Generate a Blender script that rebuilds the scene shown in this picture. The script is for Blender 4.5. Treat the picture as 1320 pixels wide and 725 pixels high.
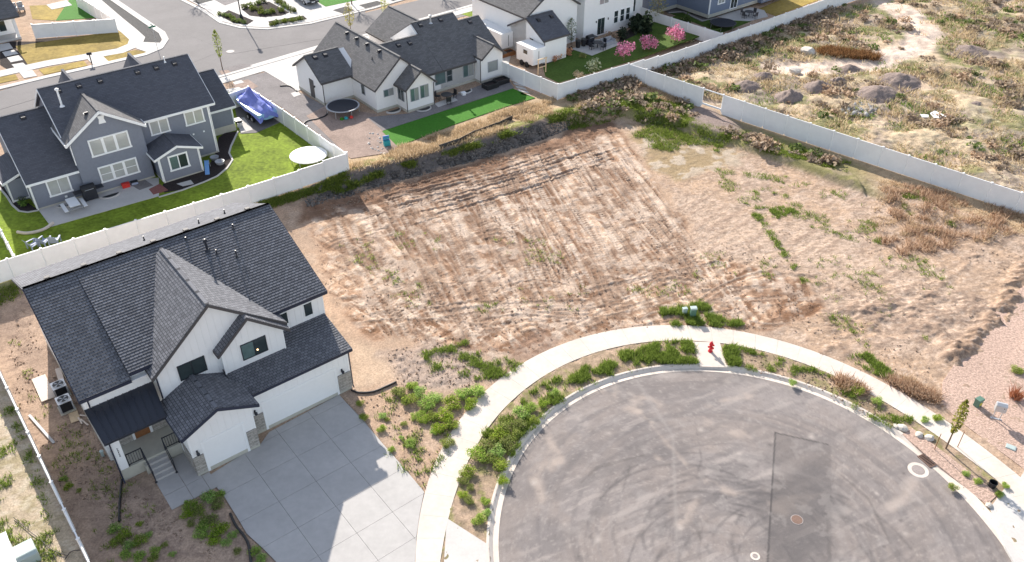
import bpy, bmesh, math, random
import numpy as np
from mathutils import Vector, Matrix
random.seed(7); RNG = np.random.default_rng(11)
for _o in list(bpy.data.objects): bpy.data.objects.remove(_o)
SC = bpy.context.scene; COL = SC.collection
# ------------------------------------------------------------------ camera
CAMH, TH, ROLL, FPX = 38.816, 0.6302, -0.003, 1088.4      # metres, pitch below horizon, roll, focal length in 1/1320 frame widths
_c, _s = math.cos(TH), math.sin(TH); _cr, _sr = math.cos(ROLL), math.sin(ROLL)
CAMR = np.array([[_cr,_sr,0],[-_sr,_cr,0],[0,0,1]]) @ np.array([[1,0,0],[0,-_s,-_c],[0,_c,-_s]])
cam = bpy.data.cameras.new('camera'); cam_o = bpy.data.objects.new('camera', cam); COL.objects.link(cam_o)
m = Matrix.Identity(4)
for i in range(3):
    m[i][0] = CAMR[0][i]; m[i][1] = -CAMR[1][i]; m[i][2] = -CAMR[2][i]
m[2][3] = CAMH
cam_o.matrix_world = m
cam.sensor_fit = 'HORIZONTAL'; cam.sensor_width = 36; cam.lens = FPX/1320*36; cam.clip_end = 9000; cam.clip_start = .5
SC.camera = cam_o
# ------------------------------------------------------------------ light
SUN_AZ, SUN_EL = math.radians(-65.5), math.radians(27.5)   # heading of the shadows, height of the sun
W = bpy.data.worlds.new('World'); SC.world = W; W.use_nodes = True
nt = W.node_tree; bg = nt.nodes['Background']
sky = nt.nodes.new('ShaderNodeTexSky'); sky.sky_type = 'NISHITA'; sky.sun_disc = False
sky.sun_elevation = SUN_EL; sky.sun_rotation = math.atan2(-math.cos(SUN_AZ), -math.sin(SUN_AZ))
sky.altitude = 1400; sky.air_density = 1.0; sky.dust_density = 1.6; sky.ozone_density = 1.0
_hs = nt.nodes.new('ShaderNodeHueSaturation'); _hs.inputs['Saturation'].default_value = .6; nt.links.new(sky.outputs[0], _hs.inputs['Color']); nt.links.new(_hs.outputs[0], bg.inputs[0]); bg.inputs[1].default_value = 0.15
sun = bpy.data.lights.new('sun', 'SUN'); sun.energy = 5.0; sun.angle = math.radians(.5); sun.color = (1, .93, .84)
sun_o = bpy.data.objects.new('sun', sun); COL.objects.link(sun_o)
sd = Vector((math.cos(SUN_AZ)*math.cos(SUN_EL), math.sin(SUN_AZ)*math.cos(SUN_EL), -math.sin(SUN_EL)))
sun_o.rotation_euler = sd.to_track_quat('-Z', 'Y').to_euler(); sun_o.location = (-40, 90, 60)
SC.view_settings.view_transform = 'Standard'; SC.view_settings.look = 'None'
SC.view_settings.exposure = 0.9; SC.view_settings.gamma = 1; SC.view_settings.use_curve_mapping = False
# ------------------------------------------------------------------ noise in numpy
def _hash(ix, iy, s):
    h = (ix.astype(np.int64)*374761393 + iy.astype(np.int64)*668265263 + s*974634221) & 0xffffffff
    h = ((h ^ (h >> 13))*1274126177) & 0xffffffff
    return ((h ^ (h >> 16)) & 0xffff)/65535.
def vn(x, y, s=0):
    ix = np.floor(x); iy = np.floor(y); fx = x-ix; fy = y-iy
    fx = fx*fx*(3-2*fx); fy = fy*fy*(3-2*fy)
    a = _hash(ix, iy, s); b = _hash(ix+1, iy, s); c = _hash(ix, iy+1, s); d = _hash(ix+1, iy+1, s)
    return (a*(1-fx)+b*fx)*(1-fy)+(c*(1-fx)+d*fx)*fy
def fbm(x, y, s=0, o=4):
    r = 0; a = .5; t = 0
    for k in range(o):
        r = r+a*vn(x*2**k+k*17.3, y*2**k-k*9.1, s+k); t += a; a *= .55
    return r/t
def sst(a, b, x):
    t = np.clip((x-a)/(b-a), 0, 1); return t*t*(3-2*t)
# ------------------------------------------------------------------ terrain height
BERM = np.array([(-90,9),(-38,48.5),(-26,59.5),(-18.5,64.6),(-12.9,68.0),(-7.4,71.0),(-1.6,74.6),(3.1,77.6),(6.,80.2),(11.,81.6),(15,80.8),(20,77.0),(26,71.5),(33,65),(60,39)], float)
def seg_dist(x, y, P):
    """signed distance to an open polyline (positive on its left) and the parameter along it"""
    best = np.full(x.shape, 1e9); sg = np.zeros(x.shape); tt = np.zeros(x.shape)
    for k in range(len(P)-1):
        a, b = P[k], P[k+1]; d = b-a; L2 = d@d
        t = np.clip(((x-a[0])*d[0]+(y-a[1])*d[1])/L2, 0, 1)
        qx = x-a[0]-t*d[0]; qy = y-a[1]-t*d[1]; r = np.hypot(qx, qy)
        mk = r < best
        best = np.where(mk, r, best); sg = np.where(mk, np.sign(d[0]*qy-d[1]*qx), sg); tt = np.where(mk, k+t, tt)
    return best*np.where(sg == 0, 1, sg), tt
def wild(x, y):
    """distance into the wild field beyond the long fences (negative outside it)"""
    return np.minimum((x-13.3)*.69+(y-92.)*.724, (x-13.6)*.613-(y-92.2)*.79)
def Hs(x, y):
    x = np.asarray(x, float); y = np.asarray(y, float)
    d, t = seg_dist(x, y, BERM)
    e = wild(x, y)
    back = .9*sst(.0, 1.7, d)
    left = sst(-14, -20, x)                                          # behind the big house the rise is gentle
    back = back*(1-left)+left*.9*sst(-5, 3, d)
    east = sst(13, 20, x)*(e < 3)
    back = back*(1-east)+east*(.35*sst(.2, 1.6, d)+.3*np.exp(-((d-1.3)/.9)**2)*(x < 32))
    far = sst(-.6, 2.5, e)
    back = back*(1-far)+far*.45*sst(-2, 8, d)
    crest = .28*np.exp(-((d-1.9)/1.1)**2)*sst(-19, -14, x)*(1-sst(10, 14, x))
    return back+crest
def ray(px, py):
    return np.array([(px-660)/FPX, (py-362.5)/FPX, 1.]) @ CAMR
def g(px, py, up=0.):
    """world point where the sight line through a photo pixel (1320 x 725) meets the ground (+up)"""
    d = ray(px, py); z = 0.
    for _ in range(14):
        t = (z+up-CAMH)/d[2]; x, y = d[0]*t, d[1]*t
        z = .4*z+.6*float(Hs(np.array([x]), np.array([y]))[0])
    return Vector((x, y, z))
# ------------------------------------------------------------------ materials
def _n(t, k, **kw):
    n = t.nodes.new(k)
    for a, b in kw.items(): setattr(n, a, b)
    return n
def mat(name, col, rough=.7, var=.12, scale=3., bump=0., bscale=None, metal=0., vcol=None, spec=.5, var2=0., scale2=.4, coat=0., bdist=.02, trans=0., uvtex=None):
    M = bpy.data.materials.new(name); M.use_nodes = True; t = M.node_tree
    p = t.nodes['Principled BSDF']; p.inputs['Roughness'].default_value = rough; p.inputs['Metallic'].default_value = metal
    p.inputs['Specular IOR Level'].default_value = spec; p.inputs['Coat Weight'].default_value = coat
    tc = _n(t, 'ShaderNodeTexCoord'); co = tc.outputs['Object']
    def noise(s, det=6, r=.7):
        n = _n(t, 'ShaderNodeTexNoise'); n.inputs['Scale'].default_value = s; n.inputs['Detail'].default_value = det; n.inputs['Roughness'].default_value = r
        t.links.new(co, n.inputs['Vector']); return n.outputs['Fac']
    if vcol:
        a = _n(t, 'ShaderNodeAttribute', attribute_name=vcol); src = a.outputs['Color']
    else:
        a = _n(t, 'ShaderNodeRGB'); a.outputs[0].default_value = (*col, 1); src = a.outputs[0]
    def mul(src, fac, lo, hi):
        r = _n(t, 'ShaderNodeMapRange'); r.inputs['From Min'].default_value = .28; r.inputs['From Max'].default_value = .72
        r.inputs['To Min'].default_value = lo; r.inputs['To Max'].default_value = hi; t.links.new(fac, r.inputs['Value'])
        v = _n(t, 'ShaderNodeVectorMath', operation='SCALE'); t.links.new(src, v.inputs[0]); t.links.new(r.outputs[0], v.inputs['Scale']); return v.outputs[0]
    if var: src = mul(src, noise(scale), 1-var, 1+var)
    if var2: src = mul(src, noise(scale2, 3), 1-var2, 1+var2)
    if uvtex:                                                        # shingle / stone courses in metres
        w, h, off, mort, c2, mc = uvtex
        b = _n(t, 'ShaderNodeTexBrick'); b.inputs['Scale'].default_value = 1; b.offset = off
        b.inputs['Brick Width'].default_value = w; b.inputs['Row Height'].default_value = h; b.inputs['Mortar Size'].default_value = mort
        b.inputs['Color1'].default_value = (1, 1, 1, 1); b.inputs['Color2'].default_value = (c2, c2, c2, 1); b.inputs['Mortar'].default_value = (mc, mc, mc, 1)
        b.inputs['Bias'].default_value = -.1
        t.links.new(tc.outputs['UV'], b.inputs['Vector'])
        v = _n(t, 'ShaderNodeVectorMath', operation='MULTIPLY'); t.links.new(src, v.inputs[0]); t.links.new(b.outputs['Color'], v.inputs[1]); src = v.outputs[0]
    t.links.new(src, p.inputs['Base Color'])
    if bump:
        bp = _n(t, 'ShaderNodeBump'); bp.inputs['Strength'].default_value = bump; bp.inputs['Distance'].default_value = bdist
        t.links.new(noise(bscale or scale*4, 6, .65), bp.inputs['Height']); t.links.new(bp.outputs[0], p.inputs['Normal'])
    if trans:
        tr = _n(t, 'ShaderNodeBsdfTranslucent'); t.links.new(src, tr.inputs[0]); mx = _n(t, 'ShaderNodeMixShader'); mx.inputs[0].default_value = trans
        t.links.new(p.outputs[0], mx.inputs[1]); t.links.new(tr.outputs[0], mx.inputs[2]); t.links.new(mx.outputs[0], t.nodes['Material Output'].inputs[0])
    return M
M = dict(
 ground=mat('bare_ground', None, .95, .34, 8, .75, 16, vcol='Col', spec=.1, var2=.12, scale2=.9, bdist=.06),
 asphalt=mat('worn_asphalt', None, .88, .2, 26, .35, 60, vcol='Col', spec=.25, bdist=.01),
 road=mat('grey_road_asphalt', (.19,.178,.175), .9, .1, 8, .3, 50, spec=.2, var2=.1, scale2=.25, bdist=.01),
 concrete=mat('pale_concrete', (.52,.495,.465), .85, .06, 6, .15, 40, spec=.25, var2=.07, scale2=.5, bdist=.008),
 walkc=mat('dusty_walk_concrete', (.61,.535,.465), .88, .09, 3, .15, 40, spec=.2, var2=.10, scale2=.35, bdist=.008),
 drive=mat('driveway_concrete', (.43,.41,.39), .8, .07, 2.2, .12, 30, spec=.3, var2=.07, scale2=.5, bdist=.006),
 foundation=mat('foundation_concrete', (.46,.44,.37), .9, .08, 3),
 white=mat('white_siding_paint', (.80,.795,.78), .55, .025, 2.2, spec=.35),
 stucco=mat('white_stucco', (.80,.78,.755), .85, .035, 5, .2, 50, spec=.2),
 trim=mat('white_trim_paint', (.82,.82,.81), .5, .02, 3),
 door_w=mat('white_garage_door_paint', (.80,.80,.79), .42, .02, 1.5),
 vinyl=mat('white_vinyl', (.80,.79,.77), .45, .05, 1.2, spec=.4, var2=.04),
 greysid=mat('blue_grey_siding', (.200,.215,.255), .8, .06, 4, .25, 30, spec=.25),
 grey2=mat('slate_blue_siding', (.17,.20,.265), .8, .06, 4, spec=.25),
 shingle=mat('charcoal_shingle', (.20,.202,.218), .9, .10, 20, spec=.2, uvtex=(.26,.20,.5,.018,.62,.30)),
 shingle_d=mat('dark_grey_shingle', (.118,.12,.136), .9, .10, 20, spec=.2, uvtex=(.4,.16,.5,.01,.8,.7)),
 shingle_g=mat('grey_brown_shingle', (.165,.16,.16), .92, .10, 20, spec=.2, uvtex=(.4,.16,.5,.01,.72,.6)),
 metalroof=mat('navy_metal_roof', (.020,.024,.036), .42, .05, 2, metal=.0, spec=.6),
 darkmetal=mat('black_metal', (.018,.02,.028), .45, .1, 5),
 navy=mat('navy_gutter_paint', (.022,.027,.050), .5, .05, 5),
 brownfas=mat('dark_brown_fascia', (.075,.068,.068), .7, .05, 5),
 glass=mat('dark_window_glass', (.030,.042,.044), .06, .3, .8, spec=.9),
 glass_b=mat('window_glass_with_blind', (.29,.30,.285), .1, .1, 1.5, spec=.8),
 glass_w=mat('window_glass_with_pale_blind', (.40,.405,.38), .1, .1, 1.5, spec=.8),
 glass_g=mat('greenish_window_glass', (.10,.15,.145), .06, .3, .8, spec=.9),
 wood=mat('brown_stained_wood', (.24,.10,.035), .55, .25, 6),
 lumber=mat('raw_lumber', (.62,.47,.30), .8, .15, 5),
 paleboard=mat('pale_board', (.68,.58,.49), .85, .08, 4),
 stone=mat('grey_ledge_stone', (.40,.37,.33), .9, .25, 7, .6, 14, spec=.2, uvtex=(.42,.13,.5,.012,.62,.55)),
 turf=mat('mown_lawn', (.18,.245,.023), .9, .35, 3.2, .9, 30, spec=.15, var2=.38, scale2=.4, bdist=.05),
 turf_green=mat('deep_green_lawn', (.055,.185,.018), .9, .22, 5, .8, 30, spec=.15, var2=.06, bdist=.04),
 turf_dry=mat('half_dry_lawn', (.30,.215,.055), .9, .3, 2.5, .8, 30, spec=.15, var2=.35, scale2=.25, bdist=.04),
 turf_shade=mat('shaded_green_lawn', (.075,.125,.022), .9, .3, 4, .8, 30, spec=.15, var2=.2, bdist=.04),  # darker copy of the lawn: the shade over these yards is put into its colour
 mulch=mat('dark_mulch', (.045,.036,.034), .95, .4, 9, 1, 22, spec=.1, bdist=.06),
 blackrock=mat('black_landscape_rock', (.028,.027,.029), .9, .45, 12, 1, 25, bdist=.06),
 greygravel=mat('grey_yard_gravel', (.235,.215,.21), .95, .25, 8, .8, 25, spec=.1, var2=.15, bdist=.04),
 pinkgravel=mat('pink_landscape_gravel', (.49,.35,.28), .95, .55, 6.5, 1, 11, spec=.1, var2=.06, bdist=.08),
 brownyard=mat('brown_bark_yard', (.33,.25,.21), .95, .3, 7, .9, 15, spec=.1, var2=.2, bdist=.05),
 leaf=mat('leaves', None, .75, 0, vcol='Col', spec=.25, trans=.4),
 drygrass=mat('grass_blades', None, .85, 0, vcol='Col', spec=.15, trans=.4),
 bark=mat('bark', (.16,.11,.075), .9, .2, 8),
 red=mat('red_hydrant_paint', (.62,.012,.02), .4, .08, 6),
 rust=mat('rusty_iron', (.20,.125,.095), .8, .3, 10, .5, 30, metal=.2),
 iron=mat('grey_cast_iron', (.30,.255,.235), .75, .25, 10, .5, 40),
 rock=mat('pale_boulder', (.52,.47,.41), .9, .2, 4, .8, 9),
 dirt=mat('grey_brown_dirt', (.26,.205,.18), .95, .3, 4, 1, 10, spec=.1, bdist=.1),
 blackplastic=mat('black_plastic', (.016,.016,.018), .5, .1, 5),
 pipe=mat('black_corrugated_pipe', (.022,.018,.018), .55, .1, 5),
 greyplastic=mat('grey_plastic', (.33,.34,.36), .5, .05, 5),
 galv=mat('galvanised_metal', (.55,.56,.57), .42, .08, 6, metal=.6),
 greenbox=mat('utility_green_paint', (.10,.19,.14), .5, .08, 5),
 palegreen=mat('pale_green_grey_paint', (.40,.47,.45), .5, .05, 4),
 tarp=mat('blue_tarpaulin', (.19,.23,.64), .38, .16, 1.6, .5, 4, spec=.6, bdist=.05),
 tarp_l=mat('light_blue_boat_hull', (.30,.52,.74), .35, .05, 2),
 tramp=mat('black_trampoline_mat', (.014,.016,.026), .8, .15, 6),
 whitecloth=mat('white_round_cover', (.86,.86,.84), .6, .03, 3),
 bluefab=mat('blue_plastic', (.13,.28,.55), .5, .05, 4),
 redp=mat('red_plastic', (.60,.03,.02), .5, .05, 4),
 teal=mat('teal_plastic', (.03,.34,.36), .5, .05, 4),
 chair=mat('grey_blue_chair_plastic', (.30,.345,.45), .6, .05, 4),
 brick=mat('red_brick_paving', (.26,.10,.085), .9, .25, 8),
 carpaint=mat('silver_car_paint', (.42,.44,.47), .3, .03, 3, metal=.3, coat=.6),
 tyre=mat('tyre_rubber', (.015,.015,.016), .85, .1, 9),
 sign=mat('street_sign_green', (.0,.16,.09), .5, .05, 4),
 pinkleaf=mat('pink_blossom', None, .7, 0, vcol='Col', spec=.2, trans=.3),
 lampglow=mat('lamp_bulb_glass', (.8,.6,.4), .3, .02, 3),
)
# plants of one kind differ a little in hue from one to the next
_t = M['leaf'].node_tree; _oi = _t.nodes.new('ShaderNodeObjectInfo'); _hv = _t.nodes.new('ShaderNodeHueSaturation'); _at = next(n for n in _t.nodes if n.type == 'ATTRIBUTE')
for _so, _lo, _hi in (('Hue', .465, .505), ('Value', .92, 1.55), ('Saturation', .85, 1.1)):
    _mr = _t.nodes.new('ShaderNodeMapRange'); _mr.inputs['To Min'].default_value = _lo; _mr.inputs['To Max'].default_value = _hi
    if _so == 'Saturation': _mm = _t.nodes.new('ShaderNodeMath'); _mm.operation = 'PINGPONG'; _mm.inputs[1].default_value = .5; _t.links.new(_oi.outputs['Random'], _mm.inputs[0]); _mr.inputs['From Max'].default_value = .5; _t.links.new(_mm.outputs[0], _mr.inputs['Value'])
    else: _t.links.new(_oi.outputs['Random'], _mr.inputs['Value'])
    _t.links.new(_mr.outputs[0], _hv.inputs[_so])
_t.links.new(_at.outputs['Color'], _hv.inputs['Color'])
for _l in list(_t.links):
    if _l.from_node == _at and _l.to_node != _hv: _ts = _l.to_socket; _t.links.remove(_l); _t.links.new(_hv.outputs[0], _ts)
# a lit bulb seen through one upstairs window
_p = M['lampglow'].node_tree.nodes['Principled BSDF']; _p.inputs['Emission Color'].default_value = (1,.62,.3,1); _p.inputs['Emission Strength'].default_value = 3.
# ------------------------------------------------------------------ mesh builder
class MB:
    """collects faces of one part; coordinates are (u, v, z) with v towards the viewer side when flip is on"""
    def __init__(s, flip=False): s.v = []; s.f = []; s.uv = {}; s.fl = flip
    def pt(s, p): s.v.append((p[0], -p[1] if s.fl else p[1], p[2])); return len(s.v)-1
    def face(s, pts, uv=None):
        s.f.append([s.pt(p) for p in pts])
        if uv: s.uv[len(s.f)-1] = uv
        return s
    def box(s, a0, a1, b0, b1, z0, z1):
        i = [s.pt(p) for p in ((a0,b0,z0),(a1,b0,z0),(a1,b1,z0),(a0,b1,z0),(a0,b0,z1),(a1,b0,z1),(a1,b1,z1),(a0,b1,z1))]
        k = len(s.f)
        for q in ((0,1,2,3),(4,5,6,7),(0,1,5,4),(1,2,6,5),(2,3,7,6),(3,0,4,7)): s.f.append([i[j] for j in q])
        for j in range(6):
            w, h = ((a1-a0, b1-b0),(a1-a0, b1-b0),(a1-a0, z1-z0),(b1-b0, z1-z0),(a1-a0, z1-z0),(b1-b0, z1-z0))[j]
            s.uv[k+j] = [(0,0),(w,0),(w,h),(0,h)]
        return s
    def prism(s, prof, fn, a, b):
        """profile of 2d points, fn(p, t) -> 3d point, extruded from a to b"""
        n = len(prof); i0 = [s.pt(fn(p, a)) for p in prof]; i1 = [s.pt(fn(p, b)) for p in prof]
        s.f.append(i0); s.f.append(i1[::-1])
        for k in range(n): s.f.append([i0[k], i0[(k+1) % n], i1[(k+1) % n], i1[k]])
        return s
    def pu(s, prof, u0, u1): return s.prism(prof, lambda p, t: (t, p[0], p[1]), u0, u1)    # profile (v, z)
    def pv(s, prof, v0, v1): return s.prism(prof, lambda p, t: (p[0], t, p[1]), v0, v1)    # profile (u, z)
    def pz(s, prof, z0, z1): return s.prism(prof, lambda p, t: (p[0], p[1], t), z0, z1)
    def tube(s, path, r, n=8, cap=True, r1=None):
        path = [Vector(p) for p in path]; rings = []
        for k, p in enumerate(path):
            d = (path[min(k+1, len(path)-1)]-path[max(k-1, 0)]).normalized()
            a = d.orthogonal().normalized() if k == 0 else (a-d*a.dot(d)).normalized()
            b = d.cross(a); rr = r if r1 is None else r+(r1-r)*k/(len(path)-1)
            rings.append([s.pt(p+(a*math.cos(2*math.pi*j/n)+b*math.sin(2*math.pi*j/n))*rr) for j in range(n)])
        for A, B in zip(rings[:-1], rings[1:]):
            for j in range(n): s.f.append([A[j], A[(j+1) % n], B[(j+1) % n], B[j]])
        if cap: s.f.append(rings[0][::-1]); s.f.append(rings[-1])
        return s
    def lathe(s, prof, c=(0,0,0), n=16):
        """profile of (r, z)"""
        rings = [[s.pt((c[0]+r*math.cos(2*math.pi*j/n), c[1]+r*math.sin(2*math.pi*j/n), c[2]+z)) for j in range(n)] for r, z in prof]
        for A, B in zip(rings[:-1], rings[1:]):
            for j in range(n): s.f.append([A[j], A[(j+1) % n], B[(j+1) % n], B[j]])
        s.f.append(rings[0][::-1]); s.f.append(rings[-1]); return s
    def bar(s, p, q, w, h):
        """beam from p to q: w wide sideways, h high, its top edge on the line"""
        p = Vector(p); q = Vector(q); d = (q-p).normalized(); side = Vector((d.y, -d.x, 0))
        side = side.normalized()*w/2 if side.length > 1e-6 else Vector((w/2, 0, 0))
        dn = Vector((0, 0, -h)) if abs(d.z) < .95 else Vector((0, h, 0))
        i = [s.pt(x) for x in (p-side, p+side, q+side, q-side, p-side+dn, p+side+dn, q+side+dn, q-side+dn)]
        for f in ((0,1,2,3),(4,5,6,7),(0,1,5,4),(1,2,6,5),(2,3,7,6),(3,0,4,7)): s.f.append([i[j] for j in f])
        return s
    def slab(s, A, B, C, D, th=.16, row=.20, step=.030, uoff=0.):
        """roof plane: A, B on the upper edge, C, D below B, A; laid in courses with their own little step"""
        A, B, C, D = map(Vector, (A, B, C, D)); nrm = (B-A).cross(D-A).normalized()
        if nrm.z < 0: nrm = -nrm
        L = ((D-A).length+(C-B).length)/2; n = max(1, int(round(L/row))) if row else 1
        for k in range(n):
            t0, t1 = k/n, (k+1)/n
            a = A.lerp(D, t0); b = B.lerp(C, t0); c = B.lerp(C, t1)+nrm*step; d = A.lerp(D, t1)+nrm*step
            wa = (a-A).dot((B-A).normalized()); W0 = (b-a).length; wd = (d-A).dot((B-A).normalized()); W1 = (c-d).length
            y0, y1 = -t0*L, -t1*L
            s.face([a, b, c, d], [(wa+uoff, y0), (wa+W0+uoff, y0), (wd+W1+uoff, y1+.001), (wd+uoff, y1+.001)])
            s.face([d, c, c-nrm*step, d-nrm*step], [(wd, y1), (wd+W1, y1), (wd+W1, y1-.001), (wd, y1-.001)])
        dn = -nrm*th
        s.face([A+dn, B+dn, C+dn, D+dn]); s.face([A, D, D+dn, A+dn]); s.face([B, C, C+dn, B+dn]); s.face([D, C, C+dn, D+dn]); s.face([A, B, B+dn, A+dn])
        return s
    def mesh(s, name, mt, smooth=False, recalc=True):
        me = bpy.data.meshes.new(name); me.from_pydata(s.v, [], s.f)
        if s.uv:
            uv = me.uv_layers.new(name='UV')
            for k, c in s.uv.items():
                for li, q in zip(me.polygons[k].loop_indices, c): uv.data[li].uv = q
        if recalc:
            b = bmesh.new(); b.from_mesh(me); bmesh.ops.recalc_face_normals(b, faces=b.faces); b.to_mesh(me); b.free()
        me.materials.append(mt)
        if smooth:
            for q in me.polygons: q.use_smooth = True
        return me
    def build(s, name, mt, parent=None, smooth=False, recalc=True, bevel=0, label=None):
        o = bpy.data.objects.new(name, s.mesh(name, mt, smooth, recalc)); COL.objects.link(o)
        if parent: o.parent = parent
        if bevel:
            b = o.modifiers.new('bevel', 'BEVEL'); b.width = bevel; b.segments = 2; b.limit_method = 'ANGLE'
        if label: o['label'] = label
        return o
def tag(o, label, cat, group=None, kind=None):
    if label: o['label'] = label
    if cat: o['category'] = cat
    if group: o['group'] = group
    if kind: o['kind'] = kind
    return o
def thing(name, label, cat, loc=(0,0,0), rz=0., group=None):
    o = bpy.data.objects.new(name, None); COL.objects.link(o); o.location = loc; o.rotation_euler = (0, 0, rz); o.empty_display_size = .3
    return tag(o, label, cat, group)
def copy_thing(o, loc, rz=None, label=None, scale=None, group=None):
    c = o.copy(); COL.objects.link(c); c.location = loc
    if rz is not None: c.rotation_euler = (0, 0, rz)
    if scale is not None: c.scale = (scale,)*3 if not isinstance(scale, tuple) else scale
    if label: c['label'] = label
    if group: c['group'] = group
    for ch in o.children:
        d = ch.copy(); COL.objects.link(d); d.parent = c
        for gr in ch.children:
            e = gr.copy(); COL.objects.link(e); e.parent = d
    return c
def fast_mesh(name, V, F, mt, colors=None, smooth=False):
    """V (n,3), F (m,k) arrays; colors (n,3) per vertex"""
    V = np.asarray(V, np.float32); F = np.asarray(F, np.int32); k = F.shape[1]
    me = bpy.data.meshes.new(name); me.vertices.add(len(V)); me.vertices.foreach_set('co', V.ravel())
    me.loops.add(F.size); me.loops.foreach_set('vertex_index', F.ravel())
    me.polygons.add(len(F)); me.polygons.foreach_set('loop_start', np.arange(0, F.size, k, dtype=np.int32))
    me.update(calc_edges=True)
    if colors is not None:
        a = me.attributes.new('Col', 'FLOAT_COLOR', 'POINT'); c = np.ones((len(V), 4), np.float32); c[:, :3] = colors
        a.data.foreach_set('color', c.ravel())
    if smooth: me.polygons.foreach_set('use_smooth', np.ones(len(F), bool))
    me.materials.append(mt); return me
def link_mesh(name, me, parent=None, loc=None):
    o = bpy.data.objects.new(name, me); COL.objects.link(o)
    if parent: o.parent = parent
    if loc is not None: o.location = loc
    return o
YAW = math.radians(38.7); UU = Vector((math.cos(YAW), math.sin(YAW), 0)); VV = Vector((math.sin(YAW), -math.cos(YAW), 0))
# ------------------------------------------------------------------ round street end: measured radii round its centre
CC = np.array([12.9, 29.1])
def _polar(pts, up):
    q = np.array([[*(g(a, b, up).xy)] for a, b in pts])-CC
    an = np.degrees(np.arctan2(q[:,1], q[:,0])); an = np.where(an < -90, an+360, an); o = np.argsort(an)
    return an[o], np.hypot(q[:,0], q[:,1])[o]
_lip = [(643,697.5),(646.7,654),(653.3,629),(658.3,616.7),(688.3,566.7),(708.3,545),(740,518.3),(773.3,505),(813.3,488.3),(846.7,480.8),(875,479.2),(950,483.3),(1000,493.3),(1041.7,505.8),(1070,518.3),(1100,531.7),(1150,562.5),(1166.7,575),(1223.3,624),(1245,644),(1266.7,670.7),(1286.7,694),(1305,722.3)]
_so = [(534,725),(545,650),(583,560),(617,513),(680,461),(740,437),(850,422),(905,421),(960,428),(1060,457),(1130,490),(1190,521),(1240,556),(1320,620)]
_si = [(570,725),(573,670),(600,605),(660,517),(727,472),(850,439),(890,438.5),(950,445),(1040,470),(1120,510),(1180,540),(1290,623)]
def _smooth(p):
    an, r = p; k = np.polyfit(np.radians(an), r, 4); lo, hi = an.min(), an.max()
    return lambda a: np.polyval(k, np.radians(np.clip(a, lo, hi)))
RLIP, RSO, RSI = _smooth(_polar(_lip, -.14)), _smooth(_polar(_so, 0)), _smooth(_polar(_si, 0))
def ring_pt(a, r, z): return (CC[0]+r*math.cos(math.radians(a)), CC[1]+r*math.sin(math.radians(a)), z)
DRIVE = [(240,638),(272,612),(318,583),(345,562),(348,556),(440,505),(452,545),(469,560),(492,572),(519,601),(547,633),(538,690),(535,760),(375,760),(357,725),(338,704),(315,684),(300,660),(289,641),(279,627)]
DRIVE = [(268,614),(318,582),(334,575),(347,557),(437,509),(469,542.5),(492.5,571),(519,601),(546.7,634),(541,662),(537,690),(535,725),(534,790),(420,790),(357,725),(338,706),(318,688),(310,674),(289,640)]
GRAVEL = [(1520,330),(1330,360),(1300,385),(1262,425),(1240,455),(1215,492),(1213,520),(1240,545),(1330,612),(1520,740)]
LOT = [(395,272),(480,247),(560,226),(640,204),(700,187),(760,168),(795,166),(840,225),(905,330),(1042,362),(1060,400),(1000,425),(850,420),(740,436),(690,452),(640,462),(560,445),(470,430),(420,375)]
def wpoly(pts): return np.array([[*g(a, b).xy] for a, b in pts])
def pmask(X, Y, P, soft=.3, wob=0., wsc=.5, seed=3):
    P = np.asarray(P); out = np.zeros(X.shape); mrg = soft+wob+.5
    idx = np.nonzero((X > P[:,0].min()-mrg) & (X < P[:,0].max()+mrg) & (Y > P[:,1].min()-mrg) & (Y < P[:,1].max()+mrg))
    x, y = X[idx], Y[idx]; ins = np.zeros(x.shape, bool); best = np.full(x.shape, 1e9)
    for k in range(len(P)):
        a, b = P[k], P[(k+1) % len(P)]; d = b-a
        if abs(d[1]) > 1e-9:
            cr = ((a[1] > y) != (b[1] > y)) & (x < d[0]*(y-a[1])/d[1]+a[0]); ins ^= cr
        t = np.clip(((x-a[0])*d[0]+(y-a[1])*d[1])/max(d@d, 1e-9), 0, 1)
        best = np.minimum(best, np.hypot(x-a[0]-t*d[0], y-a[1]-t*d[1]))
    sd_ = np.where(ins, -best, best)
    if wob: sd_ = sd_+wob*2*(fbm(x*wsc, y*wsc, seed)-.5)
    out[idx] = 1-sst(-soft, soft, sd_); return out
def pline(X, Y, P, w, soft, wob=0., seed=5):
    out = np.zeros(X.shape); P = np.asarray(P); mrg = w+soft+wob
    idx = np.nonzero((X > P[:,0].min()-mrg) & (X < P[:,0].max()+mrg) & (Y > P[:,1].min()-mrg) & (Y < P[:,1].max()+mrg))
    d, _ = seg_dist(X[idx], Y[idx], P); d = np.abs(d)
    if wob: d = d+wob*2*(fbm(X[idx]*.7, Y[idx]*.7, seed)-.5)
    out[idx] = 1-sst(w-soft, w+soft, d); return out
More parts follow.
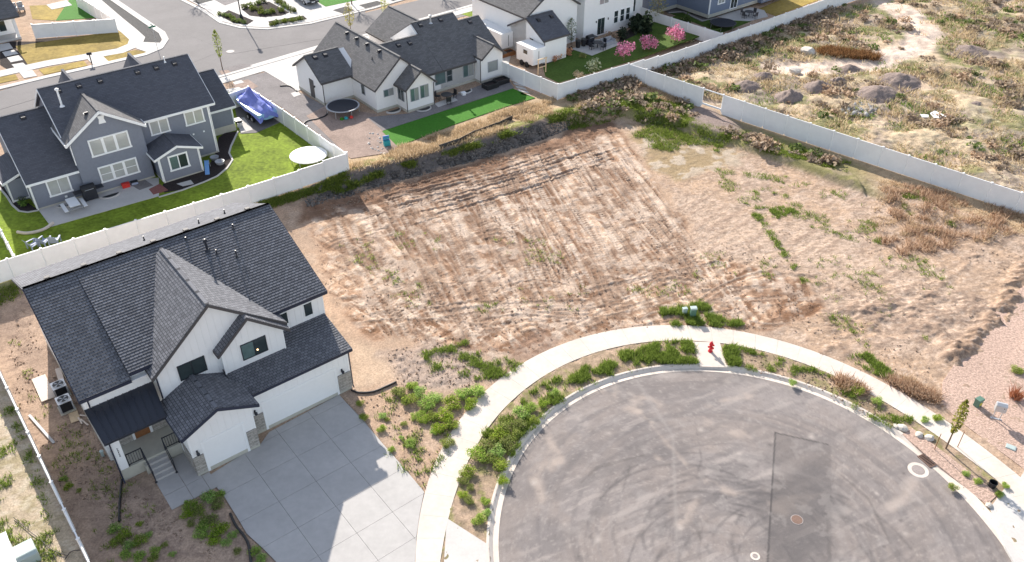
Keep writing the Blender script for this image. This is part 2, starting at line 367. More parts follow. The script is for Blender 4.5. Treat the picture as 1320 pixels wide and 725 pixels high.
def make_ground():
    def axis(segs):
        r = []
        for a, b, s in segs: r += list(np.arange(a, b-1e-6, s))
        return np.array(r+[segs[-1][1]])
    far = lambda a: [a*1.28**k for k in range(1, 15)]
    xs = axis([(-85,-45,.5),(-45,-21,.2),(-21,18,.085),(18,50,.16),(50,85,.45)]); ys = axis([(20,27,.3),(27,45,.13),(45,82,.085),(82,128,.25)])
    xs = np.concatenate([-np.array(far(85))[::-1], xs, far(85)]); ys = np.concatenate([20-np.array(far(30))[::-1], ys, 100+np.array(far(30))])
    X, Y = np.meshgrid(xs, ys); Z = Hs(X, Y); d, _ = seg_dist(X, Y, BERM); e = wild(X, Y)
    rr = np.hypot(X-CC[0], Y-CC[1]); an = np.degrees(np.arctan2(Y-CC[1], X-CC[0])); an = np.where(an < -90, an+360, an)
    n1 = fbm(X*.22, Y*.22, 1); n2 = fbm(X*.8, Y*.8, 21, 4); n3 = fbm(X*2.6, Y*2.6, 41, 3); n0 = fbm(X*.07, Y*.07, 61, 3)
    C = np.empty(X.shape+(3,)); mixc = lambda w, c: np.add(C, (np.asarray(c)-C)*np.clip(w, 0, 1)[..., None], out=C)
    C[:] = (.43,.30,.21)
    mixc(sst(.5,.7,n2)*.45, (.47,.36,.275)); mixc(sst(.52,.66,n1)*.5, (.34,.25,.185)); mixc(sst(.58,.7,n3)*.35, (.27,.20,.15))
    # wild field beyond the long fence
    fld = sst(0, 1.5, e)
    mixc(fld*.8, (.47,.37,.275)); mixc(fld*sst(.47,.57,n1)*.8, (.50,.385,.255)); mixc(fld*sst(.54,.62,fbm(X*.3,Y*.3,91))*.75, (.17,.185,.06))
    mixc(fld*sst(.53,.62,fbm(X*.25,Y*.25,131))*.75, (.27,.22,.19)); mixc(fld*sst(.56,.68,n2)*.55, (.56,.47,.31)); mixc(fld*sst(.55,.68,n3)*.5, (.20,.16,.11))
    Z += fld*((n1-.5)*1.1+(n2-.5)*.35+(n3-.5)*.12)
    road = pline(X, Y, wpoly([(1120,-60),(1135,0),(1175,22),(1193,40),(1180,62),(1130,80),(1060,88),(1000,86)]), 2.0, .7, .8)
    mixc(road*fld, (.66,.53,.43)); mixc(road*fld*sst(.5,.62,fbm(X*1.5,Y*.4,171))*.4, (.40,.29,.22)); Z -= road*fld*.12
    # the right lot: smooth pinkish soil
    rl = pmask(X, Y, wpoly([(800,166),(900,150),(1090,215),(1240,262),(1330,300),(1330,620),(1190,515),(1060,452),(960,420),(1042,362),(905,330),(840,225)]), .5, .6)
    mixc(rl*.85, (.45,.315,.218)); mixc(rl*sst(.5,.66,n2)*.5, (.36,.265,.20)); mixc(rl*sst(.5,.62,n1)*.35, (.57,.45,.365)); mixc(rl*sst(.57,.7,n3)*.5, (.27,.195,.145))
    gq = np.random.default_rng(9).random(X.shape)-.5; C *= (1+gq*.26)[..., None]; Z += rl*((n2-.5)*.10+(n3-.5)*.07+gq*.025)
    for P_, w_, h_, b_ in (([(1322,345),(1308,372),(1290,400),(1268,420),(1252,445),(1228,462)],.55,.28,.85),([(1042,366),(1060,400),(1078,440),(1090,455)],.35,.10,.6),([(905,330),(960,345),(1040,355),(1075,372)],.3,.12,.6),([(1105,400),(1150,395),(1200,420),(1235,455)],.4,.16,.5),([(1060,455),(1110,420),(1180,392),(1262,330)],.25,.10,.45)):
        q_ = pline(X, Y, wpoly(P_), w_, .35, .5)*sst(.3,.5,n2+.05); mixc(q_*b_, (.23,.155,.11)); Z += q_*h_*(.4+n3)
    rgh = pmask(X, Y, wpoly([(1080,375),(1200,365),(1290,390),(1240,440),(1150,440),(1070,420)]), .8, 1.2)*rl; Z += rgh*((n2-.5)*.30+(n3-.5)*.10); mixc(rgh*sst(.5,.62,n2)*.6, (.27,.19,.14)); mixc(rgh*sst(.52,.64,n3)*.5, (.24,.165,.12))
    tk = fbm((X*.78+Y*.62)*.35, (-X*.62+Y*.78)*2.2, 281, 3); mixc(rl*sst(.54,.66,tk)*sst(.45,.6,n1)*.55, (.30,.21,.155)); Z += rl*(tk-.5)*.05*sst(.45,.6,n1); f6 = fbm(X*5.5, Y*5.5, 291, 2); mixc(rl*sst(.60,.74,f6)*.6, (.25,.18,.13)); mixc(rl*sst(.36,.24,f6)*.4, (.64,.51,.41))
    og = pmask(X, Y, wpoly([(810,160),(900,165),(960,200),(930,215),(870,235),(835,215)]), .8, 1.4)
    mixc(og*.7, (.27,.205,.105)); mixc(og*sst(.5,.6,n2)*.6, (.52,.44,.36))
    # graded lot with machine tracks
    LP = wpoly(LOT); lot = pmask(X, Y, LP, .5, .9)
    mixc(lot*.9, (.375,.228,.145)); sc_ = np.nonzero(lot > .01); x, y = X[sc_], Y[sc_]
    dz = np.zeros(x.shape); br = np.zeros(x.shape); li = np.zeros(x.shape)
    def rut(p, q, w, depth, brown, light, bend=0., fade=None):
        p = np.array(p); q = np.array(q); dd = q-p; L = np.hypot(*dd); dd = dd/L; nn = np.array([-dd[1], dd[0]])
        a = (x-p[0])*dd[0]+(y-p[1])*dd[1]; b = (x-p[0])*nn[0]+(y-p[1])*nn[1]-bend*4*(a/L)*(1-a/L)
        mk = (np.abs(b) < w*3) & (a > -1) & (a < L+1)
        a = a[mk]; b = b[mk]; b = b+.10*(fbm(a*.6, b*0+p[0], 7, 2)-.5)
        en = sst(-.6,.6,a)*sst(-.6,.6,L-a)*sst(.30,.55,fbm(a*.25+p[1]*3, b*.7+p[0], 9, 3))
        core = np.exp(-(b/w)**4)*en; edge = np.exp(-((np.abs(b)-w*1.35)/(w*.45))**2)*en
        cl = .75+.25*np.sin(a*2*math.pi/.34); ct = .45+.55*sst(-.3,.3,np.sin(a*2*math.pi/.34+p[0]*3))
        dz[mk] += -depth*core*cl+depth*.9*edge; br[mk] = np.maximum(br[mk], brown*core*ct); li[mk] = np.maximum(li[mk], light*(edge if brown > .5 else core*ct))
    ph = np.arctan2(y-19.8, x-23.4); rho = np.hypot(x-23.4, y-19.8); low = sst(55,49,y-.55*x+0*ph+2.2)*.0
    st1 = fbm(ph*52, rho*.16, 301, 3); st2 = fbm(ph*115, rho*.35, 311, 3); dash = fbm(ph*70, rho*2.3, 321, 2); st3 = fbm((x*.76+y*.65)*.22, (-x*.65+y*.76)*1.5, 331, 3)
    lowm = sst(17.5,13.5,np.hypot(x-8,(y-40)*1.0)-4); st = np.where(True, st1*(1-lowm)+st3*lowm, 0)
    rg = np.random.default_rng(5)
    top = wpoly([(410,268),(480,250),(560,229),(640,207),(700,192),(745,178),(790,172)]); bot = wpoly([(540,500),(600,470),(660,450),(740,425),(820,400),(900,372),(930,350)])
    lerp = lambda P, t: P[int(min(t*(len(P)-1), len(P)-1.001))]*(1-(t*(len(P)-1))%1)+P[int(min(t*(len(P)-1), len(P)-1.001))+1]*((t*(len(P)-1))%1)
    for k in range(125):
        t = (k+rg.uniform(.1,.9))/125; a = lerp(top, t); b = lerp(bot, np.clip(t+rg.normal(0,.03), 0, .999)); f0, f1 = rg.uniform(-.02,.25), rg.uniform(.72,1.)
        kind = rg.random(); w = rg.uniform(.11,.24)
        if kind < .5: rut(a+(b-a)*f0, a+(b-a)*f1, w, rg.uniform(.03,.07), .75, .5, rg.normal(0,.4))
        else: rut(a+(b-a)*f0, a+(b-a)*f1, w*1.1, rg.uniform(.02,.04), .1, 1., rg.normal(0,.4))
    for k in range(13):                                               # passes along the foot of the bank
        off = .6+k*.42+rg.uniform(-.15,.15); a = lerp(top, rg.uniform(0,.3)); b = lerp(top, rg.uniform(.6,.99)); dd = (b-a)/np.hypot(*(b-a)); nn = np.array([dd[1], -dd[0]])
        rut(a+nn*off, b+nn*off, .22, .06, .8 if k < 8 else .4, .4, rg.normal(-.5,.5))
    for k in range(34):                                               # turning passes low in the lot
        c = g(rg.uniform(470,980), rg.uniform(350,425)).xy; h = rg.uniform(2.5,7); a = rg.normal(.22,.28); dd = np.array([math.cos(a), math.sin(a)])
        rut(np.array(c)-dd*h, np.array(c)+dd*h, rg.uniform(.14,.28), rg.uniform(.015,.035), rg.choice([.75,.2]), .6, rg.normal(0,.9))
    for (px, py, r0, n) in ((640,318,1.4,3),(690,440,1.2,4),(835,300,1.6,2),(455,330,1.8,3),(880,385,2.0,3)):   # spun arcs
        c = g(px, py).xy; rad = np.hypot(x-c[0], y-c[1]); aa = np.arctan2(y-c[1], x-c[0])
        for j in range(n):
            m_ = np.exp(-((rad-r0-j*.55)/.16)**2)*sst(-.2,.4,np.sin(aa+.4)); dz -= .02*m_; br = np.maximum(br, .6*m_)
            dz += .018*np.exp(-((rad-r0-j*.55-.27)/.12)**2)*sst(-.2,.4,np.sin(aa+.4))
    ap = fbm(x*1.1, y*1.1, 201, 4); l_ = lot[sc_]
    gr_ = np.random.default_rng(8).random(x.shape)-.5; dz += (ap-.5)*.06+(fbm(x*4,y*4,231,2)-.5)*.03+gr_*.022
    dz += (st-.5)*.22*(1-.7*lowm)+(st2-.5)*.12+(dash-.5)*.09
    Cc = C[sc_]; lm_ = l_[:,None]
    Cc += (np.array((.55,.395,.28))-Cc)*(sst(.505,.57,st)*(.35+.65*sst(.42,.56,dash)))[:,None]*lm_*.85
    Cc += (np.array((.17,.092,.053))-Cc)*(sst(.50,.44,st)*.75+sst(.45,.40,st2)*.65)[:,None].clip(0,.92)*lm_
    Cc += (np.array((.60,.475,.37))-Cc)*(sst(.55,.61,st2)*sst(.42,.56,dash)*.75)[:,None]*lm_
    Cc *= (1+gr_*.34*l_)[:,None]
    bw = np.clip(br*.9, 0, 1)*l_; lw = np.clip(li*.75, 0, 1)*l_
    Cc += (np.array((.60,.50,.41))-Cc)*lw[:,None]; Cc += (np.array((.215,.135,.09))-Cc)*bw[:,None]
    Cc += (np.array((.24,.155,.105))-Cc)*(sst(.53,.66,fbm(x*.5,y*.5,241))*.55*l_)[:,None]; Cc += (np.array((.27,.19,.14))-Cc)*(sst(.56,.68,ap)*.6*l_)[:,None]; Cc += (np.array((.54,.43,.345))-Cc)*(sst(.56,.68,fbm(x*.9,y*.9,251))*.55*l_)[:,None]
    C[sc_] = Cc; Z[sc_] += dz*l_
    # freshly turned brown soil along the bank foot and at the left end
    bm_ = pmask(X, Y, wpoly([(388,285),(392,262),(480,243),(560,222),(640,200),(720,178),(735,162),(790,156),(800,172),(740,186),(640,216),(560,240),(480,262),(430,280)]), .5, .7)
    mixc(bm_*.85*sst(.30,.5,n2+.1), (.19,.11,.07)); Z += bm_*((n2-.5)*.35+(n3-.5)*.12)
    bd = pmask(X, Y, wpoly([(690,465),(720,440),(700,425),(660,440),(660,462)]), .4, .5); mixc(bd*.6, (.25,.165,.12))
    # bank face and what grows behind it
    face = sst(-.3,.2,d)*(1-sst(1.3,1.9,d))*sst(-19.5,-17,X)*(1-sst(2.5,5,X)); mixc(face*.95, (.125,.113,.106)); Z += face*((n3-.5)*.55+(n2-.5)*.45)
    gr = sst(1.5,2.0,d)*(1-sst(2.9,3.7,d+(n2-.5)*1.5))*(X > -40)*(X < 14); mixc(gr*.9, (.17,.175,.05)); mixc(gr*sst(.45,.6,n2)*.7, (.36,.33,.18))
    dg = sst(2.8,3.6,d+(n2-.5)*1.2)*(1-sst(6.6,7.6,d))*sst(-17,-15,X)*(1-fld); mixc(dg*.8, (.46,.34,.21)); mixc(dg*sst(.5,.65,n3)*.5, (.28,.20,.12))
    rdg = (e < .5)*sst(.2,1,d)*(1-sst(4.5,6,d))*sst(10,13,X)*(1-sst(31,35,X)); mixc(rdg*.8, (.19,.19,.065)); mixc(rdg*sst(.5,.62,n2)*.6, (.30,.23,.17))
    mnd = pmask(X, Y, wpoly([(885,140),(905,136),(950,158),(955,172),(925,172),(890,160)]), .6, .6); mixc(mnd, (.27,.21,.185)); Z += mnd*.2
    # left side of the big house, beyond its fence
    ly = pmask(X, Y, wpoly([(-60,380),(30,372),(100,480),(130,560),(205,640),(262,640),(357,725),(380,800),(-80,800)]), .3, .2); mixc(ly*.7, (.40,.295,.225)); mixc(ly*sst(.5,.62,n2)*.5, (.30,.215,.165)); mixc(ly*sst(.56,.68,n3)*.5, (.22,.155,.12))
    lf = pmask(X, Y, wpoly([(-90,480),(0,485),(115,735),(130,800),(-120,800)]), .25); mixc(lf*.7, (.48,.40,.29)); mixc(lf*sst(.52,.64,n2)*.6, (.27,.23,.12)); mixc(lf*sst(.55,.66,n3)*.5, (.60,.52,.41))
    pale = pmask(X, Y, wpoly([(452,440),(480,450),(510,470),(512,488),(460,500),(455,470)]), .5, .5); mixc(pale*.6, (.52,.39,.28))
    rub = pmask(X, Y, wpoly([(490,455),(560,440),(610,450),(650,470),(600,500),(520,500)]), .5, .8); mixc(rub*.6, (.36,.29,.25)); Z += rub*((n3-.5)*.2)
    # strip between kerb and walk
    ps = (rr > RLIP(an)+.5)*(rr < RSI(an)+.2)*(Y > 22); mixc(ps*.7, (.42,.31,.225)); mixc(ps*sst(.45,.6,n2)*.55, (.27,.205,.13)); mixc(ps*sst(.5,.65,n3)*.5, (.22,.17,.11)); mixc(ps*sst(.55,.7,fbm(X*1.7,Y*1.7,271))*.6, (.20,.21,.06)); Z += ps*((n3-.5)*.10)
    # sink the ground under everything paved
    Z = np.where((rr < RLIP(an)+.45), -.45, Z); Z = np.where((np.abs(X-CC[0]) < 5) & (Y < CC[1]-10), -.45, Z); Z = np.where((rr > RSI(an)+.08) & (rr < RSO(an)-.08) & (an > -30) & (an < 215), -.12, Z)
    DP = wpoly(DRIVE); Z = Z-.12*pmask(X, Y, DP, .08); Z = Z-.03*sst(64,58,Y)*(d < 0)
    nx, ny = len(xs), len(ys); I = np.arange(nx*ny).reshape(ny, nx)
    F = np.stack([I[:-1,:-1], I[:-1,1:], I[1:,1:], I[1:,:-1]], -1).reshape(-1, 4)
    V = np.stack([X, Y, Z], -1).reshape(-1, 3)
    o = link_mesh('ground', fast_mesh('ground', V, F, M['ground'], np.clip(C, .02, .9).reshape(-1, 3), True)); o['kind'] = 'structure'
make_ground()
# ------------------------------------------------------------------ paving
ZB = .9
def slab_px(name, pts, mt, up=.03, th=.12, kind='structure', z=None, world=False):
    P = [Vector((a, b, 0)) for a, b in pts] if world else [g(a, b) for a, b in pts]
    mb = MB(); zz = [float(Hs(np.array([p.x]), np.array([p.y]))[0]) if z is None else z for p in P]
    if z is None and sum(zz)/len(zz) > .6 and kind: zz = [max(q, ZB) for q in zz]
    top = [mb.pt((p.x, p.y, q+up)) for p, q in zip(P, zz)]; bot = [mb.pt((p.x, p.y, q+up-th)) for p, q in zip(P, zz)]
    mb.f.append(top); mb.f.append(bot[::-1]); n = len(P)
    for k in range(n): mb.f.append([top[k], top[(k+1)%n], bot[(k+1)%n], bot[k]])
    o = mb.build(name, mt)
    if kind: o['kind'] = kind
    return o
def clip_poly(P, Q):
    """P clipped by the convex polygon Q (counter-clockwise)"""
    out = P
    for k in range(len(Q)):
        a, b = Q[k], Q[(k+1)%len(Q)]; inp = out; out = []
        side = lambda p: (b[0]-a[0])*(p[1]-a[1])-(b[1]-a[1])*(p[0]-a[0])
        for j in range(len(inp)):
            p, q = inp[j], inp[(j+1)%len(inp)]; sp, sq = side(p), side(q)
            if sp >= 0: out.append(p)
            if sp*sq < 0: t = sp/(sp-sq); out.append((p[0]+(q[0]-p[0])*t, p[1]+(q[1]-p[1])*t))
        if not out: return []
    return out
def make_asphalt():
    A = np.arange(-80, 280.1, .6); R = np.linspace(0, 1, 150); AA, RR = np.meshgrid(A, R); rad = RR*(RLIP(AA)+.02)
    X = CC[0]+rad*np.cos(np.radians(AA)); Y = CC[1]+rad*np.sin(np.radians(AA)); x, y = X-CC[0], Y-CC[1]
    C = np.empty(X.shape+(3,)); C[:] = (.24,.205,.186)
    mixc = lambda w, c: np.add(C, (np.asarray(c)-C)*np.clip(w, 0, 1)[..., None], out=C)
    n1 = fbm(x*.35, y*.35, 3); n2 = fbm(x*1.3, y*1.3, 13)
    mixc(sst(.45,.65,n1)*.6, (.245,.22,.21)); mixc(sst(.5,.7,fbm(x*.25+9,y*.25,33))*.55, (.15,.135,.132))
    # sweeping along the wheels' way: streaks that follow the circle
    an = np.radians(AA); mixc(sst(.52,.68,fbm(rad*2.2, an*2.0, 43, 4))*.4, (.12,.11,.11)); mixc(sst(.55,.68,fbm(rad*3.1, an*3+4, 53, 4))*.35, (.27,.24,.225))
    f1 = fbm(x*2.6, y*2.6, 83, 4); f2 = fbm(x*6, y*6, 93, 2); mixc(sst(.48,.72,f1)*.22, (.15,.132,.128)); mixc(sst(.5,.72,fbm(x*3.3+5,y*3.3,103,3))*.16, (.30,.265,.25)); mixc(sst(.68,.80,f2)*.35, (.36,.32,.29)); mixc(sst(.32,.2,f2)*.25, (.13,.115,.112)); sd1 = fbm((x*.9+y*.43)*.35, (-x*.43+y*.9)*2.4, 123, 4); mixc(sst(.56,.70,sd1)*sst(.4,.6,n1)*.5, (.35,.305,.275)); mixc(sst(.42,.30,sd1)*.35, (.14,.125,.12))
    rg = np.random.default_rng(3)
    for k in range(44):                                               # tyre arcs
        c = np.array([*g(rg.uniform(900,1080), rg.uniform(660,800)).xy]); r0 = rg.uniform(1.6,7.5); q = np.hypot(X-c[0], Y-c[1]); a0 = rg.uniform(0,6.3)
        m_ = np.exp(-((q-r0)/rg.uniform(.06,.13))**2)*sst(.0,.8,np.cos(np.arctan2(Y-c[1], X-c[0])-rg.normal(1.6,.8)))
        mixc(m_*rg.uniform(.25,.6)*sst(.35,.6,fbm(x*1.2+k,y*1.2,113,2)), (.088,.08,.08) if rg.random() < .78 else (.34,.30,.275))
    dust = fbm(x*.8+3, y*.8, 71)
    for p in ([(760,495),(850,520),(960,560)],[(780,480),(870,580),(885,600)],[(700,560),(720,590)],[(700,640),(690,615)],[(840,590),(960,640),(1010,660)],[(1090,600),(1080,640)],[(900,520),(990,505)],[(812,525),(860,548)],[(890,560),(930,580)],[(690,605),(700,590),(712,600)],[(1010,650),(1060,640)],[(860,700),(900,640)]):
        mixc(pline(X, Y, np.array([[*g(*q).xy] for q in p]), .12+.3*rg.random(), .25, .35)*sst(.42,.66,dust)*.6, (.40,.33,.28))
    mixc(pline(X, Y, np.array([[*g(*q).xy] for q in [(815,480),(868,560),(873,700),(873,760)]]), .10, .12, .1)*.45, (.30,.27,.25))      # sealed crack
    for p in ([(905,700),(890,640),(905,590),(896,540)],[(760,690),(800,640),(812,600)],[(1072,600),(1120,640),(1150,700)],[(1078,600),(1066,660),(1070,720)],[(720,650),(770,600),(830,585)]): mixc(pline(X, Y, np.array([[*g(*q).xy] for q in p]), .03, .05, .25)*.4, (.08,.073,.07))
    for _ in range(60): c = np.array([*g(rg.uniform(660,1240), rg.uniform(490,725)).xy]); mixc(np.exp(-(np.hypot(X-c[0], Y-c[1])/rg.uniform(.06,.22))**2)*rg.uniform(.3,.8), (.42,.37,.33) if rg.random() < .6 else (.09,.08,.078))
    pat = pmask(X, Y, wpoly([(1000,556),(1072,572),(1074,790),(986,790)]), .06); mixc(pat*.42, (.115,.102,.098)); drk = pmask(X, Y, wpoly([(950,640),(1060,590),(1100,640),(1085,700),(1000,720)]), .8, 1.2); mixc(drk*.45, (.095,.087,.087))
    for p in ([(1000,556),(986,790)],[(1000,556),(1068,571)]): mixc(pline(X, Y, np.array([[*g(*q).xy] for q in p]), .05, .04)*.8, (.06,.055,.055))
    mixc(pline(X, Y, np.array([[*g(*q).xy] for q in [(1180,620),(1165,640),(1150,652)]]), .35, .3, .4)*.5, (.42,.35,.30))
    mixc(sst(.62,.72,n2)*.3, (.30,.27,.25))
    Z = np.full(X.shape, -.145)-.06*(1-RR)**2*0+.0*x; nx, ny = len(A), len(R); I = np.arange(nx*ny).reshape(ny, nx)
    F = np.stack([I[:-1,:-1], I[:-1,1:], I[1:,1:], I[1:,:-1]], -1).reshape(-1, 4)
    o = link_mesh('road', fast_mesh('road', np.stack([X,Y,Z],-1).reshape(-1,3), F, M['asphalt'], C.reshape(-1,3), True)); o['kind'] = 'structure'
make_asphalt()
slab_px('road', [(CC[0]-4.5, CC[1]-13.2),(CC[0]+4.5, CC[1]-13.2),(CC[0]+4.5, CC[1]-90),(CC[0]-4.5, CC[1]-90)], M['road'], -.16, .2, z=0, world=True)
def make_kerb():
    prof = [(.0,-.30),(.0,-.135),(.30,-.168),(.50,-.02),(.54,.0),(.67,.0),(.67,-.30)]; mb = MB(); prev = None
    gap = 0
    for a in np.arange(-30, 216, 1.0):
        r = float(RLIP(a)); ids = [mb.pt(ring_pt(a, r+p[0], p[1])) for p in prof]
        if prev: 
            for j in range(len(prof)-1): mb.f.append([prev[j], prev[j+1], ids[j+1], ids[j]])
        prev = ids
    o = mb.build('kerb', M['walkc']); o['kind'] = 'structure'
make_kerb()
def make_walk():
    mb = MB(); a = -24.
    while a < 211:
        da = math.degrees(1.55/17.8)-.05; ids = []
        for t in (0, .5, 1):
            aa = a+da*t; ids.append([ring_pt(aa, float(RSI(aa)), z) for z in (.0,-.15)]+[ring_pt(aa, float(RSO(aa)), z) for z in (.0,-.15)])
        for p, q in zip(ids[:-1], ids[1:]):
            mb.face([p[0], p[2], q[2], q[0]]); mb.face([p[0], q[0], q[1], p[1]]); mb.face([p[2], p[3], q[3], q[2]])
        mb.face([ids[0][0], ids[0][1], ids[0][3], ids[0][2]]); mb.face([ids[-1][0], ids[-1][2], ids[-1][3], ids[-1][1]]); a += da+.03
    o = mb.build('sidewalk', M['walkc'], recalc=False); o['kind'] = 'structure'
make_walk()
slab_px('pavement', [(893,440.5),(928,441.5),(937,473.5),(902,472.5)], M['walkc'], -.004, .2, z=0)                        # pad under the hydrant
slab_px('pavement', [(576,668),(629,702),(629,760),(570,760)], M['concrete'], -.006, .2, z=0)                          # driveway crossing
slab_px('pavement', [(1276,655),(1297,627),(1330,660),(1330,760),(1316,740),(1296,706)], M['concrete'], -.006, .2, z=0)
slab_px('pavement', [(1320,608),(1345,625),(1345,690),(1300,640)], M['concrete'], -.008, .2, z=0)
slab_px('gravel_bed', GRAVEL, M['pinkgravel'], .0, .1, kind='stuff')
slab_px('gravel_bed', [(1163,560),(1176,552),(1287,637),(1272,651),(1246,630),(1200,592)], M['pinkgravel'], .004, .1, kind='stuff', z=0)
# ------------------------------------------------------------------ house parts
def facemap(face):
    return (lambda a, o, z: (a, o, z)) if face == 'v' else (lambda a, o, z: (o, a, z))
def fbox(mb, face, a0, a1, o0, o1, z0, z1):
    if face == 'v': mb.box(a0, a1, o0, o1, z0, z1)
    else: mb.box(o0, o1, a0, a1, z0, z1)
def window(par, face, pos, a0, a1, z0, z1, out=1, lites=2, sash=False, trim='trim', glass='glass', glass2=None, tw=.09, sill=True, mw=.05):
    t = MB(True); A = lambda *k: fbox(t, face, *k); o0, o1 = sorted((pos-.02*out, pos+.062*out)); i0, i1 = sorted((pos-.02*out, pos+.052*out))
    A(a0-tw, a1+tw, o0, o1, z1, z1+tw); A(a0-tw*(1.35 if sill else 1), a1+tw*(1.35 if sill else 1), *sorted((pos-.02*out, pos+(.09 if sill else .062)*out)), z0-tw, z0)
    A(a0-tw, a0, o0, o1, z0, z1); A(a1, a1+tw, o0, o1, z0, z1)
    for k in range(1, lites):
        c = a0+(a1-a0)*k/lites; A(c-mw/2, c+mw/2, i0, i1, z0, z1)
    if sash:
        zc = (z0+z1)/2; A(a0, a1, *sorted((pos-.02*out, pos+.045*out)), zc-.025, zc+.025)
    w = t.build('window', M[trim], par)
    for k in range(lites):
        b0 = a0+(a1-a0)*k/lites; b1 = a0+(a1-a0)*(k+1)/lites
        p = MB(True); fbox(p, face, b0+.002, b1-.002, *sorted((pos-.05*out, pos+(.028+.005*(k%2))*out)), z0+.002, z1-.002)
        p.build('pane', M[(glass2 or glass) if k % 2 else glass], w)
    return w
def gable_v(roof, fas, uc, zr, z_e, uL, uR, vf, vb, th=.16, row=.2, fw=.05, fh=.20, left=True, right=True, step=.030, vbR=None):
    """gabled roof with its ridge along v; uL, uR the eaves; fascia along both rakes in front and the eaves"""
    for s, ue, ok in ((-1, uL, left), (1, uR, right)):
        if not ok: continue
        b = vb if s < 0 or vbR is None else vbR
        roof.slab((uc, vf, zr), (uc, b, zr), (ue, b, z_e), (ue, vf, z_e), th, row, step)
        fas.bar((uc, vf+.022, zr-.02), (ue, vf+.022, z_e-.02), fw, fh); fas.bar((ue+s*.022, vf+.02, z_e-.015), (ue+s*.022, b, z_e-.015), fw, fh)
    roof.bar((uc, vf+.01, zr+.035), (uc, vb, zr+.035), .22, .04)
def gable_u(roof, fas, vr, zr, vf, zf, u0, u1, vb=None, zb=None, th=.16, row=.2, fw=.05, fh=.20, step=.030, front=True, back=True, rl=True, rr=True):
    if front:
        roof.slab((u0, vr, zr), (u1, vr, zr), (u1, vf, zf), (u0, vf, zf), th, row, step)
        fas.bar((u0, vf+.022, zf-.015), (u1, vf+.022, zf-.015), fw, fh)
        if rl: fas.bar((u0-.022, vr, zr-.02), (u0-.022, vf, zf-.02), fw, fh)
        if rr: fas.bar((u1+.022, vr, zr-.02), (u1+.022, vf, zf-.02), fw, fh)
    if back:
        roof.slab((u0, vr, zr), (u1, vr, zr), (u1, vb, zb), (u0, vb, zb), th, row, step)
        fas.bar((u0, vb-.022, zb-.015), (u1, vb-.022, zb-.015), fw, fh)
        if rl: fas.bar((u0-.022, vr, zr-.02), (u0-.022, vb, zb-.02), fw, fh)
        if rr: fas.bar((u1+.022, vr, zr-.02), (u1+.022, vb, zb-.02), fw, fh)
    roof.bar((u0, vr, zr+.035), (u1, vr, zr+.035), .22, .04)
def battens(mb, v, u0, u1, z0, ztop, sp=.41, out=1):
    u = u0+sp*.5
    while u < u1-.03:
        z1 = ztop(u)
        if z1-z0 > .1: mb.box(u-.022, u+.022, min(v, v+.022*out), max(v, v+.022*out), z0, z1)
        u += sp
def roof_vent(par, u, v, zroof, slope_v, col='brownfas', s=1.):
    """hooded box vent sitting on a slope that falls towards +v (slope_v > 0) or -v"""
    m_ = MB(True); a = .19*s; h = .17*s; sg = 1 if slope_v >= 0 else -1
    zz = lambda dv: zroof-dv*slope_v
    prof = [(v-sg*a, zz(-sg*a)-.03), (v-sg*a, zz(-sg*a)+.06), (v-sg*a*.5, zroof+h), (v+sg*a, zz(sg*a)+h+.04), (v+sg*a, zz(sg*a)-.03)]
    m_.pu(prof, u-a, u+a); m_.pu([(v-sg*a*1.4, zz(-sg*a*1.4)+.028),(v+sg*a*1.4, zz(sg*a*1.4)+.028),(v+sg*a*1.4, zz(sg*a*1.4)-.02),(v-sg*a*1.4, zz(-sg*a*1.4)-.02)], u-a*1.35, u+a*1.35)
    return m_.build('roof_vent', M[col], par)
def vent_pipe(par, u, v, z, h, r=.05, mt='darkmetal', cap=False):
    m_ = MB(True); m_.tube([(u, v, z-.15), (u, v, z+h)], r, 8); m_.lathe([(r*2.6, z-.02), (r*1.1, z+.14)], (u, -v if False else v, 0), 10)
    if cap: m_.lathe([(r*1.9, z+h-.02), (r*1.9, z+h+.1), (r*.6, z+h+.16)], (u, v, 0), 10)
    return m_.build('vent_pipe', M[mt], par)
def downspout(par, pts, mt='navy', r=.045):
    m_ = MB(True); m_.tube(pts, r, 6); return m_.build('downspout', M[mt], par)
def pieces(par, name, mt, L):
    for b in L: q = MB(True); q.box(*b); q.build(name, M[mt], par)
def wall_lamp(par, u, v, z):
    m_ = MB(True); m_.box(u-.05, u+.05, v, v+.03, z-.12, z+.12); m_.tube([(u, v+.02, z+.08), (u, v+.13, z+.14), (u, v+.17, z+.06)], .018, 6)
    l = m_.build('wall_lamp', M['darkmetal'], par)
    s_ = MB(True); s_.lathe([(.03, .08), (.10, .0), (.10, -.10), (.055, -.16)], (u, v+.17, z), 10); s_.build('lamp_shade', M['darkmetal'], l); return l
def garage_door(par, u0, u1, z0, z1, v, cols, label=None):
    m_ = MB(True); m_.box(u0, u1, v-.10, v-.045, z0, z1); n = 4; hh = (z1-z0)/n; ww = (u1-u0)/cols
    for r_ in range(n):
        m_.box(u0+.01, u1-.01, v-.06, v-.038, z0+r_*hh+.012, z0+(r_+1)*hh-.012)
        for c in range(cols): m_.box(u0+c*ww+.10, u0+(c+1)*ww-.10, v-.05, v-.026, z0+r_*hh+.10, z0+(r_+1)*hh-.10)
    d = m_.build('garage_door', M['door_w'], par, label=label)
    s_ = MB(True); s_.box(u0, u1, v-.09, v-.035, z0-.005, z0+.045); s_.build('bottom_seal', M['darkmetal'], d); return d
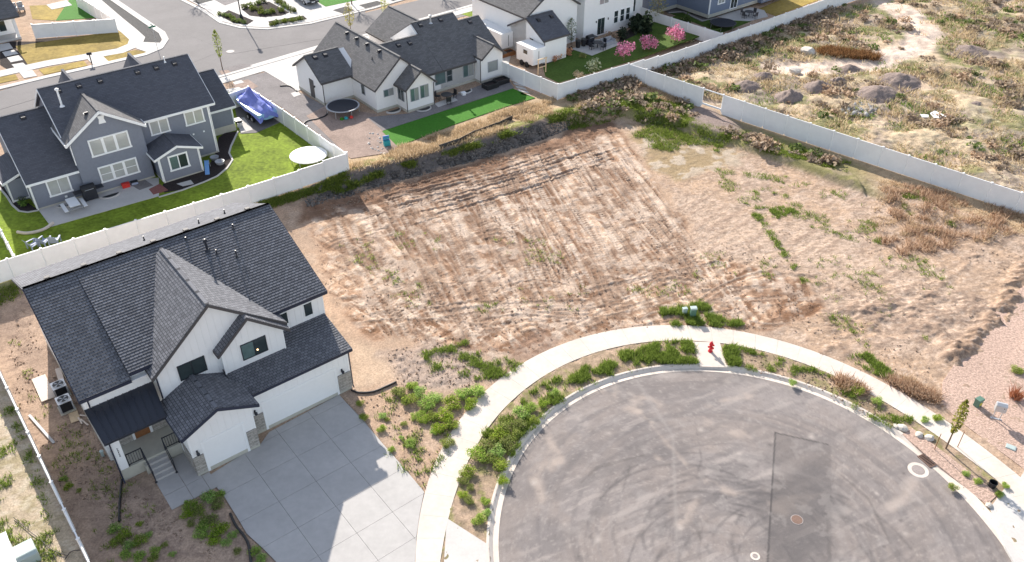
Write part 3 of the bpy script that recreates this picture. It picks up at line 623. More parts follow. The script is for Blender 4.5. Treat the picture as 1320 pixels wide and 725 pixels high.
# ------------------------------------------------------------------ the new white house in front
def front_house():
    H = thing('farmhouse', 'new white board and batten farmhouse with charcoal shingle roof at the wide driveway', 'house', (-15.241, 37.408, 0), math.radians(38.73))
    X = lambda: MB(True)
    sl = (9.08-5.95)/7.27; slg = .865
    w = X()                                                          # main body, ridge along u
    w.pu([(-17.3,.0),(-17.3,5.72),(-10.4,9.0-.12),(-3.42,5.62),(-3.42,.0)], -8.64, 6.29)
    w.pv([(-4.85,.0),(-4.85,5.62),(-1.15,8.87),(3.0,5.28),(3.0,.0)], -9., -2.5)           # big gable
    w.pv([(-1.15,3.2),(-1.15,5.60),(.73,7.26),(2.78,5.5),(2.78,3.2)], -3., -2.05)           # nested gable over the garage
    battens(w, -2.5, -4.85, -1.15, 3.0, lambda u: 8.87+slg*(u+1.15), .41)
    battens(w, -2.5, -1.15, .75, 5.7, lambda u: 8.8-slg*(u+1.15), .41)
    battens(w, -2.05, -1.15, 2.78, 3.3, lambda u: 7.22-slg*abs(u-.73), .41)
    battens(w, -3.42, 2.9, 6.29, 3.9, lambda u: 5.7, .41); battens(w, -3.42, -8.75, -4.9, .9, lambda u: 5.7, .41)
    w.pu([(-4.,.0),(-4.,3.85),(.0,3.17),(.0,.0)], -2., 5.94)                                # garage
    w.pv([(-4.95,.25),(-4.95,3.62),(-3.02,4.53),(-1.09,3.62),(-1.09,.25)], .0, .98); w.box(-4.95, -1.09, -3., .02, .25, 3.2)        # single bay
    battens(w, .0, -1.09, 5.94, 2.30, lambda u: 3.1, .41); battens(w, .98, -4.95, -1.09, 2.42, lambda u: 3.55+.47*(1.93-abs(u+3.02)), .41)
    w.build('wall', M['white'], H)
    f = X(); f.box(-8.66, 6.32, -17.33, -3.5, -.3, .32); f.box(-4.98, -1.06, -3, 1.005, -.3, .26); f.box(-2, 5.96, -3, .02, -.3, .22); f.build('foundation', M['foundation'], H)
    # roofs
    r = X(); fa = X()
    gable_u(r, fa, -10.4, 9.08, -3.1, 5.93, -6.15, 6.58, rl=False, back=False); gable_u(r, fa, -10.4, 9.08, -2.94, 5.58, -9.05, -6.16, rr=False, back=False)
    r.face([(-6.15,-10.4,9.08),(-6.15,-3.1,5.93),(-6.15,-3.0,5.5)]); gable_u(r, fa, -10.4, 9.08, 0, 0, -9.05, 6.58, -17.62, 5.72, front=False)
    r.build('main_roof', M['shingle'], H); fa.build('main_fascia', M['navy'], H)
    r = X(); fa = X(); gable_v(r, fa, -1.15, 9.07, 5.57, -5.2, 3.2, -2.22, -9.6)
    # the right slope runs on over the nested gable
    r.slab((.73, -1.78, 7.44), (.73, -2.5, 7.44), (3.2, -2.5, 5.31), (3.2, -1.78, 5.31)); r.slab((.73, -1.78, 7.44), (.73, -2.66, 7.44), (-1.43, -2.66, 5.57), (-1.43, -1.78, 5.57))
    fa.bar((.73, -1.758, 7.42), (3.2, -1.758, 5.29), .05, .2); fa.bar((.73, -1.758, 7.42), (-1.43, -1.758, 5.55), .05, .2); fa.bar((-1.452, -1.76, 5.55), (-1.452, -2.64, 5.55), .05, .2)
    r.build('gable_roof', M['shingle'], H); fa.build('gable_fascia', M['brownfas'], H)
    r = X(); fa = X()
    r.slab((-1.2, -3.42, 4.03), (6.30, -3.42, 4.03), (6.25, .16, 3.36), (-1.2, .16, 3.36)); fa.bar((-.6, .182, 3.34), (6.25, .182, 3.34), .05, .17); fa.bar((6.30, -3.42, 4.0), (6.27, .16, 3.33), .05, .2)
    
    for ue in (-5.36, -.72):
        r.slab((-3.05, 1.45, 4.76), (-3.05, -2.52, 4.48), (ue, -2.52, 3.40), (ue, 1.45, 3.68)); fa.bar((-3.05, 1.472, 4.74), (ue, 1.472, 3.66), .05, .2); k_ = -.022 if ue < -3 else .022; fa.bar((ue+k_, 1.47, 3.665), (ue+k_, -2.5, 3.385), .05, .2)
    r.bar((-3.05, 1.46, 4.795), (-3.05, -2.5, 4.515), .22, .04)
    r.build('garage_roof', M['shingle'], H); fa.build('garage_fascia', M['navy'], H)
    # soffit trim in white under the main eave
    pieces(H, 'corner_trim', 'trim', [(-9.0, -5.2, -3.42, -3.0, 5.36, 5.40), (3.2, 6.5, -3.42, -3.12, 5.66, 5.70), (6.29, 6.37, -3.5, -3.40, 3.9, 5.72), (2.74, 2.82, -2.1, -2.02, 3.4, 5.5), (-1.19,-1.11,-2.1,-2.02,3.3,5.6), (-8.79, -8.70, -3.46, -3.38, 4.5, 5.72), (-4.89, -4.80, -2.54, -2.46, 3.3, 5.6), (5.86, 5.97, -.06, .035, 1.5, 3.2), (-1.14,-1.05,.9,1.015,1.5,3.65), (-4.99,-4.90,.9,1.015,1.5,3.65)])
    # standing-seam porch roof
    p = X(); z0, z1 = 4.46, 3.60; vv0, vv1 = -3.42, -1.02
    p.slab((-8.96, vv0, z0), (-5.02, vv0, z0), (-5.30, vv1, z1), (-8.84, vv1, z1), .12, 0, 0)
    for k in range(10):
        t = k/9; a = (-8.94+t*3.90, vv0, z0+.045); b = (-8.82+t*3.50, vv1, z1+.045); p.bar(a, b, .03, .05)
    p.bar((-8.84, vv1+.02, z1+.01), (-5.30, vv1+.02, z1+.01), .10, .13); p.build('porch_roof', M['metalroof'], H)
    # porch, columns, steps
    p = X(); p.box(-8.5, -4.96, -3.42, -1.40, -.3, .82); p.build('porch_floor', M['foundation'], H)
    p = X(); p.box(-8.49, -8.03, -1.75, -1.42, .82, 3.47); c = p.build('porch_column', M['trim'], H)
    nb = X()                                                        # house number down the column, worn to unreadable strokes in the photo
    for k, segs in enumerate(((1,),(1,2),(2,3),(1,3),(1,2,3))):
        zc = 2.52-.15*k; nb.box(-8.29, -8.25, -1.422, -1.412, zc-.05, zc+.05)
        for s2 in segs: nb.box(-8.29, -8.22+.01*(s2%2), -1.422, -1.411, zc-.055+.045*(s2-1), zc-.04+.045*(s2-1))
    nb.build('house_number', M['darkmetal'], c)
    p = X()
    for k in range(4): p.box(-7.07, -5.91, -1.40+.31*k, -1.40+.31*(k+1)+.02, -.3, .82-.164*(k+1))
    p.build('steps', M['drive'], H)
    p = X(); p.box(-7.25, -7.07, -1.40, -1.0, -.3, .66); p.build('step_wall', M['foundation'], H)
    def rail(u0, u1):
        q = X(); v = -1.47
        for uu in (u0, u1): q.box(uu-.03, uu+.03, v-.03, v+.03, .82, 1.80)
        q.bar((u0, v, 1.78), (u1, v, 1.78), .05, .05); q.bar((u0, v, .96), (u1, v, .96), .04, .04); n = max(4, int((u1-u0)/.13))
        for k in range(1, n): uu = u0+(u1-u0)*k/n; q.box(uu-.011, uu+.011, v-.011, v+.011, .93, 1.76)
        q.build('porch_railing', M['darkmetal'], H)
    rail(-7.98, -7.12); rail(-5.86, -5.0)
    for uu in (-7.10, -5.88):
        q = X(); q.tube([(uu, -1.40, 1.72), (uu, -.1, .98)], .028, 6); q.tube([(uu, -.1, .0), (uu, -.1, .98)], .03, 6); q.tube([(uu, -1.40, 1.72), (uu, -1.40, .82)], .03, 6); q.tube([(uu, -1.40, .98), (uu, -.1, .24)], .02, 6)
        q.box(uu-.07, uu+.07, -.17, -.03, .0, .03); q.build('handrail', M['darkmetal'], H)
    # front door with stone panels on either side
    d = X(); d.box(-6.93, -6.05, -3.46, -3.385, .83, 2.95); d.box(-6.8, -6.18, -3.40, -3.36, 1.0, 1.75); d.box(-6.8, -6.18, -3.40, -3.36, 1.9, 2.8); dd = d.build('front_door', M['wood'], H)
    q = X(); q.tube([(-6.15, -3.36, 1.75), (-6.15, -3.30, 1.78), (-6.15, -3.30, 1.95)], .02, 6); q.build('handle', M['darkmetal'], dd)
    q = X(); q.box(-7.08, -6.94, -3.45, -3.36, .82, 3.05); q.box(-6.04, -5.90, -3.45, -3.36, .82, 3.05); q.build('door_trim', M['trim'], H)
    for a, b in ((-8.4, -7.10), (-5.88, -4.99)):
        q = X(); q.box(a, b, -3.46, -3.33, .825, 1.62); q.box(a-.0, b+.0, -3.46, -3.30, 1.62, 1.68); q.build('stone_veneer', M['stone'], H)
    # garage doors, trim, stone
    garage_door(H, 0.0, 4.88, .02, 2.16, .02, 8, 'wide white two-car garage door'); garage_door(H, -4.20, -1.86, .02, 2.28, 1.0, 4, 'narrow white single garage door')
    q = X(); q.box(-.16, -.005, -.03, .035, .0, 2.32); q.box(4.885, 5.03, -.03, .035, .0, 2.32); q.box(-.005, 4.885, -.03, .035, 2.165, 2.32)
    q.box(-4.36, -4.205, .95, 1.015, .0, 2.44); q.box(-1.855, -1.70, .95, 1.015, .0, 2.44); q.box(-4.205, -1.855, .95, 1.015, 2.285, 2.44); q.build('garage_door_trim', M['trim'], H)
    for a, b, v0, v1 in ((-1.05,-.165,-.05,.075),(5.035,5.97,-.05,.075),(-4.98,-4.365,.9,1.06),(-1.695,-1.06,.9,1.06)):
        q = X(); q.box(a, b, v0, v1, .22, 1.50); q.box(a, b, v0, v1+.03, 1.50, 1.555); q.build('stone_veneer', M['stone'], H)
    pieces(H, 'stone_veneer', 'stone', [(5.90, 6.01, -3., .04, .225, 1.50), (-1.115, -1.02, .08, .89, .225, 1.50), (-5.02, -4.92, -.6, .895, .225, 1.50)])
    for u, v, z in ((5.4, .0, 1.86), (-.62, .0, 1.86), (-4.66, .98, 1.86)): wall_lamp(H, u, v, z)
    # windows
    window(H, 'v', -2.5, -3.66, -2.08, 4.40, 5.45, glass='glass', trim='darkmetal', tw=.04, sill=False, mw=.035); window(H, 'v', -2.05, .07, 1.63, 4.28, 5.40, glass='glass_g', glass2='glass', trim='darkmetal', tw=.04, sill=False, mw=.035)
    window(H, 'v', -3.42, 4.96, 5.52, 4.40, 5.38, lites=1, tw=.035, sill=False, mw=.03); window(H, 'v', -3.42, 3.1, 3.78, 4.50, 5.38, lites=1, tw=.035, sill=False, mw=.03); window(H, 'v', -3.42, -7.05, -6.13, 5.06, 5.62, tw=.035, sill=False, mw=.03, glass='glass_g')
    window(H, 'u', 6.29, -8., -6.8, 3.6, 5.0, tw=.07); window(H, 'u', 6.29, -13., -11.6, 1.2, 2.6, tw=.07); window(H, 'v', -17.3, -3, -.6, 1.1, 3., out=-1, lites=3); window(H, 'v', -17.3, 2, 3.8, 4., 5.2, out=-1); window(H, 'v', -17.3, -7.5, -5.8, 4., 5.2, out=-1)
    b = bpy.data.objects.new('ceiling_bulb', None)
    q = X(); q.lathe([(.02,.05),(.05,.02),(.05,-.02),(.02,-.05)], (1.02, -2.005, 4.62), 10); q.build('lit_lamp', M['lampglow'], H)
    # roof vents on the back slope, pipes on the front slope
    slb = (9.08-5.72)/7.22
    for k in range(7): roof_vent(H, -7.6+2.15*k, -11.15, 9.08-.75*slb+.02, -slb, 'brownfas', .8)
    for u, dv in ((-1.2, 3.0), (2.3, 2.1), (4.3, 2.6)): vent_pipe(H, u, -10.4-dv, 9.08-dv*slb, .38, .04)
    for u, dv, h, r_, cp in ((1.35, 1.75, .75, .075, True), (1.75, 2.2, .35, .04, False), (2.75, 2.9, .55, .045, False), (3.55, .95, .42, .045, False), (.55, .5, .2, .045, False)): vent_pipe(H, u, -10.4+dv, 9.08-dv*sl, h, r_, 'darkmetal', cp)
    # gutters' spouts
    downspout(H, [(-8.62,-3.12,5.70),(-8.62,-3.36,5.5),(-8.62,-3.36,4.52)]); downspout(H, [(-5.0,-2.3,5.45),(-4.95,-2.42,5.3),(-4.95,-2.42,3.75)]); downspout(H, [(-1.30,-1.9,5.45),(-1.24,-2.12,5.2),(-1.24,-2.6,4.8),(-1.24,-2.6,3.75)])
    downspout(H, [(-8.56,-1.0,3.5),(-8.56,-1.36,3.25),(-8.56,-1.36,.25),(-8.56,-1.1,.05)]); downspout(H, [(6.12,.14,3.3),(6.04,.0,3.1),(6.04,.0,.25),(6.04,.1,.05)])
    return H
front_house()
# driveway panels, front walk
def make_drive():
    P = [tuple(g(a, b).xy) for a, b in DRIVE]; O = Vector((-15.241, 37.408, 0)); yw = math.radians(38.73); u = Vector((math.cos(yw), math.sin(yw), 0)); v = Vector((math.sin(yw), -math.cos(yw), 0))
    us = [-7.,-4.8,-2.1,.28,2.6,4.95,8.]; vs = [-.03,.82,3.2,5.65,8.0,10.35,12.6,15.5,18]; mb = MB()
    # split the outline into convex fans: clip each panel by the outline with a polygon test through bmesh is overkill, so clip panels by panels
    for i in range(len(us)-1):
        for j in range(len(vs)-1):
            q = .008; cell = [O+u*a+v*b for a, b in ((us[i]+q,vs[j]+q),(us[i]+q,vs[j+1]-q),(us[i+1]-q,vs[j+1]-q),(us[i+1]-q,vs[j]+q))]
            c2 = [(p.x, p.y) for p in cell]
            if sum(c2[k][0]*c2[(k+1)%4][1]-c2[(k+1)%4][0]*c2[k][1] for k in range(4)) < 0: c2 = c2[::-1]
            r_ = clip_poly(P, c2)
            if len(r_) < 3: continue
            dz = -.004-.0*j
            top = [mb.pt((x, y, dz)) for x, y in r_]; bot = [mb.pt((x, y, dz-.11)) for x, y in r_]; n = len(r_); mb.f.append(top)
            for k in range(n): mb.f.append([top[k], top[(k+1)%n], bot[(k+1)%n], bot[k]])
    o = mb.build('driveway', M['drive']); o['kind'] = 'structure'
    mb = MB(True)
    for a, b, c, d in ((-7.12,-5.86,-.2,1.2),(-7.12,-5.86,1.22,2.42),(-5.84,-4.84,-1.35,1.2),(-5.84,-4.84,1.22,2.42),(-4.82,-4.36,1.07,2.42)): mb.box(a, b, c, d, -.1, .012)
    o = mb.build('front_walk', M['drive']); o['kind'] = 'structure'; o.location = O; o.rotation_euler = (0, 0, yw)
make_drive()
# ------------------------------------------------------------------ grey house behind
ZB = .9
def grey_house():
    H = thing('grey_house', 'blue grey two-storey house with dark roof and white trim behind the vinyl fence', 'house', (-31.398, 66.786, 0), math.radians(38.2))
    X = lambda: MB(True); b = ZB-.1; sl = .667
    w = X(); w.pu([(-11.9,b),(-11.9,6.02),(-7.3,9.07),(-2.8,6.1),(-2.8,b)], -6.2, 6.15)
    w.pv([(-6.2,b),(-6.2,6.25),(-3.35,8.25),(-.28,6.2),(-.28,b)], -6., -1.7)
    w.pu([(-13.1,b),(-13.1,3.6),(-7.7,7.25),(-2.0,3.55),(-2.0,b)], -10.2, -6.1)
    w.pu([(-13.6,b),(-13.6,3.75),(-10.3,5.86),(-6.3,3.7),(-6.3,b)], 6.0, 9.5)
    w.pv([(0,b),(0,3.5),(1.75,4.08),(3.6,3.5),(3.6,b)], -3.2, 0.)
    w.box(-11.6, -10.1, -9, -4.6, b, 3.0)
    w.pv([(-5.,5.),(-3.2,8.15),(-1.4,5.)], -12.6, -8.5); w.pv([(.9,5.),(2.9,8.3),(4.9,5.)], -12.6, -8.5)
    w.build('wall', M['greysid'], H)
    f = X(); f.box(-10.23, -6.3, -13, -1.97, b-.2, ZB+.18); f.box(-6.23, -.25, -6, -1.67, b-.2, ZB+.18); f.box(-.2, 6.18, -11.9, -2.77, b-.2, ZB+.18); f.box(6., 9.53, -13.6, -6.27, b-.2, ZB+.75); f.box(-.03, 3.63, -3, .03, b-.2, ZB+.15)
    f.build('foundation', M['foundation'], H)
    r = X(); fa = X(); gable_u(r, fa, -7.3, 9.2, -2.5, 6.0, -6.5, 6.75, -12.2, 5.94, row=.16, fw=.07, step=.008)
    for uc, w_, z in ((-3.2, 1.95, 8.35), (2.9, 2.15, 8.5)): gable_v(r, fa, uc, z, 5.1, uc-w_, uc+w_, -12.9, -8., row=.16, step=.008)
    r.build('main_roof', M['shingle_d'], H); fa.build('main_fascia', M['trim'], H)
    r = X(); fa = X(); gable_v(r, fa, -3.35, 8.42, 6.2, -6.62, .05, -1.4, -6.4, row=.16, fw=.08, fh=.26, step=.008); r.build('gable_roof', M['shingle_g'], H); fa.build('gable_fascia', M['trim'], H)
    r = X(); fa = X(); gable_u(r, fa, -7.7, 7.4, -1.75, 3.55, -10.45, -6.22, -13.4, 3.6, row=.16, step=.008, rr=False); r.slab((-10.3,-4.6,3.55),(-10.3,-9.2,3.55),(-11.9,-9.2,3.0),(-11.9,-4.4,3.0), .12, .16, .008); fa.bar((-11.92,-9.2,2.98),(-11.92,-4.4,2.98),.06,.2); fa.bar((-11.9,-4.38,2.98),(-10.4,-4.38,3.52),.06,.2); r.build('left_roof', M['shingle_d'], H); fa.build('left_fascia', M['trim'], H)
    r = X(); fa = X(); gable_u(r, fa, -10.3, 6.0, -6.0, 3.6, 6.17, 9.85, -13.9, 3.7, row=.16, step=.008, rl=False); r.build('right_roof', M['shingle_d'], H); fa.build('right_fascia', M['trim'], H)
    r = X(); fa = X(); gable_v(r, fa, 1.75, 4.26, 3.48, -.42, 3.95, .25, -2.82, row=.16, fw=.07, step=.008); r.build('bay_roof', M['shingle_d'], H); fa.build('bay_fascia', M['trim'], H)
    pieces(H, 'corner_trim', 'trim', [(u-.1, u+.025, v-.1, v+.025, ZB+.2, z) for u, v, z in ((-10.2,-2.0,3.4),(6.15,-2.8,5.9),(0,0,3.4),(3.6,0,3.4),(9.5,-6.3,3.55))]+[(-11.63, -11.5, -4.7, -4.575, ZB, 2.95),(-10.28,-10.17,-4.62,-4.56,ZB,2.95),(-11.6,-10.2,-4.62,-4.57,ZB+.1,ZB+.25)])
    K = dict(glass='glass_w', tw=.13)
    window(H, 'v', -1.7, -4.72, -1.62, 4.5, 5.85, lites=3, mw=.22, **K); window(H, 'v', -1.7, -4.62, -1.55, 1.95, 3.22, lites=3, mw=.22, sash=True, **K)
    window(H, 'v', -2.8, .75, 2.25, 4.45, 5.6, glass='glass_w', tw=.12, mw=.1); window(H, 'v', -2.8, 3.95, 5.5, 4.45, 5.6, glass='glass_w', tw=.12, mw=.1)
    window(H, 'v', -2.0, -8.85, -7.25, 1.9, 3.2, **K); window(H, 'v', 0., .92, 2.42, 1.98, 3.2, glass='glass_g', glass2='glass', tw=.14, mw=.09)
    window(H, 'u', 6.15, -9., -7.8, 4.3, 5.5, tw=.1); window(H, 'v', -11.9, -5, -3, 4., 5.4, out=-1, tw=.1); window(H, 'v', -11.9, 2, 4, 4., 5.4, out=-1, tw=.1)
    q = X(); q.pv([(-3.55,7.15),(-2.95,7.15),(-3.05,7.55),(-2.95,7.85),(-3.55,7.85),(-3.45,7.55)], -1.72, -1.64); q.build('gable_vent', M['trim'], H)
    for u in (-5.0,-3.3,-1.5,1.8,3.5,5.2): roof_vent(H, u, -6.7, 9.2-.6*sl+.01, sl, 'darkmetal', .9)
    roof_vent(H, -8.3, -7.2, 7.4-.5*.65, .65, 'darkmetal', .9); roof_vent(H, 8., -9.8, 6.0-.5*.56, .56, 'darkmetal', .9); roof_vent(H, -4.1, -2.6, 8.42-.75*.68+.02, .0, 'darkmetal', .8)
    vent_pipe(H, -5.3, -5.4, 9.2-1.9*sl, 1.5, .09, 'trim', True); vent_pipe(H, 4.5, -7.05, 9.2-.2, .55, .05, 'trim')
    for u, z in ((3.3,3.4),(4.3,3.4),(5.3,3.4),(3.95,1.6)): q = X(); q.box(u-.07, u+.07, -2.82, -2.75, z-.07, z+.07); q.build('wall_vent', M['trim'], H)
    q = X(); q.box(-7.9, -7.7, -2.02, -1.94, 1.35, 1.52); q.build('wall_vent', M['trim'], H)
    downspout(H, [(6.2,-2.5,5.85),(6.22,-2.72,5.6),(6.22,-2.72,ZB+.1)], 'trim'); downspout(H, [(-6.27,-1.5,6.0),(-6.27,-1.66,5.8),(-6.27,-1.66,4.1)], 'trim'); downspout(H, [(0.05,.2,3.4),(.05,.06,3.2),(.05,.06,ZB+.1)], 'trim'); downspout(H, [(3.62,.2,3.4),(3.62,.07,3.2),(3.62,.07,ZB+.1)], 'trim'); downspout(H, [(-10.2,-1.72,3.4),(-10.2,-1.93,3.2),(-10.2,-1.93,ZB+.1)], 'trim')
grey_house()
# ------------------------------------------------------------------ white stucco single-storey house
def white_house():
    H = thing('stucco_house', 'white single-storey stucco house with grey brown gabled roofs and a bright green lawn', 'house', (-10.957, 81.803, 0), YAW)
    X = lambda: MB(True); b = ZB-.1; S = dict(row=.16, step=.008)
    w = X(); w.pv([(-2.45,b),(-2.45,3.5),(.65,6.12),(3.6,3.55),(3.6,b)], -15., -2.0)
    w.pv([(0.,b),(0.,3.58),(1.75,5.0),(3.3,3.7),(3.3,b)], -3., 0.)
    w.pu([(-12.8,b),(-12.8,3.6),(-9.85,5.42),(-6.9,3.6),(-6.9,b)], -5.95, -1.5)
    w.pu([(-13.3,b),(-13.3,3.5),(-7.9,6.83),(-2.4,3.4),(-2.4,b)], 5.9, 11.4)
    w.pu([(-12.,b),(-12.,3.3),(-6.6,6.0),(-2.4,3.4),(-2.4,b)], 2., 14.15)
    w.pv([(10.6,b),(10.6,3.75),(12.25,4.95),(13.7,3.9),(13.7,b)], -4.5, -1.4)
    w.pv([(5.7,b),(5.7,3.5),(8.8,5.75),(11.9,3.5),(11.9,b)], -17., -8.5)
    w.build('wall', M['stucco'], H)
    f = X(); f.box(-2.48, 3.2, -15, -1.96, b-.2, ZB+.28); f.box(-.03, 3.33, -3, .03, b-.2, ZB+.28); f.box(-5.98, -2, -12.83, -6.87, b-.2, ZB+.3); f.box(3.3, 14.18, -10, -2.37, b-.2, ZB+.28); f.box(10.57, 13.73, -4.5, -1.37, b-.2, ZB+.28); f.build('foundation', M['foundation'], H)
    def roof(nm, fn):
        r = X(); fa = X(); fn(r, fa); r.build(nm, M['shingle_g'], H); fa.build(nm.replace('roof', 'fascia'), M['brownfas'], H)
    roof('main_gable_roof', lambda r, fa: gable_v(r, fa, .65, 6.3, 3.5, -2.65, 3.95, -1.78, -15.2, **S))
    def bump(r, fa):
        gable_v(r, fa, 1.78, 5.2, 3.55, -.25, 3.65, .26, -2.02, **S)
    roof('bump_roof', bump)
    roof('left_roof', lambda r, fa: gable_u(r, fa, -9.85, 5.6, -6.6, 3.6, -6.2, -2.2, -13.1, 3.6, rr=False, **S))
    roof('right_roof', lambda r, fa: (gable_u(r, fa, -7.9, 7.0, -2.1, 3.38, 6.1, 11.65, -13.6, 3.4, **S)))
    roof('low_roof', lambda r, fa: (gable_u(r, fa, -6.5, 6.12, -2.12, 3.36, 1.0, 6.2, -10., 4.2, rl=False, rr=False, **S), gable_u(r, fa, -6.9, 6.35, -2.1, 3.37, 11.6, 14.5, -11.5, 3.5, rl=False, **S)))
    roof('right_gable_roof', lambda r, fa: gable_v(r, fa, 12.3, 5.08, 3.82, 10.6, 13.98, -1.12, -5.2, **S))
    roof('front_roof', lambda r, fa: gable_v(r, fa, 8.8, 5.95, 3.65, 5.4, 12.2, -17.2, -10.2, **S))
    K = dict(glass='glass_g', glass2='glass_b', trim='greyplastic', tw=.05, mw=.05, sill=False)
    window(H, 'v', -2.0, -1.5, -.42, 2.42, 3.1, **K); window(H, 'v', 0, .5, 1.42, 2.05, 3.35, **K); window(H, 'v', 0, 1.72, 2.66, 2.1, 3.4, **K); window(H, 'u', 0, -1.6, -.5, 2.0, 3.3, out=-1, glass='glass', trim='greyplastic', tw=.05, sill=False)
    window(H, 'u', -2.45, -4.9, -4.3, 2.1, 3.2, out=-1, lites=1, glass='glass', trim='greyplastic', tw=.05, sill=False)
    window(H, 'v', -2.4, 5.2, 6.5, 1.8, 3.15, lites=1, glass='glass_g', trim='greyplastic', tw=.05, sill=False); window(H, 'v', -2.4, 6.72, 7.4, 1.8, 3.1, lites=1, sash=True, glass='glass', trim='greyplastic', tw=.05, sill=False); window(H, 'v', -2.4, 8.95, 10.25, 1.75, 3.15, **K)
    window(H, 'v', -1.4, 11.65, 12.95, 2.0, 3.1, lites=1, glass='glass_b', trim='greyplastic', tw=.05, sill=False); window(H, 'u', 14.15, -7, -5.6, 2, 3.1, tw=.05)
    d = X(); d.box(-6.0, -5.90, -9.9, -9.0, ZB+.1, ZB+2.15); dd = d.build('side_door', M['brownfas'], H)
    q = X(); q.lathe([(.04,.05),(.09,0),(.07,-.16)], (-6.08,-8.6,2.6), 8); q.build('wall_lamp', M['darkmetal'], H)
    for u in (-5.2,-4.0): roof_vent(H, u, -9.35, 5.6-.5*.615+.01, .615, 'darkmetal', 1.0)
    for v in (-12.,-9.9,-7.7,-5.2): roof_vent(H, .2, v, 6.3-.45*.85+.03, .0, 'darkmetal', 1.0)
    for u, v in ((3.0,-5.9),(4.4,-5.8)): roof_vent(H, u, v, 3.36+.63*(-v-2.12), .63, 'darkmetal', 1.0)
    for u in (6.9,9.6): roof_vent(H, u, -7.4, 7.0-.5*.624, .624, 'darkmetal', 1.0)
    roof_vent(H, 12.9, -6.4, 6.35-.5*.62, .62, 'darkmetal', 1.0)
    vent_pipe(H, 8.2, -7.3, 6.65, .8, .09, 'galv', True); vent_pipe(H, -.6, -5.4, 5.2, .35, .04)
    downspout(H, [(-5.97,-6.62,3.5),(-5.97,-6.83,3.3),(-5.97,-6.83,ZB+.1)], 'brownfas'); downspout(H, [(-.03,.2,3.5),(-.04,.06,3.3),(-.04,.06,ZB+.1)], 'brownfas'); downspout(H, [(3.34,.2,3.55),(3.35,.06,3.35),(3.35,.06,ZB+.1)], 'brownfas'); downspout(H, [(10.56,-1.2,3.75),(10.56,-1.36,3.5),(10.56,-1.36,ZB+.1)], 'brownfas')
white_house()
# ------------------------------------------------------------------ white two-storey house top centre
def tall_house():
    H = thing('white_tall_house', 'white two-storey house with patio and pink blossoming trees along its fence', 'house', (3.645, 95.209, 0), YAW)
    X = lambda: MB(True); b = ZB-.1; S = dict(row=.16, step=.008)
    w = X(); w.pu([(-6.2,b),(-6.2,3.8),(-3.,5.52),(0,3.85),(0,b)], 0., 3.5)
    w.pv([(0,b),(0,5.6),(4,8.2),(8,5.6),(8,b)], -14, -3.3)
    w.pu([(-13,b),(-13,7.2),(-8,10),(-4.2,7.2),(-4.2,b)], 3.6, 10.6); w.pu([(-13,b),(-13,7.2),(-8,10),(-2.9,7.2),(-2.9,b)], 8.9, 17.5)
    w.pu([(-13,b),(-13,4.2),(-8,6),(-4.6,4.2),(-4.6,b)], 17.4, 21.)
    w.build('wall', M['white'], H)
    r = X(); fa = X(); gable_u(r, fa, -3., 5.7, .3, 3.88, -.3, 3.75, -6.5, 3.9, **S); r.build('garage_roof', M['shingle_d'], H); fa.build('garage_fascia', M['brownfas'], H)
    r = X(); fa = X(); gable_v(r, fa, 4, 8.4, 5.66, -.32, 8.3, -3.05, -14.2, **S); r.build('side_roof', M['shingle_g'], H); fa.build('side_fascia', M['brownfas'], H)
    r = X(); fa = X(); gable_u(r, fa, -8., 10.2, -3.9, 7.2, 3.3, 10.9, -13.3, 7.2, **S); gable_u(r, fa, -8., 10.22, -2.6, 7.2, 8.6, 17.8, -13.3, 7.2, **S); gable_u(r, fa, -8., 6.2, -4.2, 4.2, 17.55, 21.3, -13.3, 4.2, rl=False, **S); r.build('main_roof', M['shingle_d'], H); fa.build('main_fascia', M['brownfas'], H)
    K = dict(glass='glass', trim='trim', tw=.08, sash=True)
    for u in (14.1,15.2,16.2): window(H, 'v', -2.9, u, u+.65, 2.0, 3.5, lites=1, **K); window(H, 'v', -2.9, u+.2, u+.85, 5.0, 6.3, lites=1, **K)
    window(H, 'v', -2.9, 11.4, 12.9, 4.9, 6.3, glass='glass_b', tw=.08); window(H, 'v', -4.2, 6., 7.2, 4.9, 6.2, glass='glass_b', tw=.08); window(H, 'v', -4.6, 18.4, 19.6, 2, 3.6, glass='glass', tw=.08)
    window(H, 'u', 0, -2.6, -1.9, 3.1, 3.4, out=-1, lites=1, tw=.04, sill=False)
    d = X(); d.box(11.2, 12.5, -2.95, -2.88, ZB+.1, ZB+2.3); dd = d.build('patio_door', M['trim'], H); q = X()
    for k in range(2): q.box(11.28+.6*k, 11.84+.6*k, -2.9, -2.865+.004*k, ZB+.2, ZB+2.2)
    q.build('pane', M['glass'], dd)
    downspout(H, [(0,.2,3.7),(.02,.06,3.5),(.02,.06,ZB)], 'brownfas'); roof_vent(H, 1.0, -2.3, 5.7-.7*.55, .55, 'darkmetal', 1.0); roof_vent(H, 3.0, -2.3, 5.7-.7*.55, .55, 'darkmetal', 1.0)
    q = X(); q.lathe([(.05,.06),(.1,0),(.08,-.16)], (-.1,-2.6,2.9), 8); q.build('wall_lamp', M['darkmetal'], H)
    q = X(); q.box(10.95,11.05,-2.9,-2.8,2.7,2.95); q.box(13.0,13.1,-2.9,-2.8,2.7,2.95); q.build('wall_lamp', M['darkmetal'], H)
tall_house()
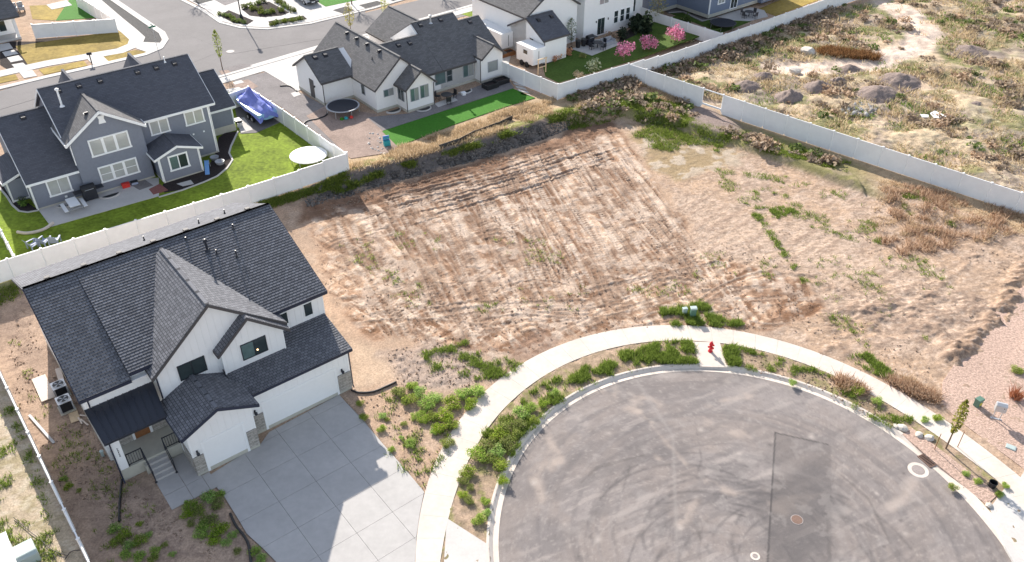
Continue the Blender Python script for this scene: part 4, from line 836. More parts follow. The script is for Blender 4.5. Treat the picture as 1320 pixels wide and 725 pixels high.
def far_house():
    H = thing('slate_house', 'slate blue house with round patio at the top edge beyond the pink trees', 'house', (25.406, 112.634, 0), YAW)
    X = lambda: MB(True); b = ZB-.1; S = dict(row=.16, step=.008)
    w = X(); w.box(.2, 12, -11, .9, b, 6.8); w.box(-5.5, .3, -11, -4.75, b, 6.8); w.box(10.5, 16, -11, 1.6, b, 3.8); w.build('wall', M['grey2'], H)
    r = X(); fa = X(); gable_u(r, fa, -5, 9.5, 1.2, 6.8, -5.8, 12.3, -11.3, 6.8, **S); gable_u(r, fa, -5, 5.9, 1.9, 3.8, 12.4, 16.3, -11.3, 3.8, rl=False, **S); r.build('roof', M['shingle_d'], H); fa.build('fascia', M['trim'], H)
    f = X(); f.box(.17, 12.03, -11, .93, b-.1, ZB+.25); f.box(-5.5, .3, -11, -4.72, b-.1, ZB+.25); f.build('foundation', M['foundation'], H)
    q = X(); q.box(.16,.3,.8,.94,ZB+.3,6.7); q.build('corner_trim', M['trim'], H)
    window(H, 'v', .9, 1.9, 3.1, 2.3, 3.6, glass='glass_b', tw=.12); window(H, 'v', .9, 4.6, 5.9, ZB+.2, ZB+2.3, glass='glass', tw=.12, sill=False); window(H, 'v', 1.6, 11., 15., ZB+.4, ZB+2.2, lites=3, glass='glass_b', tw=.12)
    window(H, 'v', .9, 2, 4, 4.9, 6.1, glass='glass_b', tw=.12)
far_house()
def corner_house():
    o = g(28, 50); H = thing('porch_house', 'white house with covered porch and dark roof in the top left corner', 'house', (o.x, o.y, 0), YAW)
    X = lambda: MB(True); b = ZB-.1; S = dict(row=.16, step=.008)
    w = X(); w.box(-12, -.1, -11, -2.0, b, 3.7); w.pv([(-12,3.6),(-6,6.6),(-.1,3.6)], -11, -2.0); w.build('wall', M['white'], H)
    p = X(); p.box(-12, 0, -2, .1, b, ZB+.25); p.build('porch_floor', M['concrete'], H)
    for u in (-3.0, -.2): p = X(); p.box(u-.16, u+.16, -.3, .02, ZB+.25, 3.5); p.build('porch_column', M['trim'], H)
    p = X(); p.box(-12,.1,-.35,.05,3.45,3.75); p.build('porch_beam', M['trim'], H)
    r = X(); fa = X(); gable_u(r, fa, -6., 7.2, .4, 3.8, -12.5, .5, -11.5, 3.9, **S); r.build('roof', M['shingle_g'], H); fa.build('fascia', M['brownfas'], H)
    window(H, 'v', -2., -2.6, -1.0, 1.6, 3.3, glass='glass_b', glass2='glass', tw=.12); window(H, 'v', -2., -6.6, -5.0, 1.6, 3.3, glass='glass_b', tw=.12)
corner_house()
# ------------------------------------------------------------------ fences
def ztop_pt(px, py, h=1.83): return g(px, py, h).xy
def fence(label, pts, h=1.83, skip=(), lin=False, gap=None, sp=2.44, gate=None, group=None, rail=True):
    P = [Vector(p) for p in pts]; c = (P[0]+P[-1])/2; z0 = float(Hs(np.array([c.x]), np.array([c.y]))[0])
    F = thing('vinyl_fence', label, 'fence', (c.x, c.y, z0)); posts = []
    hz = lambda p: float(Hs(np.array([p.x]), np.array([p.y]))[0])
    zf = (lambda p: hz(p)-z0) if not lin else (lambda p: hz(P[0])+(hz(P[-1])-hz(P[0]))*(p-P[0]).length/(P[-1]-P[0]).length-z0)
    for A, B in zip(P[:-1], P[1:]):
        L = (B-A).length; n = max(1, round(L/sp)); d = (B-A)/L; an = math.atan2(d.y, d.x); nn = Vector((-d.y, d.x))
        for k in range(n):
            p = A+d*(L*k/n); q = A+d*(L*(k+1)/n)
            if gap and gap[0] <= k <= gap[1]:
                m_ = MB(); s0 = p-c; s1 = q-c; o_ = nn*.045; m_.pz([(s0-o_).to_tuple(), (s1-o_).to_tuple(), (s1+o_).to_tuple(), (s0+o_).to_tuple()], (zf(p)+zf(q))/2+.04, (zf(p)+zf(q))/2+.22); m_.build('bottom_rail', M['vinyl'], F); m_ = MB(); m_.pz([(s0-o_).to_tuple(), (s1-o_).to_tuple(), (s1+o_).to_tuple(), (s0+o_).to_tuple()], (zf(p)+zf(q))/2+h-.14, (zf(p)+zf(q))/2+h-.03); m_.build('top_rail', M['vinyl'], F); posts += [p, q]; continue
            z = (zf(p)+zf(q))/2; lo_ = min(0., hz((p+q)/2)-z0-z) if lin else 0.; m_ = MB()
            for t0, t1, w_, a, b in ((.06,L/n-.06,.022,.06+lo_,h-.10),(.05,L/n-.05,.04,.05+lo_,.19+lo_),(.05,L/n-.05,.04,h-.17,h-.03)):
                s0 = p+d*t0-c; s1 = p+d*t1-c; o_ = nn*w_; m_.pz([(s0-o_).to_tuple(), (s1-o_).to_tuple(), (s1+o_).to_tuple(), (s0+o_).to_tuple()], z+a, z+b)
            m_.build('panel', M['vinyl'], F); posts += [p, q]
    seen = []
    for p in posts:
        if any((p-Vector(q_)).length < .05 for q_ in skip) or any((p-s2).length < .05 for s2 in seen): continue
        seen.append(p); m_ = MB(); q = p-c; z = zf(p); m_.box(q.x-.064, q.x+.064, q.y-.064, q.y+.064, z-.15, z+h+.02); m_.box(q.x-.085, q.x+.085, q.y-.085, q.y+.085, z+h+.02, z+h+.05); m_.build('post', M['vinyl'], F)
    return F
def ext(a, b, m_): a, b = Vector(a), Vector(b); return b+(b-a).normalized()*m_
fA, fB = ztop_pt(0, 336.5), ztop_pt(446.7, 196.5); fC = ztop_pt(364, 141); fD = ztop_pt(319.5, 112); fE = ztop_pt(294, 121)
fence('long white vinyl fence between the grey house lawn and the charcoal-roofed farmhouse', [ext(fB, fA, 9), fB])
fence('white vinyl fence beside the boat, from the covered trampoline to the street', [fB, fC, fD, fE], skip=[fB])
fence('short white vinyl fence behind the three blue garden chairs', [ztop_pt(17.5, 329), ztop_pt(-14, 268)])
nA, nB = ztop_pt(0, 481), ztop_pt(114, 724); fence('white vinyl fence seen edge-on left of the farmhouse steps', [ext(nB, nA, 8), ext(nA, nB, 8)])
kA, kB, kC, kD = ztop_pt(646, 79), ztop_pt(719.5, 108.5), ztop_pt(810.5, 82), ztop_pt(1073, -4)
fence('white vinyl fence round the yard with the pink blossoming trees', [ext(kB, kA, 4), kB, kC, ext(kC, kD, 14)])
rE = ext(kC, ztop_pt(1320, 251), 12); fence('white vinyl fence with one panel missing between lot and wild field', [kC, rE], skip=[kC], lin=True, gap=(4, 4))
fence('white vinyl fence between the two top yards, by the orange grass clump', [ztop_pt(826, 8), ztop_pt(931, 43)])
fence('white vinyl fence along the half-dry lawn at top left', [ztop_pt(40.5, 31.5), ztop_pt(147, 24), ztop_pt(96, -8)])
# ------------------------------------------------------------------ streets and yards behind
def wl(p, a, b): return (p.x+UU.x*a-VV.x*b, p.y+UU.y*a-VV.y*b)       # from p: a along the street, b away from the viewer
n0, f0 = g(300, 98), g(420, 29); wd = (f0-n0).dot(-VV)
slab_px('road', [wl(n0,-160,0), wl(n0,220,0), wl(n0,220,wd), wl(n0,-160,wd)], M['road'], .93, .1, z=0, world=True)
s0, s1 = g(160, 10), g(235, 3); aa = (s0-n0).dot(UU); bb = (s1-n0).dot(UU)
slab_px('road', [wl(n0,aa,wd-1), wl(n0,bb,wd-1), wl(n0,bb,240), wl(n0,aa,240)], M['road'], .934, .1, z=0, world=True)
for k_, P in enumerate(([(120,87.5),(190,71.5),(207,63.5),(214,53),(210,45),(197,35.5),(150,0),(240,0),(300,60),(180,110)],[(228,-2),(262,14.5),(285,30.5),(311,37),(345,38.5),(400,31.5),(470,14),(480,40),(300,70),(230,40)],[(-60,135),(60,101),(120,87.5),(190,71),(230,60),(230,80),(100,112),(-60,160)])): slab_px('road', P, M['road'], .038+.004*k_, .1)
def ribbon(name, pts, w, mt, up=.05, th=.15, kind='structure'):
    P = [g(a, b) for a, b in pts]; mb = MB(); L = []; R = []
    for k, p in enumerate(P):
        d = (P[min(k+1,len(P)-1)]-P[max(k-1,0)]); d.z = 0; d.normalize(); n = Vector((-d.y, d.x, 0))*w/2
        L.append(p+n+Vector((0,0,up))); R.append(p-n+Vector((0,0,up)))
    dn = Vector((0,0,-th))
    for k in range(len(P)-1):
        mb.face([L[k],R[k],R[k+1],L[k+1]]); mb.face([L[k],L[k+1],L[k+1]+dn,L[k]+dn]); mb.face([R[k],R[k]+dn,R[k+1]+dn,R[k+1]])
    mb.face([L[0],L[0]+dn,R[0]+dn,R[0]]); mb.face([L[-1],R[-1],R[-1]+dn,L[-1]+dn]); o = mb.build(name, mt); o['kind'] = kind; return o
ribbon('kerb', [(120,-18),(140,-4),(197,35),(209,43),(213.5,52),(206,63),(187,71),(120,86.5),(60,100),(-40,124)], .8, M['concrete'], .10)
ribbon('sidewalk', [(90,-24),(110,-8),(150,27),(167,41),(177,50),(174,58),(155,66),(115,73),(60,82.5),(3,95),(-40,105)], 1.9, M['concrete'], .055)
slab_px('pavement', [(184,55),(209,56),(204,64),(190,68),(175,63)], M['concrete'], .062); slab_px('pavement', [(113,77),(133,73),(140,80),(120,84)], M['concrete'], .062)
slab_px('gravel_bed', [(116,-1),(141,-2),(207,44.5),(208.5,56),(185,56),(182,47.5),(148.5,23)], M['blackrock'], .05, kind='stuff')
slab_px('lawn', [(20,60),(60,54),(152,40),(163,46),(168,55),(155,62),(110,70.5),(36,84)], M['turf_dry'], .04)
for P in ([(50,90),(108,79),(113,85),(57,97)],[(133,74),(175,65),(191,68),(170,75),(140,80)],[(-10,102),(20,96.5),(24,103),(-10,110)]): slab_px('lawn', P, M['turf_dry'], .045)
for P in ([(15,84),(30,81.5),(36,87),(21,89.5)],[(25,94),(42,91),(48,98.5),(31,101.5)],[(3,68),(18,65),(24,70),(7,73.5)],[(9,75),(24,72),(30,78),(14,81)],[(0,58),(12,56),(17,63),(0,67)]): slab_px('paving_stone', P, M['concrete'], .06)
slab_px('mulch_bed', [(0,58),(14,54),(58,54),(60,57),(20,63),(38,84),(10,90),(0,84)], M['mulch'], .03)
slab_px('lawn', [(72,27),(92,-4),(100,-4),(131,23)], M['turf_green'], .04); slab_px('lawn', [(38,8),(78,6),(88,18),(70,27),(42,25)], M['turf_dry'], .036); slab_px('patio', [(60,7),(86,1),(93,7.5),(67,13)], M['concrete'], .07)
# across the street
slab_px('pavement', [(231,-6),(264,12),(286,28),(312,34.5),(345,36),(400,29),(470,12),(530,-4),(560,-24),(235,-24)], M['concrete'], .06)
ribbon('kerb', [(222,-6),(262,14),(285,30),(311,36.5),(345,38),(400,31),(480,11.5),(530,-3),(600,-22)], .5, M['concrete'], .10)
slab_px('driveway', [(270,-3),(300,-8),(318,-2),(290,8)], M['greygravel'], .072); slab_px('driveway', [(352,-14),(400,-10),(415,8),(397,18),(380,8)], M['drive'], .074)
for P in ([(283,21),(295,14),(327,27.5),(319,32.5),(301,30.5)],[(312,13),(327,7),(347,3),(373,17),(363,21),(340,23),(322,21)],[(346,28.5),(391,21),(396,25.5),(348,34)]): slab_px('mulch_bed', P, M['mulch'], .08)
for P in ([(248,2),(268,-4),(275,1),(256,6)],[(429,14),(446,9),(457,14),(444,19)],[(463,7.5),(486,2),(495,5),(471,11.5)],[(501,0),(518,-4),(524,-1),(510,3.5)]): slab_px('mulch_bed', P, M['blackrock'], .08)
slab_px('lawn', [(407,2),(420,9.5),(470,-1),(470,-12),(420,-12)], M['turf_green'], .08)
# near side of the street
ribbon('sidewalk', [(240,118),(270,109),(300,100.5),(335,90),(380,77),(460,53),(560,25),(600,14),(640,4),(700,-14)], 1.6, M['concrete'], .06)
ribbon('kerb', [(200,123),(240,112),(300,95),(420,60.5),(520,32),(600,10),(690,-17)], .5, M['concrete'], .10)
slab_px('driveway', [(322,85),(412,58.5),(450,60),(450,90),(384,118),(343,93.5)], M['concrete'], .05)
slab_px('gravel_bed', [(283,91),(313,82.5),(332,87.5),(300,97)], M['greygravel'], .05, kind='stuff'); slab_px('gravel_bed', [(298,104),(342,93.5),(384,118),(420,138),(424,160),(455,190),(452,203),(365,140),(318,111)], M['greygravel'], .035, kind='stuff')
slab_px('mulch_bed', [(300,107),(320,103),(333,112),(320,119),(303,118)], M['brownyard'], .05); slab_px('mulch_bed', [(282,92),(294,91),(302,97),(288,99)], M['brownyard'], .055); slab_px('pavement', [(291,116),(308,113),(324,122),(303,127)], M['concrete'], .055); slab_px('paving_stone', [(375,121),(384,118),(388,123),(379,126)], M['concrete'], .06); slab_px('paving_stone', [(300,107),(311,104),(315,107),(303,110)], M['concrete'], .062)
slab_px('yard', [(395,150),(420,137),(486,148),(476,153),(494,169),(513,190),(505,197),(452,205)], M['brownyard'], .045)
slab_px('lawn', [(590,17.5),(645,2),(652,6),(606,22)], M['turf'], .04); slab_px('lawn', [(612,29),(652,17),(652,33),(640,40)], M['turf'], .04); slab_px('driveway', [(455,58),(520,38),(530,46),(470,66)], M['brownyard'], .05); slab_px('driveway', [(618,33),(640,38),(662,60),(655,85),(640,80)], M['concrete'], .045)
# grey house yard
slab_px('lawn', [(-60,310),(-40,240),(60,180),(290,120),(312,116),(362,142),(447,208),(300,254),(0,350)], M['turf'], .02, .1)
slab_px('patio', [(49.5,271),(66,293),(205,253.5),(205,230),(150,235)], M['concrete'], .06)
for P in ([(262,235),(235,245),(212,249),(210,238),(262,221),(276,205),(282,178),(290,172),(307,170),(298,188),(296,198),(300,207),(293,217),(280,227)],[(-2,232),(18,248),(40,265),(50,271.5),(36,273.5),(25,272),(16,264),(9,253),(-2,242)]): slab_px('mulch_bed', P, M['mulch'], .05)
ribbon('edging', [(307,170),(298,189),(295.5,198),(300,207),(293,217.5),(280,228),(262,236),(235,246),(205,255)], .16, M['concrete'], .09); ribbon('edging', [(-2,241),(9,254),(16,265),(25,273),(36,274.5),(50,272)], .16, M['concrete'], .09)
slab_px('brick_patch', [(192,245),(206,238),(217,246),(198,252)], M['brick'], .075); slab_px('paving_stone', [(228,238),(246,233),(250,238),(236,241)], M['concrete'], .07)
slab_px('parking_pad', [(302,135),(330,128),(364,157),(330,172),(310,173)], M['road'], .05); slab_px('pavement', [(303,154),(315,152),(326,168),(311,172)], M['concrete'], .06); slab_px('path', [(166,238),(186,232),(198,240),(180,246)], M['greygravel'], .07)
# stucco house yard
slab_px('lawn', [(492.6,170),(661,115),(690,127),(653,138),(586,161),(522,186),(513,190)], M['turf_green'], .06)
slab_px('gravel_bed', [(473,152),(527,147),(560,135),(620,110),(652,99),(663,114),(600,134),(545,152.5),(493.5,169)], M['greygravel'], .05, kind='stuff')
slab_px('patio', [(560,134.5),(584,125.5),(590,130),(565,139)], M['concrete'], .07)
for k in range(6): slab_px('paving_stone', [(655+4*k-k*1.,98+4.4*k),(668+4*k-k*1.,101+4.4*k),(670+4*k-k*1.,103.5+4.4*k),(657+4*k-k*1.,100.5+4.4*k)], M['concrete'], .06)
# white tall house and slate house yards
slab_px('lawn', [(700,86),(728,68),(737,63),(790,60),(845,32),(872,26),(905,46),(930,42),(812,80),(720,107),(703,99)], M['turf_shade'], .04)
slab_px('patio', [(737,64),(763,72.5),(799,58),(790,50),(762,52)], M['concrete'], .07); slab_px('mulch_bed', [(797,56),(818,48),(830,38),(826,30),(800,48)], M['mulch'], .07); slab_px('mulch_bed', [(700,86),(740,66),(737,60),(700,80)], M['mulch'], .06)
slab_px('lawn', [(862,17),(880,15.5),(905,27),(925,24),(945,27),(968,28),(930,43)], M['turf_shade'], .045); slab_px('patio', [(925,22),(945,15),(968,10),(985,14),(990,22),(965,28),(945,27)], M['concrete'], .06); slab_px('lawn', [(976,13),(1010,-2),(1078,-8),(1000,21)], M['turf_dry'], .045); slab_px('gravel_bed', [(855,12),(872,4),(880,10),(912,24),(925,22),(905,29),(880,17),(862,18)], M['greygravel'], .05, kind='stuff')
ribbon('edging', [(862,17),(880,15.5),(905,27.5),(925,24)], .2, M['concrete'], .09)
# ------------------------------------------------------------------ foliage generators
def pal(rg, n, dark, light, p=1.): t = rg.random(n)**p; return np.asarray(dark)+(np.asarray(light)-np.asarray(dark))*t[:,None]
def leaf_quads(rg, P, size, cols, up=.3):
    n = len(P); d1 = rg.normal(size=(n,3)); d1[:,2] *= .7; d1 /= np.linalg.norm(d1, axis=1)[:,None]; d2 = rg.normal(size=(n,3)); d2 -= d1*(d1*d2).sum(1)[:,None]; d2 /= np.linalg.norm(d2, axis=1)[:,None]
    s = size*rg.uniform(.6,1.3,n)[:,None]; a = d1*s; b = d2*s*.6
    V = np.stack([P-a, P+b-a*.1, P+a, P-b-a*.1], 1).reshape(-1,3); F = np.arange(4*n).reshape(n,4); return V, F, np.repeat(cols, 4, 0)
def blob_points(rg, n, lobes):
    """points through the volume of several lobes (x, y, z, rx, rz)"""
    L = np.asarray(lobes, float); k = rg.choice(len(L), n, p=(L[:,3]**2*L[:,4])/(L[:,3]**2*L[:,4]).sum()); d = rg.normal(size=(n,3)); d /= np.linalg.norm(d, axis=1)[:,None]
    r = rg.random(n)**.45; P = L[k,:3]+d*r[:,None]*np.stack([L[k,3],L[k,3],L[k,4]],1); P[:,2] = np.abs(P[:,2]); return P
def bush_mesh(name, seed, n=1700, dark=(.075,.14,.02), light=(.40,.55,.10), size=.055, flat=.8, mt='leaf', lobes=6):
    rg = np.random.default_rng(seed); Lb = [(0,0,.35*flat,.62,.42*flat)]+[(.5*math.cos(a), .5*math.sin(a), rg.uniform(.2,.55)*flat, rg.uniform(.3,.5), rg.uniform(.28,.45)*flat) for a in rg.uniform(0,6.28,lobes)]
    P = blob_points(rg, n, Lb); cc = pal(rg, n, dark, light)
    if name in ('weed_bush', 'yard_weed'): dry = rg.random(n) < .10; cc[dry] = np.array((.40,.33,.16))*rg.uniform(.6,1.2,dry.sum())[:,None]
    V, F, C = leaf_quads(rg, P, size, cc); return fast_mesh(name, V, F, M[mt], C)
def place(name, me, px, label, cat, group=None, s=1., up=0., rz=None):
    p = g(*px); o = link_mesh(name, me, loc=(p.x, p.y, p.z+up)); o.scale = (s,s,s) if not isinstance(s, tuple) else s; o.rotation_euler = (0,0,RNG.uniform(0,6.28) if rz is None else rz); return tag(o, label, cat, group)
def blades_mesh(name, P, H, spread, nb, dark, light, mt='drygrass', w=.022, seed=1):
    """tufts of narrow blades at points P (n, 3)"""
    rg = np.random.default_rng(seed); n = len(P)*nb; B = np.repeat(P, nb, 0); H_ = np.repeat(np.broadcast_to(H, len(P)), nb)*rg.uniform(.5,1.15,n)
    off = rg.normal(size=(n,2))*spread*.55; base = B.copy(); base[:,:2] += off; tip = base.copy(); tip[:,:2] += off*.6+rg.normal(size=(n,2))*(H_*.38)[:,None]; tip[:,2] += H_; base[:,2] -= .03
    a = rg.uniform(0,6.28,n); sd_ = np.stack([np.cos(a), np.sin(a), 0*a], 1)*(w*(1+H_))[:,None]
    V = np.stack([base-sd_, base+sd_, tip], 1).reshape(-1,3); C = np.repeat(pal(rg, n, dark, light), 3, 0); return fast_mesh(name, V, np.arange(3*n).reshape(n,3), M[mt], C)
def scatter(poly, n, seed=0, dens=None, px=True):
    W_ = wpoly(poly) if px else np.asarray(poly, float); rg = np.random.default_rng(seed); lo, hi = W_.min(0), W_.max(0); out = np.zeros((0,2))
    while len(out) < n:
        q = lo+(hi-lo)*rg.random((n*3,2)); m_ = pmask(q[:,0], q[:,1], W_, .05) > .5
        if dens is not None: m_ &= rg.random(len(q)) < dens(q[:,0], q[:,1])
        out = np.concatenate([out, q[m_]])
    out = out[:n]; return np.stack([out[:,0], out[:,1], Hs(out[:,0], out[:,1])], 1)
clump = lambda sc, th, s=5: (lambda x, y: sst(th, th+.12, fbm(x*sc, y*sc, s)))
def stuff(name, me, label, cat): return tag(link_mesh(name, me), label, cat, None, 'stuff')
def join_meshes(name, parts, mt):
    V = []; F = []; C = []; n = 0
    for v, f, c in parts: V.append(v); F.append(f+n); C.append(c); n += len(v)
    return fast_mesh(name, np.concatenate(V), np.concatenate(F), M[mt], np.concatenate(C))
# green weeds and grass nobody could count
GREEN = dict(dark=(.10,.15,.022), light=(.33,.42,.09))
K = np.concatenate
P = K([scatter([(853,441),(891,440.5),(899,469),(848,468)], 480, 1, clump(1.6,.40)), scatter([(931,442.5),(948,446),(956,473),(939,472)], 230, 2, clump(1.6,.38)), scatter([(850,398),(900,391),(945,402),(957,420),(905,420.5),(856,421)], 850, 3, clump(1.5,.44)), scatter([(735,480),(800,455),(850,443),(850,470),(800,480),(760,497)], 520, 4, clump(1.4,.50)), scatter([(620,560),(690,500),(740,475),(760,495),(700,535),(660,590)], 480, 5, clump(1.4,.48))])
stuff('tall_grass', blades_mesh('tall_grass', P, .30, .16, 9, seed=2, **GREEN), 'tall green grass beside the red hydrant and along the kerb', 'grass')
P = K([scatter([(1090,462),(1118,454),(1152,482),(1154,492),(1128,482)], 260, 6, clump(1.5,.42)), scatter([(965,268),(1020,267),(1042,276),(975,284)], 230, 7, clump(1.3,.46)), scatter([(974,280),(982,280),(1044,366),(1036,368)], 120, 8, clump(1.2,.44)), scatter([(1150,255),(1180,245),(1240,300),(1200,300)], 200, 9, clump(.7,.5)), scatter([(900,215),(1100,230),(1150,330),(950,260)], 500, 10, clump(.6,.55)), scatter([(960,330),(1250,330),(1180,470),(1060,430)], 240, 11, clump(.5,.56)), scatter([(545,455),(600,440),(672,470),(655,488),(560,490)], 520, 12, clump(1.2,.52)), scatter([(400,290),(1000,330),(900,410),(500,400)], 260, 13, clump(.5,.58)), scatter([(470,510),(530,500),(600,560),(545,630),(500,590)], 160, 14, clump(1,.5)), scatter([(-20,520),(18,520),(60,640),(85,735),(-20,735)], 380, 36, clump(.9,.52)), scatter([(0,400),(40,440),(110,570),(200,650),(180,725),(110,725),(60,590)], 130, 37, clump(.8,.54)), scatter([(950,446),(1040,470),(1180,540),(1150,553),(1060,505),(960,475)], 330, 15, clump(1.3,.54))])
stuff('low_weeds', blades_mesh('low_weeds', P, .20, .17, 8, seed=3, **GREEN), 'scattered low green weeds on the bare soil', 'weeds')
P = K([scatter([(330,262),(400,243),(445,222),(452,235),(400,252),(345,270)], 900, 16), scatter([(395,253),(480,223),(560,200),(640,175),(700,150),(740,140),(738,150),(700,160),(640,183),(560,208),(480,231),(398,260)], 1100, 17, clump(.7,.46)), scatter([(700,150),(800,125),(880,135),(900,160),(880,165),(800,150),(735,168)], 2300, 18, clump(.8,.42)), scatter([(885,150),(930,165),(1095,210),(1092,222),(1000,200),(900,172)], 1900, 19, clump(.8,.44)), scatter([(-40,390),(0,372),(28,362),(20,385),(-30,410)], 260, 20), scatter([(805,160),(870,150),(900,165),(960,195),(900,200),(830,190)], 900, 21, clump(.4,.45))])
stuff('bank_grass', blades_mesh('bank_grass', P, .24, .26, 7, seed=4, dark=(.10,.15,.02), light=(.30,.36,.08), w=.03), 'green grass along the top of the earth bank and the long fence', 'grass')
P = K([scatter([(448,214),(500,196),(520,188),(590,166),(655,142),(690,131),(742,122),(735,142),(640,171),(560,196),(480,219),(448,230)], 2100, 22, clump(.6,.42)), scatter([(740,120),(815,100),(890,122),(905,136),(880,135),(800,124),(745,140)], 1500, 23, clump(.35,.36))])
stuff('dry_grass', blades_mesh('dry_grass', P, .38, .30, 8, seed=5, dark=(.36,.26,.15), light=(.78,.62,.42), w=.03), 'straw-coloured dry grass between the green lawn and the earth bank', 'dry grass')
P = K([scatter([(1135,232),(1325,272),(1330,300),(1220,312),(1150,280)], 520, 24, clump(1.1,.50)), scatter([(1120,300),(1200,290),(1240,320),(1160,330)], 170, 25, clump(1.1,.5)), scatter([(1140,487),(1200,505),(1212,520),(1180,512)], 260, 26), scatter([(1085,486),(1120,505),(1105,508),(1075,492)], 110, 27)])
P2 = scatter([(1135,232),(1325,272),(1330,305),(1200,318),(1120,300)], 420, 29, clump(.9,.46)); stuff('straw_brush', blades_mesh('straw_brush', P2, .30, .3, 8, (.34,.24,.14), (.74,.58,.40), seed=16, w=.026), 'pale straw tufts between the rusty brush by the long fence', 'dry grass')
stuff('brown_brush', blades_mesh('brown_brush', P, .45, .30, 9, seed=6, dark=(.28,.165,.10), light=(.70,.52,.37), w=.026), 'rusty brown dry brush along the foot of the long fence', 'brush')
_road = wpoly([(1120,-60),(1135,0),(1175,22),(1193,40),(1180,62),(1130,80),(1060,88),(1000,86)])
clear = lambda sc, th, s=5: (lambda x, y: sst(th, th+.12, fbm(x*sc, y*sc, s))*(1-.93*pline(x, y, _road, 2.2, .5)))
fpoly = [(15,93.5),(52,57),(100,57),(100,130),(60,130)]
P = scatter(fpoly, 9000, 28, clear(.22,.38), px=False); stuff('field_grass', blades_mesh('field_grass', P, .42, .42, 7, seed=7, dark=(.32,.24,.14), light=(.74,.60,.39), w=.045), 'dry yellow grass tufts across the wild field', 'dry grass')
P = scatter(fpoly, 5200, 29, clear(.28,.46,9), px=False); stuff('field_weeds', blades_mesh('field_weeds', P, .30, .42, 7, seed=8, dark=(.08,.14,.02), light=(.26,.36,.08), w=.045), 'green weed patches across the wild field', 'weeds')
rg = np.random.default_rng(31); parts = []
for k, q in enumerate(K([scatter(fpoly, 900, 30, clear(.16,.44,19), px=False), scatter([(822,92),(900,62),(1075,8),(1090,16),(960,68),(840,106)], 170, 32), scatter([(735,128),(812,99),(830,104),(810,125),(760,140)], 110, 33), scatter([(735,150),(800,126),(880,134),(905,150),(880,162),(800,152),(740,166)], 45, 34), scatter([(930,165),(1000,185),(1095,212),(1090,220),(1000,198),(930,180)], 40, 35)])):
    s = rg.uniform(.3,.95)*(1.25 if rg.random() < .2 else 1); n = 55; Pp = blob_points(rg, n, [(0,0,.3,1,.5),(.5,.3,.25,.6,.4),(-.4,.5,.2,.6,.4)])*s+q; kind = rg.random()
    dk, lt = (((.13,.10,.075),(.37,.30,.215)) if kind < .55 else ((.20,.14,.09),(.46,.35,.24)) if kind < .85 else ((.05,.08,.02),(.15,.19,.06))); parts.append(leaf_quads(rg, Pp, .17*s+.07, pal(rg, n, dk, lt)))
stuff('scrub', join_meshes('scrub', parts, 'leaf'), 'grey brown scrub and tumbleweed across the wild field', 'scrub')
# clods and stones
def clods(name, P, smin, smax, seed, cd, cl, mt):
    rg = np.random.default_rng(seed); n = len(P); O8 = np.array([(1,0,0),(0,1,0),(-1,0,0),(0,-1,0),(0,0,.8),(0,0,-.5)]); F0 = np.array([(0,1,4),(1,2,4),(2,3,4),(3,0,4),(1,0,5),(2,1,5),(3,2,5),(0,3,5)])
    s = smin+(smax-smin)*rg.random(n)**3; V = P[:,None,:]+(O8[None]*rg.uniform(.6,1.4,(n,6,3)))*s[:,None,None]; F = (F0[None]+6*np.arange(n)[:,None,None]).reshape(-1,3)
    return fast_mesh(name, V.reshape(-1,3), F, M[mt], np.repeat(pal(rg, n, cd, cl), 6, 0))
P = K([scatter(LOT, 6500, 40, clump(.3,.40)), scatter([(490,455),(560,440),(610,450),(650,470),(600,500),(520,500)], 900, 41), scatter([(905,330),(1042,280),(1320,330),(1190,500),(1060,452),(960,420),(1042,362)], 1500, 42, clump(.4,.48)), scatter([(395,275),(480,247),(560,226),(640,204),(720,180),(640,212),(480,258)], 1300, 43), scatter([(950,448),(1040,472),(1170,542),(1150,553),(1060,505),(960,476)], 700, 44), scatter([(0,470),(30,400),(120,560),(200,640),(330,725),(120,725)], 1300, 45, clump(.5,.45)), scatter([(460,505),(520,500),(590,560),(545,625)], 350, 46)])
stuff('soil_clods', clods('soil_clods', P, .015, .085, 50, (.36,.265,.195), (.62,.49,.39), 'drygrass'), 'loose clods and stones on the graded soil', 'clods')
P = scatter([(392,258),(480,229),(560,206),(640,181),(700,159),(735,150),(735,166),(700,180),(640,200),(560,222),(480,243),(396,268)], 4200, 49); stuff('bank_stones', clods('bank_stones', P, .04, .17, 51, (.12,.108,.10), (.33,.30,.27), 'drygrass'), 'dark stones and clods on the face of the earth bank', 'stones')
# bushy weeds by the walk: each one its own
BW = [bush_mesh('weed_bush', 60+k) for k in range(5)]; BD = [bush_mesh('yard_weed', 70+k, 900, (.08,.16,.02), (.28,.42,.07), .06, .55) for k in range(3)]
for x, y, r in [(515,503,12),(528,513,13),(541,505,12),(549,520,14),(561,510,12),(572,536,14),(584,519,15),(598,506,14),(612,503,15),(607,520,12),(566,551,11),(577,569,11),(583,545,11),(556,535,10),(532,495,10)]: place('weed_bush', BW[RNG.integers(5)], (x, y+4), 'bushy green weed in the bare soil on the house side of the walk', 'weed', 'bushy weeds on the house side of the sidewalk', r/24*1.3)
for x, y, r in [(616,585,15),(631,572,14),(643,560,14),(655,550,14),(668,548,12),(655,572,14),(645,596,13),(672,531,13),(684,525,11),(603,608,12),(597,618,9),(628,590,11),(640,581,12),(662,560,11),(649,617,9),(690,540,9),(715,505,9),(700,518,9)]: place('weed_bush', BW[RNG.integers(5)], (x, y+4), 'bushy green weed in the strip between walk and kerb', 'weed', 'bushy weeds between sidewalk and kerb', r/24*1.3)
